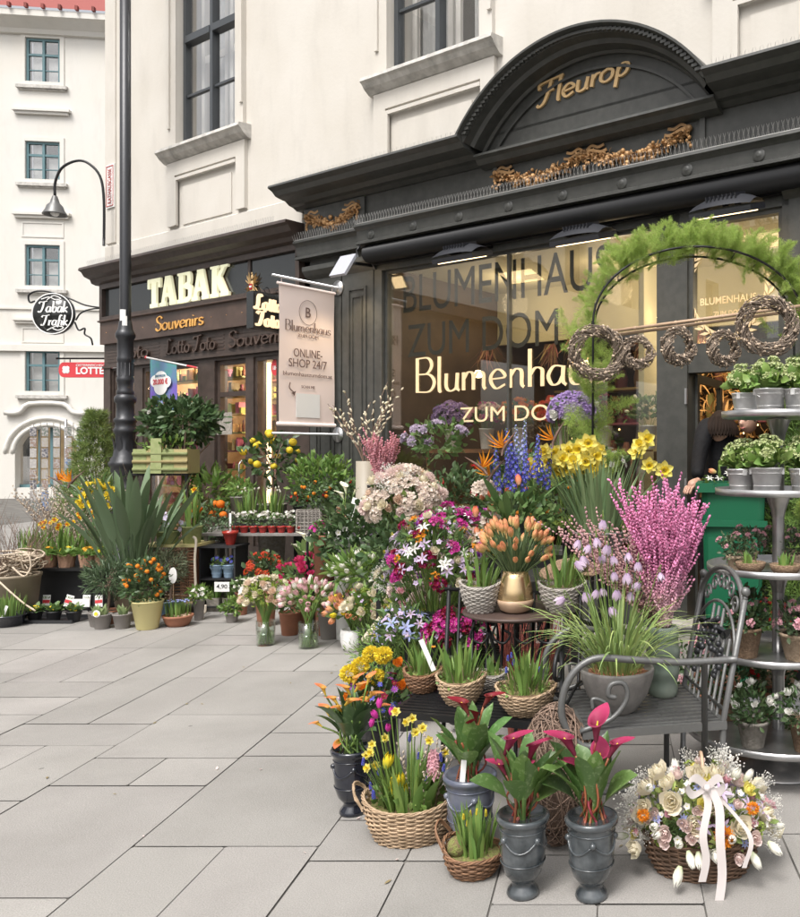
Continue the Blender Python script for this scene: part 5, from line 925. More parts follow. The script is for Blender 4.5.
# black slatted bench with planted baskets
bz_ = .42; L = (-.50, 3.68, 0); t = thing('slatted_bench', 'low black metal slatted bench carrying the planted bulb baskets', 'bench', L, R_(-14))
part('seat', join([box(-.36, .36, y, y+.018, bz_-.012, bz_) for y in np.linspace(-.24, .22, 13)]+[box(-.38, -.36, -.25, .25, bz_-.025, bz_-.002), box(.36, .38, -.25, .25, bz_-.025, bz_-.002), box(-.38, .38, -.27, -.25, bz_-.03, bz_-.002)]), m_black, t)
for x, y in ((-.36, -.25), (.36, -.25), (-.36, .24), (.36, .24)): part('leg', tube([(x, y, bz_-.02), (x*1.05, y*1.05, 0)], .011, 8), m_black, t)
part('armrest', join([tube([(.36, -.2, bz_), (.36, -.2, bz_+.32)], .011, 8), tube([(.36, .22, bz_), (.36, .22, bz_+.5)], .011, 8), tube(cr([(.36, .22, bz_+.3), (.34, .1, bz_+.34), (.36, -.1, bz_+.32), (.36, -.26, bz_+.28), (.36, -.3, bz_+.2), (.36, -.24, bz_+.17), (.36, -.22, bz_+.22)], 5), .009, 7), tube(cr([(.36, -.2, bz_+.02), (.38, -.02, bz_+.1), (.36, .2, bz_+.02)], 5), .007, 6)]), m_black, t)
part('backrest', join([tube([(x, .24, bz_), (x, .28, bz_+.42)], .007, 6) for x in np.linspace(-.3, .3, 9)]+[tube([(-.36, .24, bz_-.02), (-.36, .29, bz_+.44)], .011, 8), tube([(-.38, .285, bz_+.42), (.38, .285, bz_+.42)], .01, 8)]), m_black, t)
def bulbb(px, Y, z, r, h, ex, wm, lab, moss=True, lm=LG, n=40, Lf=.16, fl=None, nm='bulb_basket', rows=11, seed=0):
    L = gx(px, Y, z); t = thing(nm, lab, 'basket', L, seed*.7)
    part('basket', weave([(0, r*.55, 0), (.5, r*.86, h*.45), (1, r, h)], 72, rows, .0035, h/rows*.52, ex, 0, 26, 0, lambda a, t_: .012*np.cos(a*2)*np.array(t_)), wm, t); part('moss', soil(r*.93, h*.86).sc(ex, 1, 1), m_moss if moss else m_soil, t)
    part('foliage', join([clump(n*2//3, Lf, .017, 'lin', (0, .35), (0, .6), r*.7, c=(0, 0, h*.8)), clump(n//2, Lf*.62, .012, 'lance', (0, .6), (0, .9), r*.8, c=(0, 0, h*.8)), leafcloud(n, (r*.9, r*.9, h*.15), (0, 0, h*.95), .022, .012), clump(n, Lf*.5, .003, 'lin', (0, 1.2), (0, 2), r*.9, c=(0, 0, h*.85), m=1)]), [lm, m_twig], t)
    if fl: 
        P = np.array([[rng.uniform(-r, r)*.7, rng.uniform(-r, r)*.7, h+Lf*rng.uniform(.25, .6)] for _ in range(fl[1])]); put(t, 'flower', fl[0], mats(P, [0, -.2, 1], fl[2]))
    return t, L
bulbb(526, 3.48, bz_, .125, .105, 1., m_wick, 'pale wicker basket of bulb shoots with tiny blue muscari, biggest on the black bench', n=56, Lf=.19, fl=(H_MU, 6, .8), rows=14)
bulbb(461, 3.62, bz_, .105, .11, 1., m_wick, 'pale wicker bulb basket with green shoots in the middle of the black bench', n=48, Lf=.19, rows=14)
tt, LL = bulbb(423, 3.80, bz_, .085, .09, 1., m_wickb, 'dark brown wicker bulb basket with a white label at the left end of the bench', n=26, Lf=.2, fl=(head('star', P_or, CENY, R=.016), 5, .8))
part('plant_label', box(-.011, .011, -.001, .001, -.02, .13).x(rot('Y', -.4)).mv(.05, -.04, .12), m_paper, tt)
bulbb(493, 3.86, bz_, .07, .07, 1., m_wickg, 'small grey wicker basket half hidden between the two pale bulb baskets', n=14, Lf=.1)
# yellow and orange mum arrangement
L = gx(377, 3.85); t = thing('mum_arrangement', 'dark bucket of yellow mums, orange ranunculus and violet asters beside the bench', 'flower arrangement', L)
part('bucket', pot(.08, .11, .3, m=0), m_navy, t); MY = head('mum', P_yel, R=.038, n=200, pl=.28, pw=.13, nvar=2); RO = head('rose', P_dor, R=.03); AS = head('star', P_pur, CENY, R=.02, n=9, W_=.35)
bouquet(t, (.16, .12, .13), (0, 0, .36), [(10, .9, AS, 'aster_flower'), (12, .9, head('star', P_blue, CENY, R=.02, n=9, W_=.35), 'aster_flower'), (7, .9, head('star', P_wine, CENY, R=.02), 'wine_flower'), (4, .8, RO, 'ranunculus_flower')], (0, 0, .1), LD, 230, (.05, .024))
for pts, hm, k in (([(372, 655), (361, 668), (377, 679), (350, 676), (384, 657)], MY, 1.15), ([(403, 687), (391, 694), (369, 700), (398, 665)], RO, 1)): atp(t, L, 'big_flower', hm, pts, k, .2, .02, lambda p: np.array([0, -1, .8]))
# round table with vase and grey baskets
L = (-.448, 4.0, 0); t = thing('round_table', 'small round dark metal garden table with curled supports', 'table', L)
part('tabletop', join([lathe([(.001, .732), (.24, .732), (.255, .738), (.257, .748), (.25, .752), (.001, .75)], 40)]), m_wickb if False else principled('rust_brown_metal', (.075, .05, .042), .5, metal=.2, bump=.2), t)
for k in range(3): a = k*2.094+.6; part('leg', tube(cr([(.19*math.cos(a), .19*math.sin(a), .73), (.1*math.cos(a), .1*math.sin(a), .45), (.09*math.cos(a), .09*math.sin(a), .3), (.24*math.cos(a), .24*math.sin(a), 0)], 5), .009, 7), m_black, t)
part('scrolls', join([tube(cr([(-.17+k*.1, -.18, .73), (-.19+k*.1, -.18, .66), (-.14+k*.1, -.18, .63), (-.11+k*.1, -.18, .67), (-.14+k*.1, -.18, .69)], 5), .006, 6) for k in range(4)]), m_black, t)
L = (-.447, 3.93, .752); t = thing('copper_vase', 'shiny copper glass vase on the round table', 'vase', L)
part('body', lathe([(.001, 0), (.045, 0), (.07, .015), (.082, .045), (.085, .07), (.078, .115), (.066, .16), (.056, .195), (.053, .195), (.058, .16), (.001, .15)], 32), m_copper, t); part('wooden_base', lathe([(.045, -.0), (.072, .014), (.0855, .045), (.0875, .062), (.083, .062)], 32), m_bamboo, t)
L = (-.447, 3.93, .76); t = thing('tulip_bunch', 'dense bunch of orange tulips standing in the copper vase', 'bouquet', L); HTO = head('tulip', TUL_OR, H=.052, R=.017, close=.8, nvar=4)
P, N = dome(72, (.155, .14, .12), (0, 0, .29), -.25, .2); put(t, 'tulip_flower', HTO, mats(P, N*[.9, .9, .5]+[0, 0, .75], rng.uniform(.85, 1.15, 72))); part('stem', stems([np.array([p[0]*.25, p[1]*.25, .165]) for p in P], P, .003, 0, .05), LB, t); part('leaves', clump(60, .23, .026, 'lance', (.1, .6), (.1, .5), .04, c=(0, 0, .165)), LB, t)
bulbb(481, 3.94, .752, .098, .13, 1., m_wickg, 'grey wicker basket with thick green stalks at the left edge of the round table', n=24, Lf=.2, rows=14)
bulbb(562, 3.95, .752, .112, .125, 1., m_wickg, 'grey wicker basket with hyacinth shoots at the right edge of the round table', n=36, Lf=.24, rows=14)
# dogwood bundle
tw, _ = twigs(110, .72, .10, .0035, .16, 1, wig=.02); solo('red_dogwood_bundle', tw, m_redtwig, 'bundle of upright red dogwood stems behind the black bench', 'twig bundle', gx(528, 4.35))
# grey iron armchair, back on the right
L = (.12, 3.48, 0); t = thing('iron_armchair', 'grey wrought iron armchair with slatted seat and scrolled arched back', 'chair', L, R_(12)); sz = .45
part('seat', join([box(-.27, .26, y, y+.02, sz-.01, sz) for y in np.linspace(-.24, .22, 11)]+[box(-.29, -.27, -.26, .26, sz-.02, sz+.002), box(.26, .28, -.26, .26, sz-.02, sz+.002), box(-.29, .28, -.275, -.255, sz-.03, sz+.001), box(-.29, .28, .25, .27, sz-.03, sz+.001), box(-.01, .01, -.25, .25, sz-.02, sz-.0105)]), m_grill, t)
for x, y in ((-.24, -.25), (-.24, .25)): part('leg', tube([(x, y, sz-.02), (x-.01, y, 0)], .012, 8), m_grill, t)
part('stretcher', join([tube([(-.24, -.24, .2), (.26, -.24, .2)], .008, 6), tube([(-.24, -.24, .17), (-.24, .25, .17)], .008, 6), tube([(.27, -.24, .17), (.27, .25, .17)], .008, 6)]), m_grill, t)
for y in (-.26, .26): part('back_post', join([tube([(.26, y, 0), (.27, y, sz), (.36, y, sz+.47)], .013, 8), ball(.02, 10, 6).mv(.362, y, sz+.5), ball(.012, 8, 4).mv(.36, y, sz+.475)]), m_grill, t)
bx = lambda y, z: (.27+.19*z, y, sz+z)
ab = [bx(.26*math.cos(q), .40+.16*math.sin(q)) for q in np.linspace(0, math.pi, 18)]; ab2 = [bx(.25*math.cos(q), .22+.2*math.sin(q)) for q in np.linspace(0, math.pi, 16)]
def spir(cy, cz, r, turns=1.3, s=1): tt = np.linspace(0, turns*6.283, 18); return [bx(cy+s*(r*(1-q/turns/8))*math.cos(q), cz+(r*(1-q/turns/8))*math.sin(q)) for q in tt]
part('backrest', join([tube(ab, .012, 7), tube(ab2, .007, 6), tube([bx(-.25, .04), bx(.25, .04)], .008, 6)]+[tube([bx(y, .0), bx(y, .40 if abs(y) < .12 else .3)], .007, 6) for y in (-.18, -.12, -.06, 0, .06, .12, .18)]+[tube(spir(cy, cz, .04, s=s), .006, 6) for cy, cz, s in ((-.1, .48, 1), (.1, .48, -1), (-.03, .5, -1), (.03, .5, 1), (-.17, .43, 1), (.17, .43, -1))]), m_grill, t)
for cy, cz in ((-.12, .2), (0, .27), (.12, .2)): part('grape_ornament', join([inst(ball(.014, 7, 5), [trn(*(np.array(bx(cy+dy, cz+dz))-[.012, 0, 0])) for dy, dz in rng.normal(size=(16, 2))*[.022, .035]])]+[blade(.07, .05, 4, .4, .5, .2, 'ell', a).mv(*bx(cy, .28)) for a in (2, 3.5, 5)]), m_iron, t)
for y in (-.27, .27): part('armrest', join([tube(cr([(.32, y, sz+.24), (.1, y, sz+.24), (-.1, y, sz+.26), (-.25, y, sz+.27), (-.34, y, sz+.2), (-.37, y, sz+.08), (-.33, y, sz-.02), (-.26, y, sz-.06), (-.2, y, sz-.02)], 6), .014, 8), tube([(.19, y, sz+.24), (.19, y, 0)], .013, 8), tube(cr([(-.30, y, sz-.0), (-.18, y, sz+.04), (-.12, y, sz+.11), (-.13, y, sz+.17), (-.18, y, sz+.17), (-.19, y, sz+.13), (-.16, y, sz+.12)], 5), .01, 7), tube(cr([(-.18, y, sz+.04), (-.2, y, sz+.1), (-.25, y, sz+.12), (-.25, y, sz+.08)], 5), .007, 6)]), m_grill, t)
L = gx(617, 3.42, sz); t = thing('fritillaria_bowl', 'wide grey clay bowl of checkered purple fritillaria on the iron armchair', 'potted plant', L)
part('bowl', lathe([(.001, 0), (.07, 0), (.085, .01), (.125, .07), (.145, .13), (.152, .165), (.15, .175), (.14, .175), (.135, .16), (.001, .15)], 36), m_conc, t); part('soil', soil(.135, .158), m_terra, t)
part('foliage', clump(200, .46, .0085, 'lin', (.05, .9), (.3, 2.2), .1, 10, c=(0, 0, .155)), leafm((.30, .40, .14)), t)
FB_ = head('bell', FRIT, m_stem, nvar=3, H=.042, R=.019); pts = [(597, 590), (602, 588), (600, 556), (614, 572), (582, 556), (575, 562), (628, 553), (638, 562), (627, 573), (610, 607), (617, 590), (579, 540), (590, 545), (608, 545), (585, 592), (660, 573), (612, 556), (640, 583), (565, 598), (596, 538), (630, 592), (603, 520)]
P = np.array([rel(L, px, py, rng.uniform(-.08, .1)) for px, py in pts]); put(t, 'fritillaria_flower', FB_, mats(P, rng.normal(size=P.shape)*.3+[0, 0, -1], rng.uniform(.9, 1.25, len(P))))
part('stem', join([tube(cr([(p[0]*.3, p[1]*.3, .15), (p[0]*.7, p[1]*.7, (p[2]+.15)*.6), (p[0]*1., p[1], p[2]+.03), (p[0], p[1], p[2])], 4), .0016, 4, 0, False) for p in P]), m_stem, t)
L = gx(663, 3.63, sz); t = thing('sage_vase', 'tall ribbed sage green ceramic vase on the armchair seat', 'vase', L)
part('body', lathe([(.001, 0), (.055, 0)]+[(.058+.012*math.sin(z*9)+.0035*math.sin(z*75), z) for z in np.linspace(.005, .29, 44)]+[(.06, .3), (.053, .3), (.05, .26), (.001, .2)], 32), m_greenv, t)
tw, tp = twigs(210, .60, .31, .0018, .03, 2, wig=.03); n1 = len(tp); tw2, tp2 = twigs(60, .50, .45, .0016, .03, 2, wig=.03); SHR = [[1, 0, -.62, 0], [0, 1, .1, 0], [0, 0, 1, 0], [0, 0, 0, 1]]; tw = join([tw, tw2.x(SHR)]); tp = tp+[p@np.array(SHR)[:3, :3].T for p in tp2]; L = gx(664, 3.63, sz+.27)
cat = ball(.0056, 6, 4).sc(.85, .85, 1.4).mat(1)
half = len(tp)//2
t = thing('pink_willow_bunch', 'huge bunch of dyed bright pink pussy willow in the sage vase', 'bouquet', L); part('twigs', tw, m_wine if False else principled('wine_bark', (.12, .03, .05), .7), t)
P_ck = gradm((.72, .55, .53), (.72, .26, .46), 0, .3, .2, .4); P_ck2 = pm((.60, .36, .36), isl=.25, hue=.02)
part('catkins', along(tp[:n1], .016, cat, (.8, 1.25), .08), [P_ck, P_ck], t); part('pale_catkins', along(tp[n1:], .019, cat, (.7, 1.15), .3), [P_ck2, P_ck2], t)
# ---------------- tiered zinc stand with pots
SX, SY = .80, 4.02; t = thing('tiered_stand', 'tall galvanised five tier plant stand with round trays', 'plant stand', (SX, SY, 0)); TZ = [.19, .555, .95, 1.31, 1.675]; TR = [.44, .335, .34, .30, .27]
part('pole', join([lathe([(.03, .15), (.028, 1.9)], 16)]+[lathe([(.06, z-.02), (.035, z-.09), (.03, z-.12)], 18) for z in TZ[1:]]), m_zinc, t); part('foot', lathe([(.001, .0), (.24, 0), (.24, .012), (.14, .03), (.08, .06), (.06, .1), (.07, .15), (.11, .17), (.001, .17)], 36), m_zinc, t)
for z, r in zip(TZ, TR): part('tray', lathe([(.001, z-.014), (r-.01, z-.014), (r, z-.012), (r+.001, z+.018), (r-.003, z+.018), (r-.004, z-.007), (.001, z-.009)], 56), m_zinc, t)
def ring(k, a, q=.62): return (SX+TR[k]*q*math.cos(a), SY+TR[k]*q*math.sin(a), TZ[k]-.009)
# kalanchoe prototype
kal = thing('kalanchoe_bucket', 'budding kalanchoe in a zinc bucket, front left on the top tray', 'potted plant', ring(4, -2.0), 0, 'kalanchoes in zinc buckets on the tiered stand')
part('bucket', bucket(.052, .07, .125), m_bkt, kal); KL = leafm((.22, .34, .09), .4, .2)
part('foliage', join([leafcloud(90, (.08, .08, .055), (0, 0, .155), .055, .036, 'ell', .4, .5, .7, -.3, .35), clump(14, .1, .06, 'ell', (.5, 1.2), (.3, 1), .04, c=(0, 0, .12))]), KL, kal)
P, N = dome(24, (.085, .085, .085), (0, 0, .175), .05, .2); put(kal, 'bud_cluster', head('cluster', leafm((.50, .55, .28)), leafm((.34, .46, .16)), R=.02, n=22, b=.0042), mats(P, N+[0, 0, .7], rng.uniform(.8, 1.2, 24)))
for k, a, lab in ((4, -1.25, 'budding kalanchoe in a zinc bucket, middle front of the top tray'), (4, -.5, 'budding kalanchoe in a zinc bucket at the right edge of the top tray'), (4, 2.4, 'budding kalanchoe in a zinc bucket at the back of the top tray'), (3, -2.75, 'budding kalanchoe in a zinc bucket, far left of the second tray from top'), (3, -2.02, 'budding kalanchoe in a zinc bucket, second from left below the top tray'), (3, -1.15, 'budding kalanchoe in a zinc bucket, centre of the second tray from top'), (3, -.4, 'budding kalanchoe in a zinc bucket, right edge of the second tray from top')): dup(kal, ring(k, a, .68), a*1.7, lab, rng.uniform(.95, 1.05))
bw = thing('coco_bowl', 'small coco fibre bowl of bulb shoots, leftmost on the middle tray', 'potted plant', ring(2, -2.3, .72), 0, 'small coco bowls of bulb shoots on the middle tray')
part('bowl', lathe([(.001, 0), (.035, 0), (.062, .03), (.07, .055), (.066, .058), (.055, .045), (.001, .045)], 24), m_coco, bw); part('foliage', clump(12, .07, .016, 'lin', (0, .4), (0, .3), .035, c=(0, 0, .045)), LG, bw); part('moss', soil(.06, .047), m_moss, bw)
for a, lab in ((-1.65, 'small coco fibre bowl of bulb shoots, second from left on the middle tray'), (-.95, 'small coco fibre bowl of bulb shoots, third on the middle tray'), (-.3, 'small coco fibre bowl of bulb shoots at the right edge of the middle tray')): dup(bw, ring(2, a, .76), a, lab)
def azal(k, a, q, lab, pm_, r, h, hm, n, rad, lm=LD, lz=.05, sc_=1., nl=300, nm='potted_azalea', ls=(.035, .017)):
    L = ring(k, a, q) if isinstance(k, int) else k; t = thing(nm, lab, 'potted plant', L, rng.uniform(0, 6)); part('pot', pot(r*.72, r, h, .01), pm_, t); part('soil', soil(r*.9, h*.9), m_soil, t)
    part('foliage', leafcloud(nl, rad, (0, 0, h+rad[2]*.5), ls[0], ls[1], 'ell', .3, .5, .6), lm, t)
    if n: P, N = dome(n, np.array(rad)*1.02, (0, 0, h+rad[2]*.5), -.1, .2); put(t, 'flower', hm, mats(P, N+[0, 0, .2], sc_*rng.uniform(.75, 1.2, n)))
    return t
AZW = head('rose', P_white, R=.024, n=9); AZP = head('cluster', P_pink, P_blush, R=.026, n=16, b=.008); AZR = head('rose', P_red, R=.018, n=8)
azal(0, -1.35, .72, 'white azalea in a rough coco pot, right of the grey pot on the lowest tray', m_coco, .082, .13, AZW, 16, (.14, .12, .1))
azal(0, -2.15, .68, 'white azalea in a weathered grey pot at the left of the lowest tray', m_stonep, .07, .12, AZW, 10, (.1, .1, .1))
azal(0, 1.5, .5, 'red azalea at the back of the lowest tray', m_terra, .07, .12, AZR, 12, (.13, .1, .12))
azal(0, -.3, .6, 'red azalea at the right edge of the lowest tray', m_coco, .07, .12, AZR, 12, (.12, .1, .12))
azal(1, -1.1, .5, 'pink budded rhododendron in a large pale fibre pot on the second tray', m_paleco, .1, .125, AZP, 18, (.14, .12, .09), LT, sc_=.8)
azal(1, -2.6, .6, 'dark leaved azalea in a brown fibre pot at the left of the second tray', m_coco, .075, .14, AZP, 6, (.09, .08, .08), sc_=.6)
azal(1, 2.3, .55, 'dark leaved azalea in a terracotta pot at the back of the second tray', m_terra, .07, .13, AZP, 7, (.1, .1, .1), sc_=.6)
azal(2, 2.8, .45, 'small leaved pink camellia at the back left of the middle tray', m_paleco, .055, .08, AZP, 9, (.11, .1, .075), LT, sc_=.55, ls=(.022, .012))
azal(2, 1.2, .4, 'small leaved pink camellia at the back right of the middle tray', m_paleco, .055, .08, AZP, 9, (.12, .1, .08), LT, sc_=.55, ls=(.022, .012))
azal(2, -2.9, .62, 'small leaved camellia at the far left of the middle tray', m_paleco, .05, .07, AZP, 8, (.10, .09, .07), LT, sc_=.5, ls=(.022, .012))
azal(2, .3, .3, 'small leaved camellia beside the pole on the middle tray', m_paleco, .05, .07, AZP, 8, (.11, .09, .08), LT, sc_=.5, ls=(.022, .012))
azal(1, -.35, .6, 'pink rhododendron at the right edge of the second tray', m_paleco, .08, .12, AZP, 14, (.13, .11, .09), LT, sc_=.8)
azal(0, 2.6, .6, 'dark leaved azalea at the back left of the lowest tray', m_coco, .07, .12, AZR, 6, (.13, .1, .12))
azal((.60, 4.75, 0), 0, 0, 'pink flowering shrub in a clay pot standing behind the armchair back', m_terra, .13, .24, AZP, 30, (.2, .16, .2), LD, sc_=.8, nl=420)
azal((.95, 4.95, 0), 0, 0, 'dark flowering shrub on the ground behind the tiered stand', m_coco, .14, .25, AZR, 20, (.25, .2, .25), LD, nl=460)
azal((.42, 4.6, 0), 0, 0, 'low dark green shrub on the ground behind the armchair seat', m_terra, .12, .2, AZP, 8, (.16, .14, .16), LD, sc_=.6, nl=300)
# ================= middle group =================
def rack(lab, px, Y, w_, d, hs, rz=0, nm='display_rack', mt=None):
    L = gx(px, Y); t = thing(nm, lab, 'display rack', L, rz); mt = mt or m_black
    for h in hs: part('shelf', join([box(-w_/2, w_/2, -d/2+k*d/7, -d/2+k*d/7+.028, h-.015, h) for k in range(7)]+[box(-w_/2, w_/2, -d/2-.012, -d/2-.001, h-.03, h+.012)]), mt, t)
    for x in (-1, 1):
        for y in (-1, 1): part('leg', box(x*(w_/2+.001)-.012, x*(w_/2+.001)+.012, y*(d/2+.014)-.012, y*(d/2+.014)+.012, 0, max(hs)-.016), mt, t)
    return t
rack('black slatted display rack hidden under the blossoms left of the round table', 468, 4.75, .6, .35, (.3, .62)); rack('tall black display rack behind the copper vase', 540, 4.9, .8, .35, (.35, .88)); rack('black display rack behind the cream bouquet', 424, 5.6, .5, .35, (.35, .8))
def vase_bq(px, Y, z, lab, rad, hz, kinds, leaf=LM, vr=.06, vh=.2, vm=None, nleaf=160, ls=(.06, .028), cut=-.15, nm='flower_bouquet', vlab=None, kind='ell', dx=0):
    L = gx(px, Y, z); vm = vm or m_blackp
    if vlab is None: t = thing(nm, lab, 'bouquet', L); part('vase', pot(vr*.8, vr, vh), vm, t)
    else: t = thing(nm, lab, 'bouquet', (L[0], L[1], L[2]+.012))
    bouquet(t, rad, (dx, 0, hz), kinds, (0, 0, .02), leaf, nleaf, ls, cut, kind=kind); return t, L
B_ro = head('rose', P_blush, R=.032); B_rc = head('rose', P_cream, R=.034); B_rp = head('rose', P_peach, R=.033); B_rw = head('rose', P_white, R=.03); B_rpk = head('rose', P_pink, R=.028); B_hot = head('rose', P_hot, R=.034); B_li = head('lily', P_lilp, P_yel, R=.034); B_liw = head('lily', P_white, CENG, R=.034); B_lb = head('lily', P_bluep, P_yel, R=.036)
B_car = head('mum', P_blush, R=.034, n=90); B_carw = head('mum', P_cream, R=.032, n=90); B_wine = head('cluster', P_wine, P_mag, R=.035, n=22, b=.009); B_mag = head('cluster', P_mag, P_pink, R=.033, n=22, b=.009); B_fil = head('star', P_lilp, CENG, R=.015); B_gr = head('cluster', LY, LG, R=.025, n=24); B_gyp = head('gyps', P_white, R=.05, n=60); B_tc = head('tulip', TUL_OR, H=.06, R=.024, close=.6); B_tw = head('tulip', TUL_W, H=.05, R=.018); B_tp = head('tulip', TUL_PK, H=.05, R=.018, ol=.1)
B_hyd = head('cluster', pm((.78, .68, .60)), P_cream, R=.045, n=46, b=.0085, nvar=3)
# three bunches on the ground, each in its own vase
def gvase(px, py, r, h, lab):
    L = spot(px, py, r); t = thing('glass_vase', lab, 'vase', L); part('body', lathe([(.001, 0), (r*.9, 0), (r, .01), (r, h), (r-.004, h), (r-.005, .014), (.001, .014)], 30), m_glassv, t); part('water', lathe([(.001, .016), (r-.007, .016), (r-.007, h*.55), (.001, h*.55)], 24), glassm('water_clear', .05, (.82, .88, .72)), t); return L
def bunch(L, lab, rad, hz, kinds, leaf, nleaf=130, ls=(.06, .03), r=.05, kind='ell'):
    t = thing('flower_bunch', lab, 'bouquet', (L[0], L[1], .016)); P, N = bouquet(t, rad, (0, 0, hz), kinds, (0, 0, 0), leaf, nleaf, ls, -.25, stem=False, kind=kind)
    k = 34; a = rng.uniform(0, 6.283, k); b = a+2.6
    part('stem', join([tube([(r*math.cos(p), r*math.sin(p), 0), (.4*r*math.cos((p+q)/2), .4*r*math.sin((p+q)/2), hz*.45), (rad[0]*.5*math.cos(q), rad[0]*.5*math.sin(q), hz)], .0045, 5, 0, False) for p, q in zip(a, b)]), LG, t); return t
L = gvase(262, 647, .07, .19, 'clear glass vase holding the cream and anemone bunch, leftmost on the paving'); AN = head('star', P_white, CENK, R=.038, n=7, cup=.3, W_=.75)
bunch(L, 'cream and peach bunch with black-eyed white anemones in a glass vase', (.18, .16, .15), .36, [(6, 1, AN, 'anemone_flower'), (12, .9, B_rc, 'rose_flower'), (10, .9, B_rp, 'rose_flower'), (14, .8, B_gr, 'berry_sprig'), (8, .8, B_hyd, 'filler_flower')], LY, 240, (.05, .02))
L = gvase(305, 650, .075, .2, 'clear glass vase holding the pale pink tulips, middle of the three vases')
bunch(L, 'pale pink and white tulip bunch in a glass vase on the paving', (.18, .16, .12), .36, [(44, 1.15, B_tp, 'tulip_flower'), (12, 1.1, B_tw, 'tulip_flower')], LG, 90, (.10, .026), kind='lance')
L = spot(350, 653, .08); solo('white_vase', lathe([(.001, 0), (.06, 0), (.082, .03), (.095, .08), (.096, .12), (.088, .165), (.082, .165), (.085, .12), (.001, .1)], 36), m_whitep, 'round white ceramic vase on the paving, right of the glass vases', 'vase', L)
bunch((L[0], L[1], .1), 'apricot, pink and yellow tulip bunch above the round white vase', (.18, .16, .09), .29, [(20, 1.1, B_tc, 'tulip_flower'), (14, 1.1, head('tulip', TUL_Y, H=.05, R=.02), 'tulip_flower'), (16, 1.1, B_tp, 'tulip_flower'), (4, .8, head('cluster', P_lil, P_lilp, R=.03, n=20), 'filler_flower'), (8, 1, B_tw, 'tulip_flower')], LM, 130, (.08, .035), r=.03)
def shrub(px, Y, z, lab, rad, lm, hm=None, n=0, sc_=1., nl=350, ls=(.05, .024), pr=.09, ph=.15, pmt=None, nm='potted_shrub', hz=None, kind='ell', up=.3, hn='flower', trunk=False):
    L = gx(px, Y, z); t = thing(nm, lab, 'potted plant', L); part('pot', pot(pr*.75, pr, ph, .01), pmt or m_terra, t); part('soil', soil(pr*.88, ph*.88), m_soil, t); cz = (hz if hz else ph+rad[2]*.8)
    part('foliage', leafcloud(nl, rad, (0, 0, cz), ls[0], ls[1], kind, .3, up, .6), lm, t)
    if trunk: part('trunk', join([tube(cr([(0, 0, ph*.8), (.01, .005, (ph+cz)/2), (0, 0, cz)], 4), .011, 6)]+[tube([(0, 0, cz-rad[2]*.5), tuple(nrm(rng.normal(size=3))*np.array(rad)*.7+[0, 0, cz])], .005, 4) for _ in range(9)]), m_twig, t)
    if n and hm: P, N = dome(n, np.array(rad)*1.02, (0, 0, cz), -.3, .2); put(t, hn, hm, mats(P, N+[0, 0, .2], sc_*rng.uniform(.8, 1.2, n)))
    return t
shrub(308, 7.1, 0, 'hot pink hydrangea in full bloom on the ground behind the tulip vases', (.25, .2, .17), LM, B_hot, 52, 1.15, 200, (.07, .04), .12, .22, hz=.43, nm='potted_hydrangea')
shrub(266, 7.25, 0, 'orange-red kalanchoe on the ground left of the pink hydrangea', (.16, .14, .16), LD, head('cluster', pm((.62, .10, .05)), P_or, R=.03, n=22, b=.008), 26, .9, 220, (.06, .035), .09, .3, hz=.47, nm='potted_kalanchoe')
L = gx(307, 7.5, 0); t = thing('potted_calla', 'white calla lilies in a dark pot behind the pink hydrangea', 'potted plant', L); part('pot', pot(.09, .12, .5), m_blackp, t)
calla(t, L, .46, .09, [(303, 535, 1.2, 3, .5), (310, 540, 1.2, 2, .2), (318, 541, 1.2, 0, .7), (296, 545, 1, 3, .9), (322, 546, 1, 0, .9), (306, 552, 1, -1.5, .8)], H_calW, 16, .26, .08, LM, LG)
L = gx(340, 7.1, .0); t = thing('potted_calla', 'tall white calla with yellow buds in front of the woven planter', 'potted plant', L); part('pot', pot(.09, .12, .6), m_blackp, t)
calla(t, L, .56, .09, [(345, 487, 1.3, 2.4, .3), (341, 494, 1.2, 3, .5), (356, 490, 1, 0, .5), (348, 508, 1, 0, .9)], H_calW, 20, .32, .075, LG, LG)
shrub(362, 6.75, .0, 'large dark glossy camellia bush left of the purple bouquet', (.36, .22, .32), LD, None, 0, 1, 900, (.075, .042), .13, .4, m_blackp, hz=.76)
shrub(402, 5.2, .0, 'dark green leafy shrub under the cream bouquet', (.24, .18, .26), LD, None, 0, 1, 600, (.05, .03), .12, .4, m_blackp, hz=.84)
vase_bq(404, 5.55, .80, 'big cream and blush bouquet of hydrangea and roses in the middle of the display', (.24, .19, .24), .34, [(16, 1.2, B_hyd, 'hydrangea_flower'), (16, 1, B_car, 'carnation_flower'), (12, 1.1, B_rc, 'rose_flower'), (10, 1, B_ro, 'rose_flower'), (10, 1, B_gyp, 'baby_breath'), (10, .9, B_rp, 'rose_flower')], LG, nleaf=200)
vase_bq(434, 4.62, .30, 'loose mauve, magenta and cream lily bouquet left of the round table', (.26, .19, .31), .54, [(24, 1, B_li, 'lily_flower'), (12, 1, B_liw, 'lily_flower'), (9, 1, B_wine, 'wine_flower'), (6, .9, B_mag, 'magenta_flower'), (8, .9, B_rc, 'rose_flower'), (54, 1, B_fil, 'filler_flower'), (9, .9, B_gr, 'berry_sprig'), (5, 1, head('rose', P_pur, R=.03), 'purple_flower'), (8, .8, head('cluster', P_or, P_yel, R=.03, n=20), 'orange_flower')], LM, nleaf=420, ls=(.07, .022), kind='lance')
vase_bq(458, 4.5, .05, 'dark red and wine berry bouquet low behind the yellow mums', (.16, .12, .13), .47, [(9, 1, B_wine, 'wine_flower'), (10, 1, B_mag, 'magenta_flower'), (12, 1, B_fil, 'filler_flower')], LD, nleaf=260)
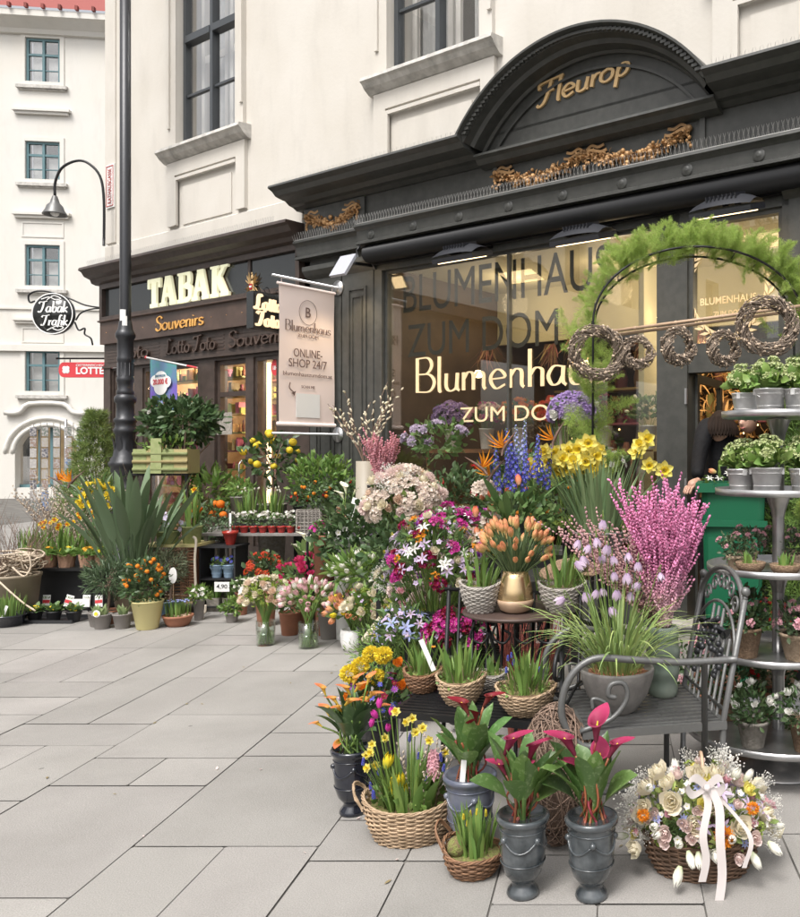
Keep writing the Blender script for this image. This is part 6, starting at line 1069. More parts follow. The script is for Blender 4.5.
vase_bq(405, 4.55, 0, 'blue and lilac iris bouquet wrapped low left of the bench baskets', (.16, .12, .14), .52, [(16, 1.1, B_lb, 'iris_flower'), (8, 1, B_li, 'lily_flower'), (20, 1, B_fil, 'filler_flower')], LM, nleaf=260, ls=(.08, .02), kind='lance')
shrub(400, 4.45, 0, 'airy pale green fern sprawling beside the white vase', (.24, .15, .17), LG, None, 0, 1, 1300, (.035, .006), .09, .18, hz=.30, nm='potted_fern', up=.0, ls=(.045, .006)) if False else shrub(388, 4.95, 0, 'airy pale green fern sprawling beside the white vase', (.22, .16, .2), LG, None, 0, 1, 1600, (.04, .007), .09, .18, hz=.30, nm='potted_fern')
# paper wrapped bouquet lying in a rack
L = gx(388, 5.15, .44); t = thing('wrapped_bouquet', 'cream paper wrapped bunch tied with brown cord leaning above the iris', 'bouquet', L)
def cone(u, v): a = u*6.283; r = .02+.1*v*(1+.12*np.sin(a*5)); return r*np.cos(a), r*np.sin(a), .3*v+.012*np.sin(a*5)*v
Mc = np.array(rot('Y', -.9))@np.array(rot('X', .3)); part('paper', gridf(40, 6, cone, 0, True).mv(0, 0, -.18).x(rot('Y', 1.0)), principled('cream_wrapping', (.66, .58, .44), .7, trans=.2), t); part('cord', join([loop([(.055*math.cos(a), .055*math.sin(a), -.06+k*.006) for a in np.linspace(0, 6.283, 20, endpoint=False)], .003, 4) for k in range(2)]).x(rot('Y', 1.0)), m_twig, t)
P, N = dome(16, (.1, .1, .08), (.1, 0, .08), .0); put(t, 'flower', B_fil, mats(P, N, 1.2)); part('foliage', leafcloud(60, (.11, .1, .08), (.1, 0, .08), .06, .02), LY, t)
vase_bq(366, 6.25, 0, 'bunch of white and green tulips behind the white vase', (.26, .17, .13), .60, [(34, 1, B_tw, 'tulip_flower')], LG, nleaf=260, ls=(.14, .028), kind='lance')
t = solo('lemon_pick', join([ball(.045, 16, 10).mv(0, 0, .0), bar((0, 0, -.2), (0, 0, -.03), .007, 6, 1)]), [P_dyel, m_bamboo], 'yellow ball on a wooden stick among the white tulips', 'decoration', at(379, 577, 5.9))
# strelitzia and delphinium bouquet behind the copper vase
L = gx(512, 4.75, .0); t = thing('tall_bouquet', 'tall bouquet of orange bird of paradise, blue delphinium and coral tulips', 'bouquet', (L[0], L[1], .885)); part('vase', pot(.07, .09, .24), m_slate, t)
H_ST = head('strel', P_or, P_blue, leafm((.18, .10, .08)), L=.13, nvar=2)
for px, py, az, tl in ((503, 450, .2, -.3), (500, 449, 3.0, -.1), (484, 470, 2.9, .1), (489, 478, .4, -.2), (553, 442, .3, -.4)):
    p = rel((L[0], L[1], .885), px, py, rng.uniform(-.1, 0)); addo('strelitzia_flower', H_ST[px % 2], t, np.array(trn(*p))@np.array(rot('Z', az))@np.array(rot('Y', -.45+tl))@np.diag([.9, .9, .9, 1]))
H_DE = head('delph', P_blue, P_white, m_stem, H=.30, R=.028); H_DE2 = head('delph', P_bluep, P_white, m_stem, H=.28, R=.026)
P = np.array([rel((L[0], L[1], .885), px, py, rng.uniform(-.05, .08)) for px, py in ((498, 494), (506, 488), (513, 490), (520, 486), (527, 480), (534, 478), (541, 482), (517, 476), (524, 492), (546, 488), (510, 480))]); put(t, 'delphinium_flower', H_DE, mats(P, rng.normal(size=P.shape)*.12+[0, 0, 1], rng.uniform(.75, 1, len(P))))
P = np.array([rel((L[0], L[1], .885), px, py, .1) for px, py in ((523, 462), (518, 468))]); put(t, 'delphinium_flower', H_DE2, mats(P, [[.05, 0, 1], [-.05, 0, 1]], .9))
atp(t, (L[0], L[1], .885), 'tulip_flower', head('tulip', gradm((.6, .35, .2), (.74, .16, .08), 0, .05), H=.06, R=.023, close=.7), [(519, 485), (508, 494), (480, 500), (488, 510), (497, 514), (505, 512), (476, 517), (484, 526), (478, 535), (491, 498)], 1.05, .4, .08)
atp(t, (L[0], L[1], .885), 'hydrangea_flower', B_hyd, [(480, 490), (487, 486), (494, 492), (484, 540), (490, 520)], 1.1, .4, .03, lambda p: np.array([0, -1, .5])); atp(t, (L[0], L[1], .885), 'kumquat', head('berry', P_or, R=.016), [(518, 513), (537, 508), (548, 512), (530, 516), (545, 500), (526, 497)], 1, .3)
part('foliage', join([leafcloud(420, (.2, .14, .15), (.04, 0, .23), .06, .03), clump(14, .4, .05, 'paddle', (.2, .9), (.2, .9), .05, c=(0, 0, .15))]), LM, t)
# daffodil pot
L = gx(598, 4.85, .885); t = thing('daffodil_pot', 'big pot of large yellow trumpet daffodils with long grey-green leaves', 'potted plant', L); part('pot', pot(.12, .15, .16), m_conc, t)
part('leaves', clump(150, .47, .022, 'lin', (.02, .55), (.05, .45), .12, 8, c=(0, 0, .12)), leafm((.22, .31, .15), .5, .25), t)
pts = [(548, 462), (553, 452), (560, 459), (568, 451), (574, 462), (580, 448), (588, 443), (594, 455), (600, 463), (585, 461), (566, 468), (577, 470), (556, 470), (535, 466), (531, 472), (592, 446), (545, 452), (602, 450), (598, 470), (640, 445), (636, 452), (649, 465), (664, 470), (645, 440)]
P = atp(t, L, 'daffodil_flower', head('daff', P_lem, P_yel, m_stem, R=.058, nvar=4), pts, 1, .1, .08, lambda p: np.array([rng.uniform(-.7, .7), -1, rng.uniform(-.1, .35)])); part('stem', stems([(p[0]*.35, p[1]*.5, .15) for p in P], P, .0035, 0, .0), LB, t)
# bark flower, statice, orchids behind
t, _ = vase_bq(573, 6.0, .0, 'bunch of violet statice with one white bloom by the window', (.17, .14, .13), 1.78, [(90, 1, head('cluster', P_lil, P_lilp, R=.03, n=34, b=.006), 'statice_flower'), (2, 1.4, B_rw, 'white_flower')], LB, .08, 1.1, nleaf=150)
vase_bq(607, 5.7, .0, 'small white orchids on thin stems behind the daffodils', (.14, .1, .1), 1.42, [(16, .9, head('star', P_white, P_mag, R=.028, W_=.9), 'orchid_flower')], LM, .07, 1.0, nleaf=90)
L = gx(590, 4.5, .0); solo('dried_bracket_fungus', join([lathe([(.001, 0), (.04, .01), (.06, .03), (.055, .035), (.001, .02)], 14).sc(1+.3*(k % 3), 1, 1).x(rot('X', .5+.3*(k % 2))).mv(-.1+.05*k, .02*(k % 2), .85+.02*(k % 3)) for k in range(5)]+[bar((-.1+.05*k, 0, 0), (-.1+.05*k, 0, .86), .004, 4) for k in range(5)]), m_coco, 'bunch of dried brown fungus discs on sticks left of the pink willow', 'dried flowers', gx(570, 4.35))
# pink felt pots of cyclamen
rack('narrow black stand under the pink felt pots', 470, 5.35, .4, .25, (.45, .93))
for i, (px, c_, hm, lab) in enumerate(((462, P_pink, head('star', P_mag, CENY, R=.025, cup=.5), 'pink felt pot with magenta flowers, left of the pair'), (478, P_pink, head('star', pm((.6, .12, .55)), CENY, R=.025, cup=.5), 'pink felt pot with violet flowers, right of the pair'))):
    shrub(px, 5.3, .93, lab, (.09, .08, .05), LM, hm, 16, 1, 60, (.04, .02), .075, .12, principled('pink_felt', (.62, .16, .22), .95), nm='felt_pot')
shrub(455, 6.3, 0, 'tall glossy bush with one red bloom under the window lettering', (.34, .22, .3), LD, head('rose', P_red, R=.035), 5, 1, 700, (.06, .032), .15, .5, m_blackp, hz=1.12)
shrub(520, 6.6, 0, 'tall dark leafy bush in front of the left window sill', (.34, .22, .34), LD, None, 0, 1, 600, (.06, .032), .15, .5, m_blackp, hz=1.2)
# right side: bin, conifer, fern legs
L = gx(733, 5.6, 0); t = thing('plastic_bin', 'big green plastic bin in the shop doorway', 'bin', L, R_(-8))
def binf(u, v): a = u*6.283; c, s = np.cos(a), np.sin(a); e = .35; k = 1/np.maximum(np.abs(c)**e*0+np.maximum(np.abs(c), np.abs(s)), .001)**.85; r = (.17+.04*v)*k; return r*c, r*s, v*1.25
part('body', join([gridf(48, 8, binf, 0, True), box(-.215, .215, -.225, -.205, 1.02, 1.06), box(-.16, .16, -.218, -.2, .2, .95)]), m_bin, t); part('rim', join([box(-.24, .24, -.24, -.2, 1.24, 1.3), box(-.24, .24, .2, .24, 1.24, 1.3), box(-.24, -.2, -.2, .2, 1.24, 1.3), box(.2, .24, -.2, .2, 1.24, 1.3)]), m_bin, t)
def conifer(px, Y, h, r, lab, lm, n=2200, nm='conifer', pr=.13):
    L = gx(px, Y); t = thing(nm, lab, 'conifer', L); part('pot', pot(pr*.75, pr, .28, .012), m_blackp, t); T = rng.uniform(0, 1, n)**1.3; z = .25+T*(h-.25); a = rng.uniform(0, 6.283, n); rr = r*(1-T*.85)*rng.uniform(.45, 1, n)*(1+.15*np.sin(a*3+z*9))
    P = np.stack([rr*np.cos(a), rr*np.sin(a), z], -1); D = np.stack([np.cos(a), np.sin(a), .9+0*a], -1)+rng.normal(size=(n, 3))*.35
    sp_ = join([blade(.1, .006, 2, x, .3, 0, 'lin', az) for x, az in ((0, 0), (.5, 0), (.5, 1.6), (.5, 3.1), (.5, 4.7), (.8, .8), (.8, 2.4), (.8, 4), (.8, 5.5))]); part('foliage', inst(sp_, mats(P, D, rng.uniform(.6, 1.1, n))), lm, t); part('trunk', tube([(0, 0, .2), (0, 0, h*.8)], [.02, .006], 6), m_twig, t)
conifer(96, 11.0, 2.02, .62, 'green conifer left of the black lamp post', leafm((.16, .22, .06)), 3000)
conifer(806, 5.6, 2.1, .4, 'bright green cypress at the right edge behind the tiered stand', LG, 2200)
# fern arch with bamboo and wreaths
AY = 5.5; ax0 = (592-611)/840*AY; ax1 = (800-611)/840*AY; acx_ = (ax0+ax1)/2; ar_ = (ax1-ax0)/2; az_ = 1.5-(325-452)/840*AY; L = (acx_, AY, 0)
t = thing('fern_arch', 'wire garden arch covered in bright green asparagus fern over the doorway', 'arch', L)
def archp(k, off=0., dy=0.): tt = np.linspace(0, math.pi, k); return np.stack([(ar_+off)*np.cos(tt), dy+0*tt, az_+(ar_*.72+off)*np.sin(tt)], -1)
part('frame', join([tube(np.vstack([[(ar_, dy, 0)], archp(30, -.01, dy), [(-ar_, dy, 0)]]), .008, 6) for dy in (-.14, .14)]+[bar((ar_*math.cos(a), -.14, az_+ar_*.71*math.sin(a)), (ar_*math.cos(a), .14, az_+ar_*.71*math.sin(a)), .004, 4) for a in np.linspace(0, math.pi, 14)]), m_black, t)
FE = [feather(.24), feather(.2, 22), feather(.28, 28)]; MF = leafm((.42, .54, .15), .6, .35, .02, .5)
n = 420; tt = rng.beta(1.25, 1.45, n)*math.pi*.98; dn = .02+.12*np.sin(tt); P = np.stack([ar_*np.cos(tt), rng.uniform(-.16, .16, n), az_+ar_*.72*np.sin(tt)], -1)+rng.normal(size=(n, 3))*[.03, .03, .03]
D = np.stack([np.cos(tt), -.35+0*tt, np.sin(tt)+.1], -1)*.8+rng.normal(size=(n, 3))*.45; M = mats(P, D, rng.uniform(.42, .82, n)*(1-.2*(tt > 2.3))); n2 = 80
P2 = np.stack([rng.choice([-1, 1], n2, p=[.75, .25])*ar_+rng.normal(size=n2)*.07, rng.uniform(-.15, .15, n2), rng.uniform(.9, az_, n2)], -1); D2 = rng.normal(size=(n2, 3))*.5+[0, -.4, .5]; M2 = mats(P2, D2, rng.uniform(.6, 1.1, n2))
part('fern', join([inst(FE[i], M[i::3]) for i in range(3)]+[inst(FE[i], M2[i::3]) for i in range(3)]), MF, t)
bz0, bz1 = 1.5-(332-452)/840*5.3, 1.5-(306-452)/840*5.3; X0 = (606-611)/840*5.3; X1 = (800-611)/840*5.3
pole = solo('bamboo_pole', join([tube([(X0, 5.3+d, bz0+e), (X0*.5+X1*.5, 5.3+d, (bz0+bz1)/2+e), (X1, 5.3+d, bz1+e)], .011, 8) for d, e in ((0, 0), (.03, -.022))]+[ball(.014, 8, 4).mv(X0+(X1-X0)*q, 5.3, bz0+(bz1-bz0)*q) for q in (.15, .36, .6, .82)]), m_bamboo, 'pair of bamboo canes tied across the fern arch carrying the twig wreaths', 'bamboo canes')
def wreathg(R, r, n, k):
    L = []; tips = []
    for i in range(n):
        a0 = rng.uniform(0, 6.283); l = rng.uniform(1.2, 3.2); a = np.linspace(a0, a0+l, 12); ph = rng.uniform(0, 6.28)+a*rng.uniform(1, 3); q = r*rng.uniform(.3, 1.15); P = np.stack([(R+q*np.cos(ph))*np.cos(a), q*np.sin(ph), (R+q*np.cos(ph))*np.sin(a)], -1); L.append(tube(P, .0028, 3, 0, False)); tips.append(P)
    return join(L), along(tips, k, ball(.0085, 6, 4).sc(.75, .75, 1.3).mat(1), (.6, 1.1), 0, 1.2, .3)
m_wcat = principled('wreath_catkins', (.40, .31, .23), .9, island=.5)
W1 = wreathg(.125, .036, 95, .085); W2 = wreathg(.08, .03, 70, .075)
for i, (px, py, Y, k, sz_, rz, lab) in enumerate(((597, 353, 5.15, 0, 1.12, .2, 'large round catkin wreath at the left end of the bamboo'), (638, 352, 5.15, 1, 1, .1, 'small catkin wreath, second from the left on the bamboo'), (679, 346, 5.2, 1, 1.18, .55, 'small tilted wreath, third on the bamboo'), (724, 348, 5.2, 1, 1.12, .5, 'fuzzy grey catkin wreath, fourth on the bamboo'), (767, 326, 5.1, 0, 1.2, -.1, 'large round catkin wreath at the right end above the top tray'))):
    t = thing('catkin_wreath', lab, 'wreath', at(px, py, Y), rz, 'catkin wreaths hung on the bamboo canes'); t.scale = (sz_,)*3
    part('twigs', (W1, W2)[k][0], m_twigg, t); part('catkins', (W1, W2)[k][1], [m_wcat, m_wcat], t)
# ---------------- people in the doorway
m_skin = principled('skin', (.58, .34, .25), .5); m_coat = principled('black_quilted_coat', (.010, .010, .012), .7, spec=.2, bump=.6, bscale=30); m_hair = principled('dark_hair', (.022, .013, .009), .7, spec=.15, island=.3); m_band = principled('blue_headband', (.45, .60, .85), .7); m_trs = principled('dark_trousers', (.03, .03, .035), .8)
def skin(name, verts, edges, radii, mt, parent, root=0):
    me = bpy.data.meshes.new(name); me.from_pydata(verts, edges, []); o = addo(name, me, parent); me.materials.append(mt)
    md = o.modifiers.new('s', 'SKIN'); sv = me.skin_vertices[0].data
    for i, r in enumerate(radii): sv[i].radius = (r, r) if not isinstance(r, tuple) else r; sv[i].use_root = (i == root)
    md.use_smooth_shade = True; s2 = o.modifiers.new('b', 'SUBSURF'); s2.levels = 2; s2.render_levels = 2
    dg = bpy.context.evaluated_depsgraph_get(); nm_ = bpy.data.meshes.new_from_object(o.evaluated_get(dg)); o.modifiers.clear(); o.data = nm_; nm_.name = name
    for p in nm_.polygons: p.use_smooth = True
    return o
def headg():
    """head about 0.24 tall facing -Y, origin at chin height"""
    def f(u, v):
        a = u*6.283; th = v*np.pi; r = np.sin(th)**.75; x = .076*r*np.cos(a)*(1-.22*(v < .5)*(1-2*v)); y = .095*r*np.sin(a); z = .125-.125*np.cos(th)
        fr_ = np.clip(-np.sin(a), 0, 1)**2; y = y-.008*fr_*np.exp(-((z-.06)/.03)**2); y = y-.030*np.exp(-((z-.098)/.022)**2)*np.exp(-(x/.014)**2)*(np.sin(a) < 0); y = y+.010*np.exp(-((z-.13)/.014)**2)*np.exp(-((np.abs(x)-.032)/.014)**2)*(np.sin(a) < 0); y = y-.006*np.exp(-((z-.058)/.01)**2)*np.exp(-(x/.025)**2)*(np.sin(a) < 0)
        return x, y, z
    g = gridf(56, 44, f, 0, True); E_ = [ball(.011, 8, 6, 1).mv(s*.031, -.082, .128) for s in (-1, 1)]+[ball(.005, 6, 4, 2).mv(s*.031, -.092, .128) for s in (-1, 1)]+[tube(cr([(s*.015, -.094, .148), (s*.032, -.094, .152), (s*.05, -.082, .147)], 4), .0028, 4, 2) for s in (-1, 1)]
    E_ += [tube(cr([(-.024, -.095, .060), (0, -.104, .057), (.024, -.095, .060)], 4), [.002, .0035, .004, .0045, .005, .0045, .004, .0035, .002], 5, 3)]+[ball(.02, 8, 6).sc(.35, .6, 1.2).mv(s*.077, .005, .11) for s in (-1, 1)]
    return join([g]+E_)
m_eye = principled('eye_white', (.7, .7, .68), .3); m_lip = principled('lips', (.48, .15, .14), .5)
def hand(p, d, mt, parent, s=1):
    d = nrm(np.array(d, float)); sd = nrm(np.cross(d, [0, 0, 1])); up = np.cross(sd, d); p = np.array(p)
    L = [tube(cr([p-d*.03, p, p+d*.04, p+d*.085], 3), [.024, .026, .028, .03, .033, .036, .038, .036, .03, .02][:10], 8)]
    for i, (o_, l_) in enumerate(((-.03, .065), (-.01, .075), (.01, .07), (.029, .055))): b = p+d*.08+sd*o_*s; L.append(tube(cr([b, b+d*l_*.5-up*.006, b+d*l_-up*.03], 3), .0085, 6))
    b = p+d*.02-sd*.03*s; L.append(tube(cr([b, b+d*.03-sd*.025*s, b+d*.065-sd*.03*s], 3), .0105, 6)); part('hand', join(L), mt, parent)
# person 1: dark coat, turned away, leaning to the left over the bin
Y1 = 6.55; X1_ = (722-611)/840*Y1; t = thing('person', 'person in a black quilted coat with dark hair reaching down over the green bin', 'person', (X1_, Y1, .1))
hd = lambda px, py, dy=0.: tuple(rel((X1_, Y1, .1), px, py, dy))
sh_l = hd(707, 422); sh_r = (.24, .1, 1.36); V = [(0.02, .05, .95), (.03, .05, 1.15), (.03, .06, 1.36), (.03, .03, 1.46), sh_l, hd(699, 455, -.2), hd(697, 478, -.42), sh_r, (.3, .0, 1.1), (.2, -.2, 1.0), (.12, .05, .85), (.12, .05, .48), (.12, .08, .08), (-.1, .05, .85), (-.1, .05, .48), (-.1, .08, .08), (.12, -.06, .04), (-.1, -.06, .04)]
skin('body', V, [(0, 1), (1, 2), (2, 3), (2, 4), (4, 5), (5, 6), (2, 7), (7, 8), (8, 9), (0, 10), (10, 11), (11, 12), (0, 13), (13, 14), (14, 15), (12, 16), (15, 17)], [(.19, .13), (.19, .13), (.17, .12), .07, .09, .065, .05, .09, .065, .05, .11, .075, .05, .11, .075, .05, .045, .045], m_coat, t)
part('head', headg().x(rot('Z', math.pi*.8)).sc(.92).mv(-.02, -.03, 1.46), [m_skin, m_eye, m_hair, m_lip], t); part('hair', join([gridf(30, 16, lambda u, v: (.09*np.sin(v*2.2)*np.cos(u*6.283), .105*np.sin(v*2.2)*np.sin(u*6.283), .14+.125*np.cos(v*2.2)), 0, True)]+[blade(.2, .045, 6, 2.3, .8, .3, 'lin', a).mv(.06*math.cos(a), .07*math.sin(a), .22) for a in np.linspace(0, 6.2, 40)]).mv(-.02, -.03, 1.46), m_hair, t)
hand(hd(696, 482, -.46), (-.5, -.6, -.3), m_skin, t)
# person 2: behind, face turned left, blue headband
Y2 = 7.0; X2_ = (752-611)/840*Y2; t = thing('person', 'smiling person with a pale blue headband between the two upper trays', 'person', (X2_, Y2, .1))
V = [(0, 0, .95), (0, 0, 1.15), (0, .0, 1.34), (-.01, -.02, 1.44), (-.19, 0, 1.33), (-.24, -.05, 1.05), (-.2, -.25, .95), (.19, 0, 1.33), (.24, -.05, 1.05), (.18, -.25, .95), (.1, 0, .85), (.1, 0, .48), (.1, .03, .08), (-.1, 0, .85), (-.1, 0, .48), (-.1, .03, .08), (.1, -.11, .04), (-.1, -.11, .04)]
skin('body', V, [(0, 1), (1, 2), (2, 3), (2, 4), (4, 5), (5, 6), (2, 7), (7, 8), (8, 9), (0, 10), (10, 11), (11, 12), (0, 13), (13, 14), (14, 15), (12, 16), (15, 17)], [(.17, .12), (.15, .11), (.15, .11), .055, .075, .052, .042, .075, .052, .042, .1, .07, .05, .1, .07, .05, .045, .045], m_coat, t)
hz_ = rel((X2_, Y2, .1), 750, 433)[2]; Mh = np.array(trn(-.03, -.06, hz_))@np.array(rot('Z', -.75))@np.array(rot('X', .2)); part('head', headg().x(Mh), [m_skin, m_eye, m_hair, m_lip], t)
part('headband', gridf(30, 6, lambda u, v: (.088*np.cos(u*6.283)*(1-.25*v), .105*np.sin(u*6.283)*(1-.25*v), .165+.055*v-.02*np.sin(u*6.283)), 0, True).x(Mh), m_band, t); part('hair', join([gridf(30, 12, lambda u, v: (.085*np.sin(v*2)*np.cos(u*6.283), .1*np.sin(v*2)*np.sin(u*6.283)+.015, .145+.115*np.cos(v*2)), 0, True)]).x(Mh), m_hair, t)
hand((-.2, -.3, .93), (0, -1, -.2), m_skin, t); hand((.18, -.3, .93), (0, -1, -.2), m_skin, t, -1)
# pale flowers lying on the bin
t = thing('flower_bunch', 'small bunch of white and orange lilies laid on the bin rim', 'bouquet', gx(718, 5.45, 1.31)); put(t, 'flower', B_liw, mats([(0, -.05, .02), (.06, -.03, .05), (-.06, -.05, .02)], [[0, -.6, .7]]*3, .9)); put(t, 'flower', B_tc, mats([(-.02, -.06, .06)], [[-1, 0, .3]], .9)); part('foliage', leafcloud(20, (.1, .06, .03), (0, 0, .01), .08, .02, 'lance'), LG, t)
# flowers and goods inside the window
wr = rack('long shelf table of flowers inside the shop window', 560, 8.3, 2.6, .4, (.8, 1.4), FA, 'window_table', m_wood)
wr.location = (*fw(3.4, -.55, 0)[:2], .12)
INB = ((2.25, 'lilac hydrangea bunch inside the left end of the shop window', [(26, 1.2, head('cluster', P_lil, P_white, R=.045, n=36, b=.009))], .2), (2.75, 'green and pink mixed bunch inside the shop window', [(12, 1, B_car), (12, 1, B_rpk), (8, 1, B_mag)], .18), (3.2, 'orange rose bunch inside the shop window beside the mullion', [(22, 1.1, head('rose', P_dor, R=.035))], .2), (3.75, 'coral gerbera bunch inside the right half of the shop window', [(20, 1.2, head('mum', P_coral, R=.035, n=90))], .2), (4.25, 'dark red rose bunch inside the right half of the shop window', [(22, 1, head('rose', P_wine, R=.032))], .19), (4.75, 'tall green foliage bunch inside the right end of the shop window', [(8, 1, B_tw)], .2))
vase_bq(476, 5.0, .35, 'soft pink and apricot bouquet tucked behind the grey wicker baskets', (.2, .15, .16), .52, [(12, 1, B_rp, 'rose_flower'), (10, 1, B_ro, 'rose_flower'), (16, 1, B_fil, 'filler_flower'), (6, 1, head('cluster', P_or, P_yel, R=.03, n=20), 'orange_flower')], LM, nleaf=220)
vase_bq(452, 5.25, .30, 'mixed violet and white bunch above the mauve lilies', (.2, .15, .14), .72, [(12, 1, B_liw, 'lily_flower'), (22, 1, B_fil, 'filler_flower'), (8, 1, B_mag, 'magenta_flower')], LM, nleaf=260)
vase_bq(404, 5.2, 0, 'white and lilac filler bunch between the fern and the camellia bush', (.16, .13, .15), .68, [(30, 1, B_fil, 'filler_flower'), (10, 1, B_gyp, 'baby_breath'), (8, 1, B_carw, 'carnation_flower')], LG, nleaf=260)
vase_bq(376, 5.7, 0, 'low cream and green bunch behind the wrapped bouquet', (.2, .15, .15), .44, [(16, 1, B_rc, 'rose_flower'), (20, 1, B_fil, 'filler_flower'), (12, 1, B_gr, 'berry_sprig')], LG, nleaf=240)
vase_bq(418, 5.0, 0, 'small pink carnation bunch above the blue iris', (.15, .12, .13), .62, [(16, .9, B_car, 'carnation_flower'), (8, .9, B_rpk, 'rose_flower'), (14, 1, B_fil, 'filler_flower')], LM, nleaf=200)
vase_bq(545, 5.4, .3, 'green kumquat and eucalyptus bunch behind the copper vase', (.26, .18, .2), .98, [(14, .8, head('berry', P_or, R=.016), 'kumquat'), (16, 1, B_gr, 'berry_sprig')], LM, nleaf=420)
for s, lab, kd, r in INB:
    p = fw(s, -.55, 1.53); t = thing('window_bouquet', lab, 'bouquet', p); part('vase', pot(.06, .08, .22), m_whitep, t); bouquet(t, (r, r*.8, r*.8), (0, 0, .34), kd, (0, 0, .1), LM, 180, (.07, .035), -.2)
# ================= left and back groups =================
def table(px, Y, w_, d, h, lab, mt, rz=0, nm='display_table'):
    t = thing(nm, lab, 'table', gx(px, Y), rz); part('tabletop', box(-w_/2, w_/2, -d/2, d/2, h-.025, h), mt, t)
    for x in (-1, 1):
        for y in (-1, 1): part('leg', box(x*(w_/2-.03)-.014, x*(w_/2-.03)+.014, y*(d/2-.03)-.014, y*(d/2-.03)+.014, 0, h-.0255), mt, t)
    part('crossbar', box(-w_/2+.05, w_/2-.05, d/2-.04, d/2-.03, h*.3, h*.3+.02), mt, t); return t
tb1 = table(60, 8.0, .86, .42, .42, 'low dark metal table with potted primroses at the far left', m_black)
prim = [(30, 'first from the left'), (49, 'second from the left'), (67, 'third from the left'), (88, 'fourth, with bright yellow flowers'), (104, 'fifth, beside the strelitzia leaves')]
HPR = head('star', P_yel, P_dyel, R=.02, W_=.95); HPRo = head('star', pm((.8, .45, .05)), P_yel, R=.02, W_=.95)
for i, (px, lab) in enumerate(prim):
    L = gx(px, 7.9, .42); t = thing('wrapped_primrose', 'primrose in brown kraft paper on the low table, '+lab, 'potted plant', L, i*1.3, 'kraft wrapped primroses on the low table'); part('wrap', kraft(.075, .12), m_kraft, t)
    part('foliage', join([clump(24, .11, .05, 'ell', (.4, 1.3), (.2, .9), .05, c=(0, 0, .1)), leafcloud(30, (.09, .09, .04), (0, 0, .13), .05, .03)]), LG, t); n = (3, 2, 3, 10, 4)[i]; P, N = dome(n, (.05, .05, .04), (0, 0, .15), .2); put(t, 'flower', (HPR, HPRo)[i % 2], mats(P, N, 1))
L = gx(55, 8.15, .42); t = thing('narcissus_box', 'row of small yellow and orange narcissi standing at the back of the low table', 'potted plant', L); part('trough', box(-.32, .32, -.07, .07, 0, .1), m_blackp, t)
part('foliage', join([clump(14, .3, .02, 'lin', (0, .4), (0, .4), .07, c=(x, 0, .08)) for x in np.linspace(-.28, .28, 7)]), LG, t)
atp(t, L, 'narcissus_flower', head('daff', P_yel, P_or, m_stem, R=.03), [(41, 524), (46, 522), (51, 523), (55, 520), (60, 525), (68, 524), (74, 522), (79, 514), (80, 518), (93, 512), (96, 516), (45, 528), (58, 528)], 1, .2, .04, toCam)
# black crate with seed packets in front
t = thing('black_crate', 'black plastic crate folded under the low table', 'crate', gx(78, 8.05)); part('side', join([box(-.32, .32, -.12, -.11, .02, .38), box(-.32, .32, .11, .12, .02, .38), box(-.32, -.31, -.11, .11, .02, .38), box(.31, .32, -.11, .11, .02, .38)]), m_blackp, t); part('base', box(-.31, .31, -.11, .11, .0, .015), m_blackp, t)
for i, (px, lab) in enumerate(((46, 'leftmost'), (67, 'second, tilted,'), (86, 'third'), (99, 'fourth'), (124, 'last, beside the kumquat leaves,'))):
    t = thing('seed_packet', 'bulb packet with red label, '+lab+' in front of the black crate', 'packet', gx(px, 7.75, .07), 0, 'bulb packets with red labels'); part('packet', join([box(-.035, .035, -.002, .002, 0, .11), box(-.033, .033, -.004, -.0021, .035, .065, 1), inst(blade(.03, .01, 2, 0, .4, 0, 'lance', 0, 0, 2), mats(np.array([(x, -.003, .075) for x in (-.02, -.01, 0, .01, .02)]), [[a, -.1, 1] for a in (-.5, -.2, 0, .2, .5)]))]).x(rot('X', -.15)).x(rot('Y', (0, .25, 0, -.1, .1)[i])), [m_paper, m_stk, LG], t)
t = thing('price_sign', 'small white price card on a stick behind the grey pots', 'sign', gx(81, 7.6)); part('card', box(-.08, .08, -.002, .002, .1, .17), m_paper, t); part('stick', bar((0, .004, 0), (0, .004, .1), .003, 4), m_bamboo, t)
t = thing('plant_tray', 'shallow dark tray holding the small primrose pots', 'tray', gx(62, 7.5)); part('tray', join([box(-.42, .2, -.16, .1, 0, .006), box(-.42, .2, -.17, -.16, 0, .03), box(-.42, .2, .1, .11, 0, .03)]), m_blackp, t)
for px, lab in ((35, 'left'), (54, 'middle'), (74, 'right')):
    L = gx(px, 7.42, .007); t = thing('small_primrose', 'tiny yellow primrose in a black plastic pot, %s one of three' % lab, 'potted plant', L, px, 'tiny primroses in black pots'); part('pot', pot(.045, .062, .09), m_blackp, t); part('foliage', clump(26, .1, .045, 'ell', (.5, 1.3), (.2, .6), .03, c=(0, 0, .08)), LM, t); P, N = dome(12, (.04, .04, .035), (0, 0, .1), .1); put(t, 'flower', HPR, mats(P, N, .8))
for px, dy, lab in ((86, .1, 'left'), (98, 0, 'middle'), (117, .02, 'right')):
    L = spot(px, 630, .06+dy); t = thing('grey_bulb_pot', 'grey plastic pot of pale hyacinth shoots, %s one of three' % lab, 'potted plant', L, 0, 'grey plastic bulb pots'); part('pot', pot(.055, .075, .125), m_greyp, t); part('foliage', clump(16, .1, .03, 'lance', (.1, .7), (0, .5), .04, c=(0, 0, .11)), leafm((.30, .38, .18)), t)
    if px == 98: part('plant_label', prism([(.03*math.cos(a), .14+.03*math.sin(a)) for a in np.linspace(0, 6.283, 14, endpoint=False)], -.08, -.078), m_paper, t); put(t, 'flower', HPR, mats([(0, -.085, .14)], [[0, -1, .2]], 1))
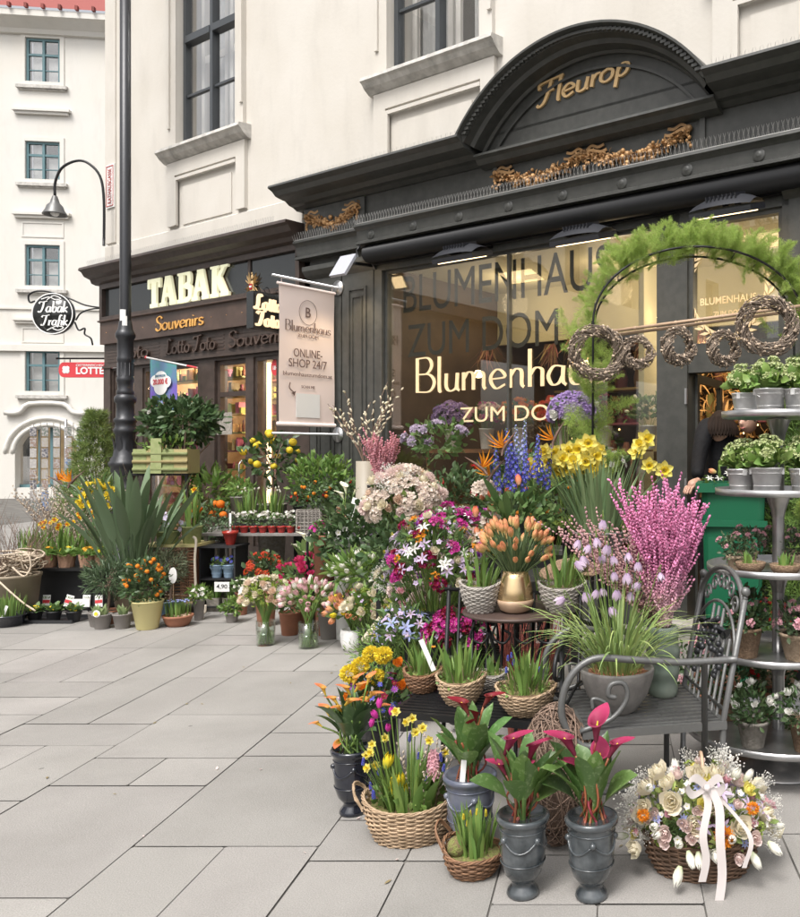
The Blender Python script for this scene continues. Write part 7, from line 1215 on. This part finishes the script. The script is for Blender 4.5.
L = spot(6, 628, .1); t = thing('narcissus_bowl', 'dark bowl of green narcissus shoots cut off by the left edge', 'potted plant', (L[0]-.06, L[1], 0)); part('bowl', pot(.11, .15, .1), m_navy, t); part('foliage', clump(60, .22, .016, 'lin', (0, .3), (0, .4), .12, c=(0, 0, .08)), LG, t); part('plant_label', box(-.012, .012, -.1, -.098, .06, .2).x(rot('Y', .35)), m_paper, t)
# strelitzia
L = gx(133, 7.55); t = thing('strelitzia_plant', 'large grey-green bird of paradise plant with one orange flower leaning left', 'potted plant', L); part('pot', pot(.12, .16, .26), m_taupe, t)
SG = leafm((.115, .17, .09), .45, .25, .01, .15); part('leaves', join([blade(rng.uniform(.8, 1.22), rng.uniform(.07, .105), 18, rng.uniform(.0, .5), rng.uniform(.1, .5), .3, 'strel', a, rng.uniform(-.7, .7), 0, .05).mv(.06*math.cos(a), .06*math.sin(a), .2) for a in np.arange(0, 46)*2.4]+[clump(90, .7, .016, 'lin', (.02, .45), (.1, .5), .1, 8, c=(0, 0, .2))]), SG, t)
p = rel(L, 70, 484, -.1); addo('strelitzia_flower', H_ST[0], t, np.array(trn(*p))@np.array(rot('Z', .1))@np.array(rot('Y', -.55))@np.diag([1.15]*3+[1])); p2 = rel(L, 60, 482, -.1); addo('strelitzia_flower', H_ST[1], t, np.array(trn(*p2))@np.array(rot('Z', 3.1))@np.array(rot('Y', -.2))@np.diag([.9]*3+[1]))
part('flower_stalk', join([tube(cr([(-.03, 0, .2), (-.2, -.05, .62), tuple(p+[.1, 0, -.1]), tuple(p)], 6), .010, 6), tube(cr([(0, 0, .2), (-.25, -.02, .5), (-.36, -.05, .72), (-.4, -.05, .8)], 6), .007, 6)]), SG, t)
shrub(98, 8.4, 0, 'yellow forsythia-like narcissi behind the strelitzia leaves', (.2, .1, .2), LM, head('daff', P_yel, P_yel, m_stem, R=.045), 26, 1, 90, (.2, .02), .12, .3, hz=1.0, kind='lin', nm='potted_narcissus')
# kumquat, rosemary, lavender, terracotta bowl
L = spot(141, 631, .1); t = thing('kumquat_plant', 'kumquat bush with orange fruit in a pale yellow pot', 'potted plant', L); part('pot', pot(.085, .125, .24), m_yelp, t); part('foliage', leafcloud(480, (.18, .16, .2), (-.02, 0, .40), .055, .022, 'ell', .3, .2), LD, t)
P, N = dome(30, (.17, .15, .19), (-.02, 0, .41), -.5, .2); put(t, 'kumquat_fruit', head('berry', P_or, R=.019), mats(P*1., N, rng.uniform(.8, 1.1, 30)))
shrub(108, 7.35, 0, 'feathery grey-green rosemary bush left of the kumquat', (.2, .16, .15), LT, None, 0, 1, 900, (.06, .006), .1, .12, hz=.40, kind='lin', m_=0) if False else shrub(108, 7.35, 0, 'feathery grey-green rosemary bush left of the kumquat', (.2, .16, .15), LT, None, 0, 1, 1300, (.065, .007), .1, .12, hz=.40, kind='lin', trunk=True)
shrub(170, 7.7, 0, 'round silver-grey lavender bush right of the kumquat', (.17, .16, .14), LS, None, 0, 1, 1100, (.06, .007), .1, .14, principled('blue_enamel', (.10, .17, .26), .4), hz=.46, kind='lin', trunk=True)
L = spot(172, 628, .1); t = thing('bulb_bowl', 'shallow terracotta bowl of white-tipped narcissus shoots', 'potted plant', L); part('bowl', lathe([(.001, 0), (.08, 0), (.1, .03), (.118, .075), (.124, .078), (.124, .095), (.112, .095), (.108, .08), (.001, .08)], 32), m_terra, t); part('foliage', clump(70, .17, .011, 'lin', (0, .15), (0, .15), .1, c=(0, 0, .07)), LG, t)
P = np.array([(rng.uniform(-.09, .09), rng.uniform(-.06, .06), .085) for _ in range(22)]); put(t, 'bulb', head('berry', pm((.55, .42, .28)), R=.016), mats(P, [0, 0, 1])); P[:, 2] = .215; put(t, 'bud', head('berry', P_bluep, R=.008), mats(P, [0, 0, 1]))
t = solo('oval_plaque', join([prism([(.035*math.cos(a), .07*math.sin(a)+.0) for a in np.linspace(0, 6.283, 20, endpoint=False)], -.003, .003), bar((0, .006, -.35), (0, .006, 0), .004, 4, 1)]), [m_whitep, m_bamboo], 'white oval enamel plant marker on a stick above the terracotta bowl', 'plant marker', gx(173, 7.35, .42))
# grey-taupe pot with twigs at the left edge
L = gx(14, 7.6); t = thing('twig_pot', 'large taupe planter of bare branches and pale rope-like vines at the left edge', 'potted plant', L); part('pot', pot(.17, .21, .40, .02), m_taupe, t); tw, _ = twigs(44, .62, .55, .0035, .2, 3, wig=.08, c=(0, 0, .42)); part('branches', tw, m_twig, t)
vn = []
for i in range(36): a = rng.uniform(0, 6.283, 4); r = rng.uniform(.12, .27, 4); vn.append(tube(cr(np.stack([r*np.cos(a), r*np.sin(a)*.7, rng.uniform(.38, .60, 4)], -1), 6), rng.uniform(.004, .009), 5, 0, False))
vn.append(tube(cr([(.1, -.28, .6), (.32, -.3, .62), (.36, -.3, .5), (.3, -.3, .42), (.2, -.3, .5)], 6), .008, 5)); vn.append(tube(cr([(-.05, -.28, .5), (.1, -.3, .36), (.28, -.3, .2), (.4, -.3, .12)], 6), .008, 5)); part('vines', join(vn), principled('pale_vine', (.50, .41, .31), .7, island=.25), t)
L = gx(72, 9.2); t = thing('willow_sheaf', 'round sheaf of bare catkin branches in front of the postcard rack', 'twig bundle', L); tw, tp = twigs(70, .95, .62, .0032, .1, 3, wig=.06, c=(0, 0, .3)); part('branches', tw, m_twig, t); part('catkins', along(tp[::2], .05, ball(.011, 6, 4).sc(.7, .7, 1.2).mat(1)), [m_catw, m_catw], t); part('pot', pot(.12, .16, .34), m_blackp, t)
# postcard rack
L = gx(66, 11.6); t = thing('postcard_rack', 'wire postcard stand with columns of small pictures before the far arch', 'rack', L); part('frame', join([bar((0, 0, 0), (0, 0, 1.95), .02, 8)]+[bar((x, -.12, .5), (x, -.12, 1.9), .006, 4) for x in np.linspace(-.36, .36, 9)]+[tube([(.28*math.cos(a), .28*math.sin(a), .02) for a in (q, q+3.14)], .012, 4) for q in (0, 1.57)]), m_steel, t)
cc = [principled('postcard', c, .6, col2=(.33, .31, .30), nscale=38, lo=.45, hi=.55) for c in ((.12, .18, .32), (.30, .27, .22), (.07, .07, .09), (.22, .15, .12), (.12, .14, .12), (.40, .38, .36))]; pc = [[] for _ in cc]
for x in np.linspace(-.36, .28, 5):
    for z in np.arange(.7, 1.85, .145): k = rng.integers(0, 6); pc[k].append(join([box(x-.045, x+.045, -.135, -.13, z, z+.125, 0).mat(0)])); 
for k, g in enumerate(pc):
    for q in g: part('postcard', q, cc[k], t)
# wicker side table with cream legs, pots on top
L = gx(178, 7.95); t = thing('wicker_table', 'small wicker side table with curled cream painted leg and scalloped top', 'table', L); part('tabletop', box(-.26, .26, -.2, .2, .62, .645), m_yelp, t); m_crm = principled('cream_painted_iron', (.62, .55, .45), .5)
for x in (-.27, .27): part('leg', tube(cr([(x*.9, -.2, .72), (x, -.2, .68), (x*.96, -.2, .5), (x, -.2, .2), (x*1.04, -.2, .05), (x*1.3, -.2, .02), (x*1.32, -.2, .09)], 6), .012, 7), m_crm, t); part('leg', tube([(x, .2, .64), (x, .2, 0)], .012, 6), m_crm, t)
part('wicker_side', join([tube([(x, -.19+.006*(-1)**i, z) for i, x in enumerate(np.linspace(-.26, .26, 15))], .008, 4) for z in np.arange(.14, .6, .028)]+[bar((x, -.19, .1), (x, -.19, .6), .006, 4) for x in np.linspace(-.25, .25, 9)]), m_wickb, t); part('shelf', join([box(-.27, .27, -.2, .2, .1, .12)]), m_wick, t)
t = thing('felt_narcissus_pot', 'lime green felt pot of tall narcissus leaves on the wicker table', 'potted plant', gx(192, 7.9, .645)); lime = principled('lime_felt', (.31, .34, .16), .95, col2=(.25, .29, .12), nscale=30); part('pot', pot(.075, .09, .16), lime, t); part('leaves', clump(26, .42, .02, 'lin', (0, .2), (0, .3), .06, c=(0, 0, .14)), LG, t); put(t, 'flower', head('daff', P_yel, P_or, m_stem, R=.035), mats([(.05, -.05, .5)], [[.3, -1, .2]], 1))
t = thing('felt_primula_pot', 'lime felt pot of white and lilac pansies on the wicker table', 'potted plant', gx(168, 7.85, .645)); part('pot', pot(.08, .1, .12), lime, t); part('foliage', leafcloud(70, (.12, .1, .08), (0, 0, .15), .05, .03), LM, t); P, N = dome(15, (.12, .1, .13), (0, 0, .16), -.1); put(t, 'flower', head('star', pm((.68, .62, .78)), CENY, R=.03, W_=.95), mats(P, N+[0, -.5, 0], 1))
# camellia standard with felt basket on a rack behind
L = gx(182, 9.0); t = thing('camellia_tree', 'dense dark camellia standard with round crown behind the felt basket', 'tree', L); part('pot', pot(.14, .18, .3), m_blackp, t); part('trunk', join([tube([(0, 0, .25), (.01, 0, 1.4)], [.02, .014], 8)]+[tube([(.01, 0, 1.3), tuple(nrm(rng.normal(size=3)+[0, 0, .4])*.3+[0, 0, 1.72])], .008, 5) for _ in range(12)]), m_twig, t); part('foliage', leafcloud(1500, (.40, .32, .24), (0, 0, 1.83), .085, .042, 'ell', .3, .2), LD, t); P, N = dome(5, (.36, .3, .22), (-.05, 0, 1.83), -.2); put(t, 'flower', B_rw, mats(P, N, 1))
table(167, 8.85, .62, .34, 1.28, 'tall narrow black stand carrying the felt basket', m_black, nm='tall_stand')
L = gx(167, 8.75, 1.28); t = thing('felt_basket', 'yellow and green striped felt basket with a wide upright handle', 'basket', L); fy = principled('yellow_felt', (.40, .33, .16), .95); part('side', join([box(-.28+k*.14, -.142+k*.14, -.13, .13, 0, .25, k % 2) for k in range(4)]+[tube([(-.28, -.135, z), (.28, -.135, z)], .02, 6, k % 2) for k, z in enumerate((.04, .12, .2))]), [lime, fy], t); part('handle', box(-.09, .02, -.15, -.131, 0, .36), lime, t); part('foliage', leafcloud(70, (.26, .12, .07), (0, 0, .28), .08, .03), LG, t)
for px, Y, lab in ((150, 8.7, 'vertical curly willow twigs under the felt basket, left sheaf'), (190, 8.75, 'vertical curly willow twigs under the camellia crown, right sheaf')):
    L = gx(px, Y); t = thing('twig_sheaf', lab, 'twig bundle', L); tw, _ = twigs(50, 1.22, .16, .0035, .1, 3, wig=.06); part('branches', tw, m_wickb if px > 160 else m_twigg, t)
shrub(212, 9.0, 0, 'leafy green dracaena in a white felt pot before the tobacco door', (.26, .22, .22), LG, None, 0, 1, 260, (.16, .04), .13, .7, m_whitep, hz=1.08, kind='lance', nm='dracaena'); shrub(214, 8.6, 0, 'orange mandarin bush beside the white pot', (.2, .16, .1), LD, head('berry', pm((.75, .22, .02)), R=.04), 7, 1, 160, (.05, .025), .13, .7, m_greyp, hz=.88, nm='mandarin_bush')
# black shelf unit with blue pots
L = gx(224, 8.0); t = thing('black_shelf_unit', 'small black shelf unit holding blue pots and grey stones', 'shelf unit', L); part('side', join([box(-.17, -.155, -.14, .14, 0, .6), box(.155, .17, -.14, .14, 0, .6)]), m_blackp, t); part('shelf', join([box(-.155, .155, -.14, .14, .04, .055)]), m_blackp, t); part('shelf', box(-.155, .155, -.14, .14, .3, .315), m_blackp, t); part('top', box(-.18, .18, -.15, .15, .601, .62), m_blackp, t)
pbl = principled('pale_blue_tin', (.30, .42, .55), .4)
for px, lab in ((217, 'left'), (229, 'right')):
    t = thing('violet_pot', 'pale blue tin pot of violas, %s one on the black shelf' % lab, 'potted plant', gx(px, 7.93, .316)); part('pot', bucket(.04, .055, .12), pbl, t); part('foliage', leafcloud(30, (.05, .05, .04), (0, 0, .14), .04, .02), LM, t); P, N = dome(6, (.05, .05, .05), (0, 0, .15), 0); put(t, 'flower', head('star', P_blue, CENY, R=.02, W_=.95), mats(P, N+[0, -.6, 0], 1))
t = thing('price_card', 'white price card on the front of the black shelf unit', 'sign', gx(222, 7.82, .2)); part('card', join([box(-.07, .07, -.001, .002, 0, .09), btext('4,90', -.05, .03, .04, .1, .01, .002, 1).mv(0, -.0015, 0)]), [m_paper, m_blackp], t)
for i, (px, lab) in enumerate(((212, 'left'), (228, 'middle'), (245, 'right'))):
    L = spot(px, 612, .07); t = thing('stone_pot', 'square weathered stone pot of green shoots, %s one at the shelf foot' % lab, 'potted plant', L, .1*i, 'weathered stone pots at the shelf foot'); part('pot', join([gridf(4, 5, lambda u, v: (.085*(.8+.25*v)*np.cos(u*6.283+.785), .085*(.8+.25*v)*np.sin(u*6.283+.785), v*.13), 0, True, False), box(-.05, .05, -.05, .05, .1, .11)]), m_stonep, t); part('foliage', clump(26, .17, .02, 'lin', (0, .5), (0, .6), .045, c=(0, 0, .1)), LG, t)
L = gx(224, 7.98, .62); 
t = thing('red_pot', 'glossy red clay pot with a white stick label on the black shelf unit', 'potted plant', (L[0]+.06, L[1], .62)); part('pot', pot(.038, .065, .13, .02), principled('red_glaze', (.36, .03, .02), .25, coat=.4), t); part('label', box(-.01, .01, -.001, .001, .1, .3), m_paper, t); part('foliage', leafcloud(40, (.1, .08, .05), (-.02, 0, .22), .04, .02), LT, t)
shrub(212, 8.3, 0, 'small olive bush in a metal pot behind the red pot', (.18, .13, .12), LT, None, 0, 1, 420, (.035, .014), .07, .62, m_steel, hz=.74)
# long table with red pots
tz = .72; TY = 8.3; table(272, TY, 1.15, .5, tz, 'long grey table with a row of small red pots before the florist pilaster', m_conc)
for i in range(8):
    px = 235+i*9.3; L = gx(px, TY-.19, tz); t = thing('small_red_pot', ('first', 'second', 'third', 'fourth', 'fifth', 'sixth', 'seventh', 'last')[i]+' red plastic pot of berry plants from the left on the long table', 'potted plant', L, i, 'small red plastic pots along the table front'); part('pot', pot(.028, .04, .065), m_redp, t); part('foliage', leafcloud(34, (.045, .04, .05), (0, 0, .1), .03, .015), LT, t)
L = gx(268, TY-.05, tz); t = thing('white_cyclamen_tray', 'tray of white flowering cyclamen behind the row of red pots', 'potted plant', L); part('tray', box(-.36, .36, -.07, .07, 0, .08), m_blackp, t); part('foliage', leafcloud(120, (.36, .08, .05), (0, 0, .11), .05, .03), LM, t); put(t, 'flower', head('star', P_white, P_white, R=.028, cup=.6, W_=.9), mats(np.stack([rng.uniform(-.36, .36, 60), rng.uniform(-.07, .05, 60), rng.uniform(.13, .19, 60)], -1), rng.normal(size=(60, 3))*.4+[0, -.3, .8], 1))
for x, lab in ((248, 'left'), (272, 'right')):
    L = gx(x, TY+.12, tz); t = thing('narcissus_clump', 'clump of upright green narcissus shoots with white tips, %s one on the long table' % lab, 'potted plant', L); part('pot', pot(.09, .1, .12), m_greyp, t); part('foliage', clump(46, .34, .016, 'lin', (0, .25), (0, .3), .1, c=(0, 0, .1)), LG, t); P = np.stack([rng.uniform(-.1, .1, 9), rng.uniform(-.08, .08, 9), rng.uniform(.36, .42, 9)], -1); put(t, 'bud', B_tw, mats(P, [0, 0, 1], .5))
t = thing('woven_planter', 'square grey-brown woven planter with a small kumquat on the long table', 'potted plant', gx(313, TY-.1, tz-.03)); part('planter', join([join([tube([(-.12, -.12+.004*(-1)**(i), z), (.12, -.12, z)], .009, 4), tube([(-.12, .12, z), (.12, .12, z)], .009, 4), tube([(-.12, -.12, z), (-.12, .12, z)], .009, 4), tube([(.12, -.12, z), (.12, .12, z)], .009, 4)]) for i, z in enumerate(np.arange(.01, .26, .017))]+[box(-.113, .113, -.113, .113, 0, .24)]+[bar((x, -.128, 0), (x, -.128, .26), .006, 4) for x in np.linspace(-.11, .11, 7)]), m_wickg, t)
part('foliage', leafcloud(230, (.19, .15, .15), (0, 0, .40), .055, .025, 'ell', .3), LD, t); P, N = dome(10, (.17, .14, .14), (0, 0, .4), -.3); put(t, 'kumquat_fruit', head('berry', P_or, R=.018), mats(P, N, 1))
FX = [('star', P_mag), ('star', P_white), ('star', P_yel), ('star', P_lilp), ('star', P_red)]
for k, (px, Y, h, lab, c_, rr) in enumerate(((236, 8.6, .10, 'small fern pot under the long table, left', None, .1), (262, 8.5, .10, 'small green pot under the long table, middle', None, .1), (290, 8.2, .12, 'dark leafy pot under the long table, right', None, .12), (242, 7.75, .12, 'white primula pot beside the stone pots', 1, .08), (232, 7.4, .0, 'low trailing green pot at the shelf foot', None, .08), (322, 7.7, .45, 'yellow primula pot behind the white callas', 2, .1), (300, 7.7, .2, 'leafy pot behind the orange-red kalanchoe', None, .14), (329, 6.75, .12, 'lilac primula pot right of the hydrangea', 3, .12), (345, 6.9, .2, 'white primula pot behind the apricot tulips', 1, .12), (290, 6.9, .1, 'green leafy pot between the glass vases and the hydrangea', None, .12), (199, 7.5, .1, 'small white pansy pot at the curled table leg', 1, .07), (158, 7.7, .3, 'lilac primula pot behind the kumquat', 3, .09), (197, 8.4, .5, 'grassy pot behind the black shelf unit', None, .12), (240, 8.7, .95, 'leafy green pot behind the narcissus shoots', None, .13), (300, 8.75, .85, 'small red primula behind the woven planter', 4, .1))):
    hm = head('star', FX[c_][1], CENY, R=.024, W_=.9) if c_ is not None else None
    shrub(px, Y, 0, lab, (rr, rr*.9, rr*.8), (LM, LG, LT)[k % 3], hm, 16 if hm else 0, 1, 150, (.06, .022), rr*.7, h+.09, (m_terra, m_greyp, m_blackp)[k % 3], nm='small_potted_plant', kind=('ell', 'lance')[k % 2])
# lemon tree, laurel, baskets by the pilaster
t = shrub(272, 8.95, 0, 'lemon tree with large yellow lemons in a pale pot under the banner', (.27, .24, .26), LD, head('berry', P_yel, R=.038), 15, 1, 240, (.09, .045), .15, .95, m_stonep, hz=1.45, nm='lemon_tree', hn='lemon', trunk=True)
shrub(322, 8.75, 0, 'bushy bright green laurel beside the lemon tree', (.34, .26, .26), leafm((.13, .22, .05)), None, 0, 1, 900, (.075, .03), .16, .8, m_taupe, hz=1.22, kind='lance', up=.9)
shrub(350, 8.3, 0, 'dark green camellia with a red bloom left of the beige vase', (.24, .2, .24), LD, head('rose', P_red, R=.03), 3, 1, 420, (.06, .035), .14, .7, m_wickb, hz=1.0)
rack('black bench behind the white calla lilies', 360, 7.9, .8, .3, (.4, .78))
L = gx(353, 7.85, .78); t = thing('round_basket', 'round brown wicker basket under the beige vase', 'basket', L); part('basket', weave([(0, .11, 0), (.5, .13, .1), (1, .14, .2)], 64, 12, .004, .0075, 1, 0, 22), m_wickb, t); part('foliage', leafcloud(80, (.13, .12, .06), (0, 0, .22), .05, .025), LD, t)
L = gx(366, 7.4, .0); t = thing('beige_vase', 'tall slim beige floor vase with budding magnolia branches', 'vase', L); part('body', lathe([(.001, .0), (.09, 0), (.1, .02), (.085, 1.42), (.078, 1.42), (.075, 1.3), (.001, 1.2)], 24), principled('beige_glaze', (.30, .265, .21), .5), t)
tw, tp = twigs(11, .8, .62, .006, .03, 2, wig=.05, c=(0, 0, 1.4)); part('branches', tw, m_twig, t); part('buds', along(tp, .085, ball(.015, 7, 5).sc(.55, .55, 1.3).mat(1), t0=.35), [P_peach, P_cream], t)
L = gx(382, 7.1, 0); t = thing('pink_willow_vase', 'dark floor vase of pale pink flowering heather stems by the window', 'bouquet', L); part('vase', pot(.08, .12, 1.22), m_blackp, t); tw, tp = twigs(70, .44, .35, .0022, .05, 2, wig=.04, c=(0, 0, 1.2)); part('twigs', tw, m_twig, t); part('catkins', along(tp, .02, ball(.009, 6, 4).sc(.9, .9, 1.2).mat(1), t0=.1), [P_blush, pm((.68, .32, .36))], t)
shrub(436, 6.95, 0, 'mauve hydrangea heads in front of the left window pane', (.28, .2, .16), LM, head('cluster', pm((.50, .42, .52)), P_lilp, R=.045, n=44, b=.009), 11, 1.1, 200, (.07, .04), .12, .8, m_blackp, hz=1.60, nm='potted_hydrangea')
t = thing('black_garden_chair', 'black ornate metal garden chair between the calla lilies', 'chair', gx(336, 7.0), .4); part('seat', box(-.2, .2, -.2, .2, .43, .45), m_black, t); part('backrest', join([tube(cr([(-.2, .2, .45), (-.2, .22, .8), (0, .24, .92), (.2, .22, .8), (.2, .2, .45)], 5), .012, 6)]+[tube(cr([(x, .2, .45), (x*.5, .22, .65), (x, .23, .85)], 4), .008, 5) for x in (-.12, -.04, .04, .12)]), m_black, t)
for x in (-.18, .18):
    for y in (-.18, .18): part('leg', bar((x, y, .43), (x*1.1, y*1.1, 0), .012, 6), m_black, t)
for px, Y, lab, hm in ((325, 6.9, 'terracotta pot of pink primulas beside the black garden chair', head('star', P_mag, CENY, R=.025, W_=.9)), (345, 6.75, 'white primulas with small plant labels behind the camellia bush', head('star', P_white, CENY, R=.025, W_=.9)), (362, 6.75, 'violet and white primulas below the cream bouquet', head('star', P_lilp, CENY, R=.025, W_=.9))):
    shrub(px, Y, 0, lab, (.12, .1, .06), LM, hm, 20, 1, 90, (.05, .025), .09, .82, m_whitep if px > 330 else m_terra, nm='potted_primula')
t = solo('plant_labels', join([join([box(-.04, .04, -.001, .001, 0, .05), bar((0, .003, -.25), (0, .003, 0), .003, 4)]).x(rot('Y', a)).mv(x, 0, 0) for x, a in ((0, .3), (.1, -.3))]), m_paper, 'two white plant label cards among the white primulas', 'plant label', gx(356, 6.7, 1.08))

PT = join([inst(petal(.02, .014, .1, .2, .6, 3, 3), mats(np.stack([rng.uniform(-1.9, .5, 70), rng.uniform(2.9, 6.2, 70), np.full(70, .004)], -1)[:35], rng.normal(size=(35, 3))*.15+[0, 0, 1], rng.uniform(.5, 1.1, 35))), inst(blade(.035, .012, 3, 1.5, .1, .1, 'ell'), mats(np.stack([rng.uniform(-2.6, .5, 40), rng.uniform(2.9, 6.8, 40), np.full(40, .004)], -1), [0, 0, 1], rng.uniform(.5, 1., 40))).mat(1)])
o = part('fallen_petals', PT, [P_blush, principled('dry_leaf', (.22, .17, .08), .8)]); o['kind'] = 'stuff'; o['label'] = 'scattered fallen petals and small dry leaves on the paving round the flowers'; o['category'] = 'litter'
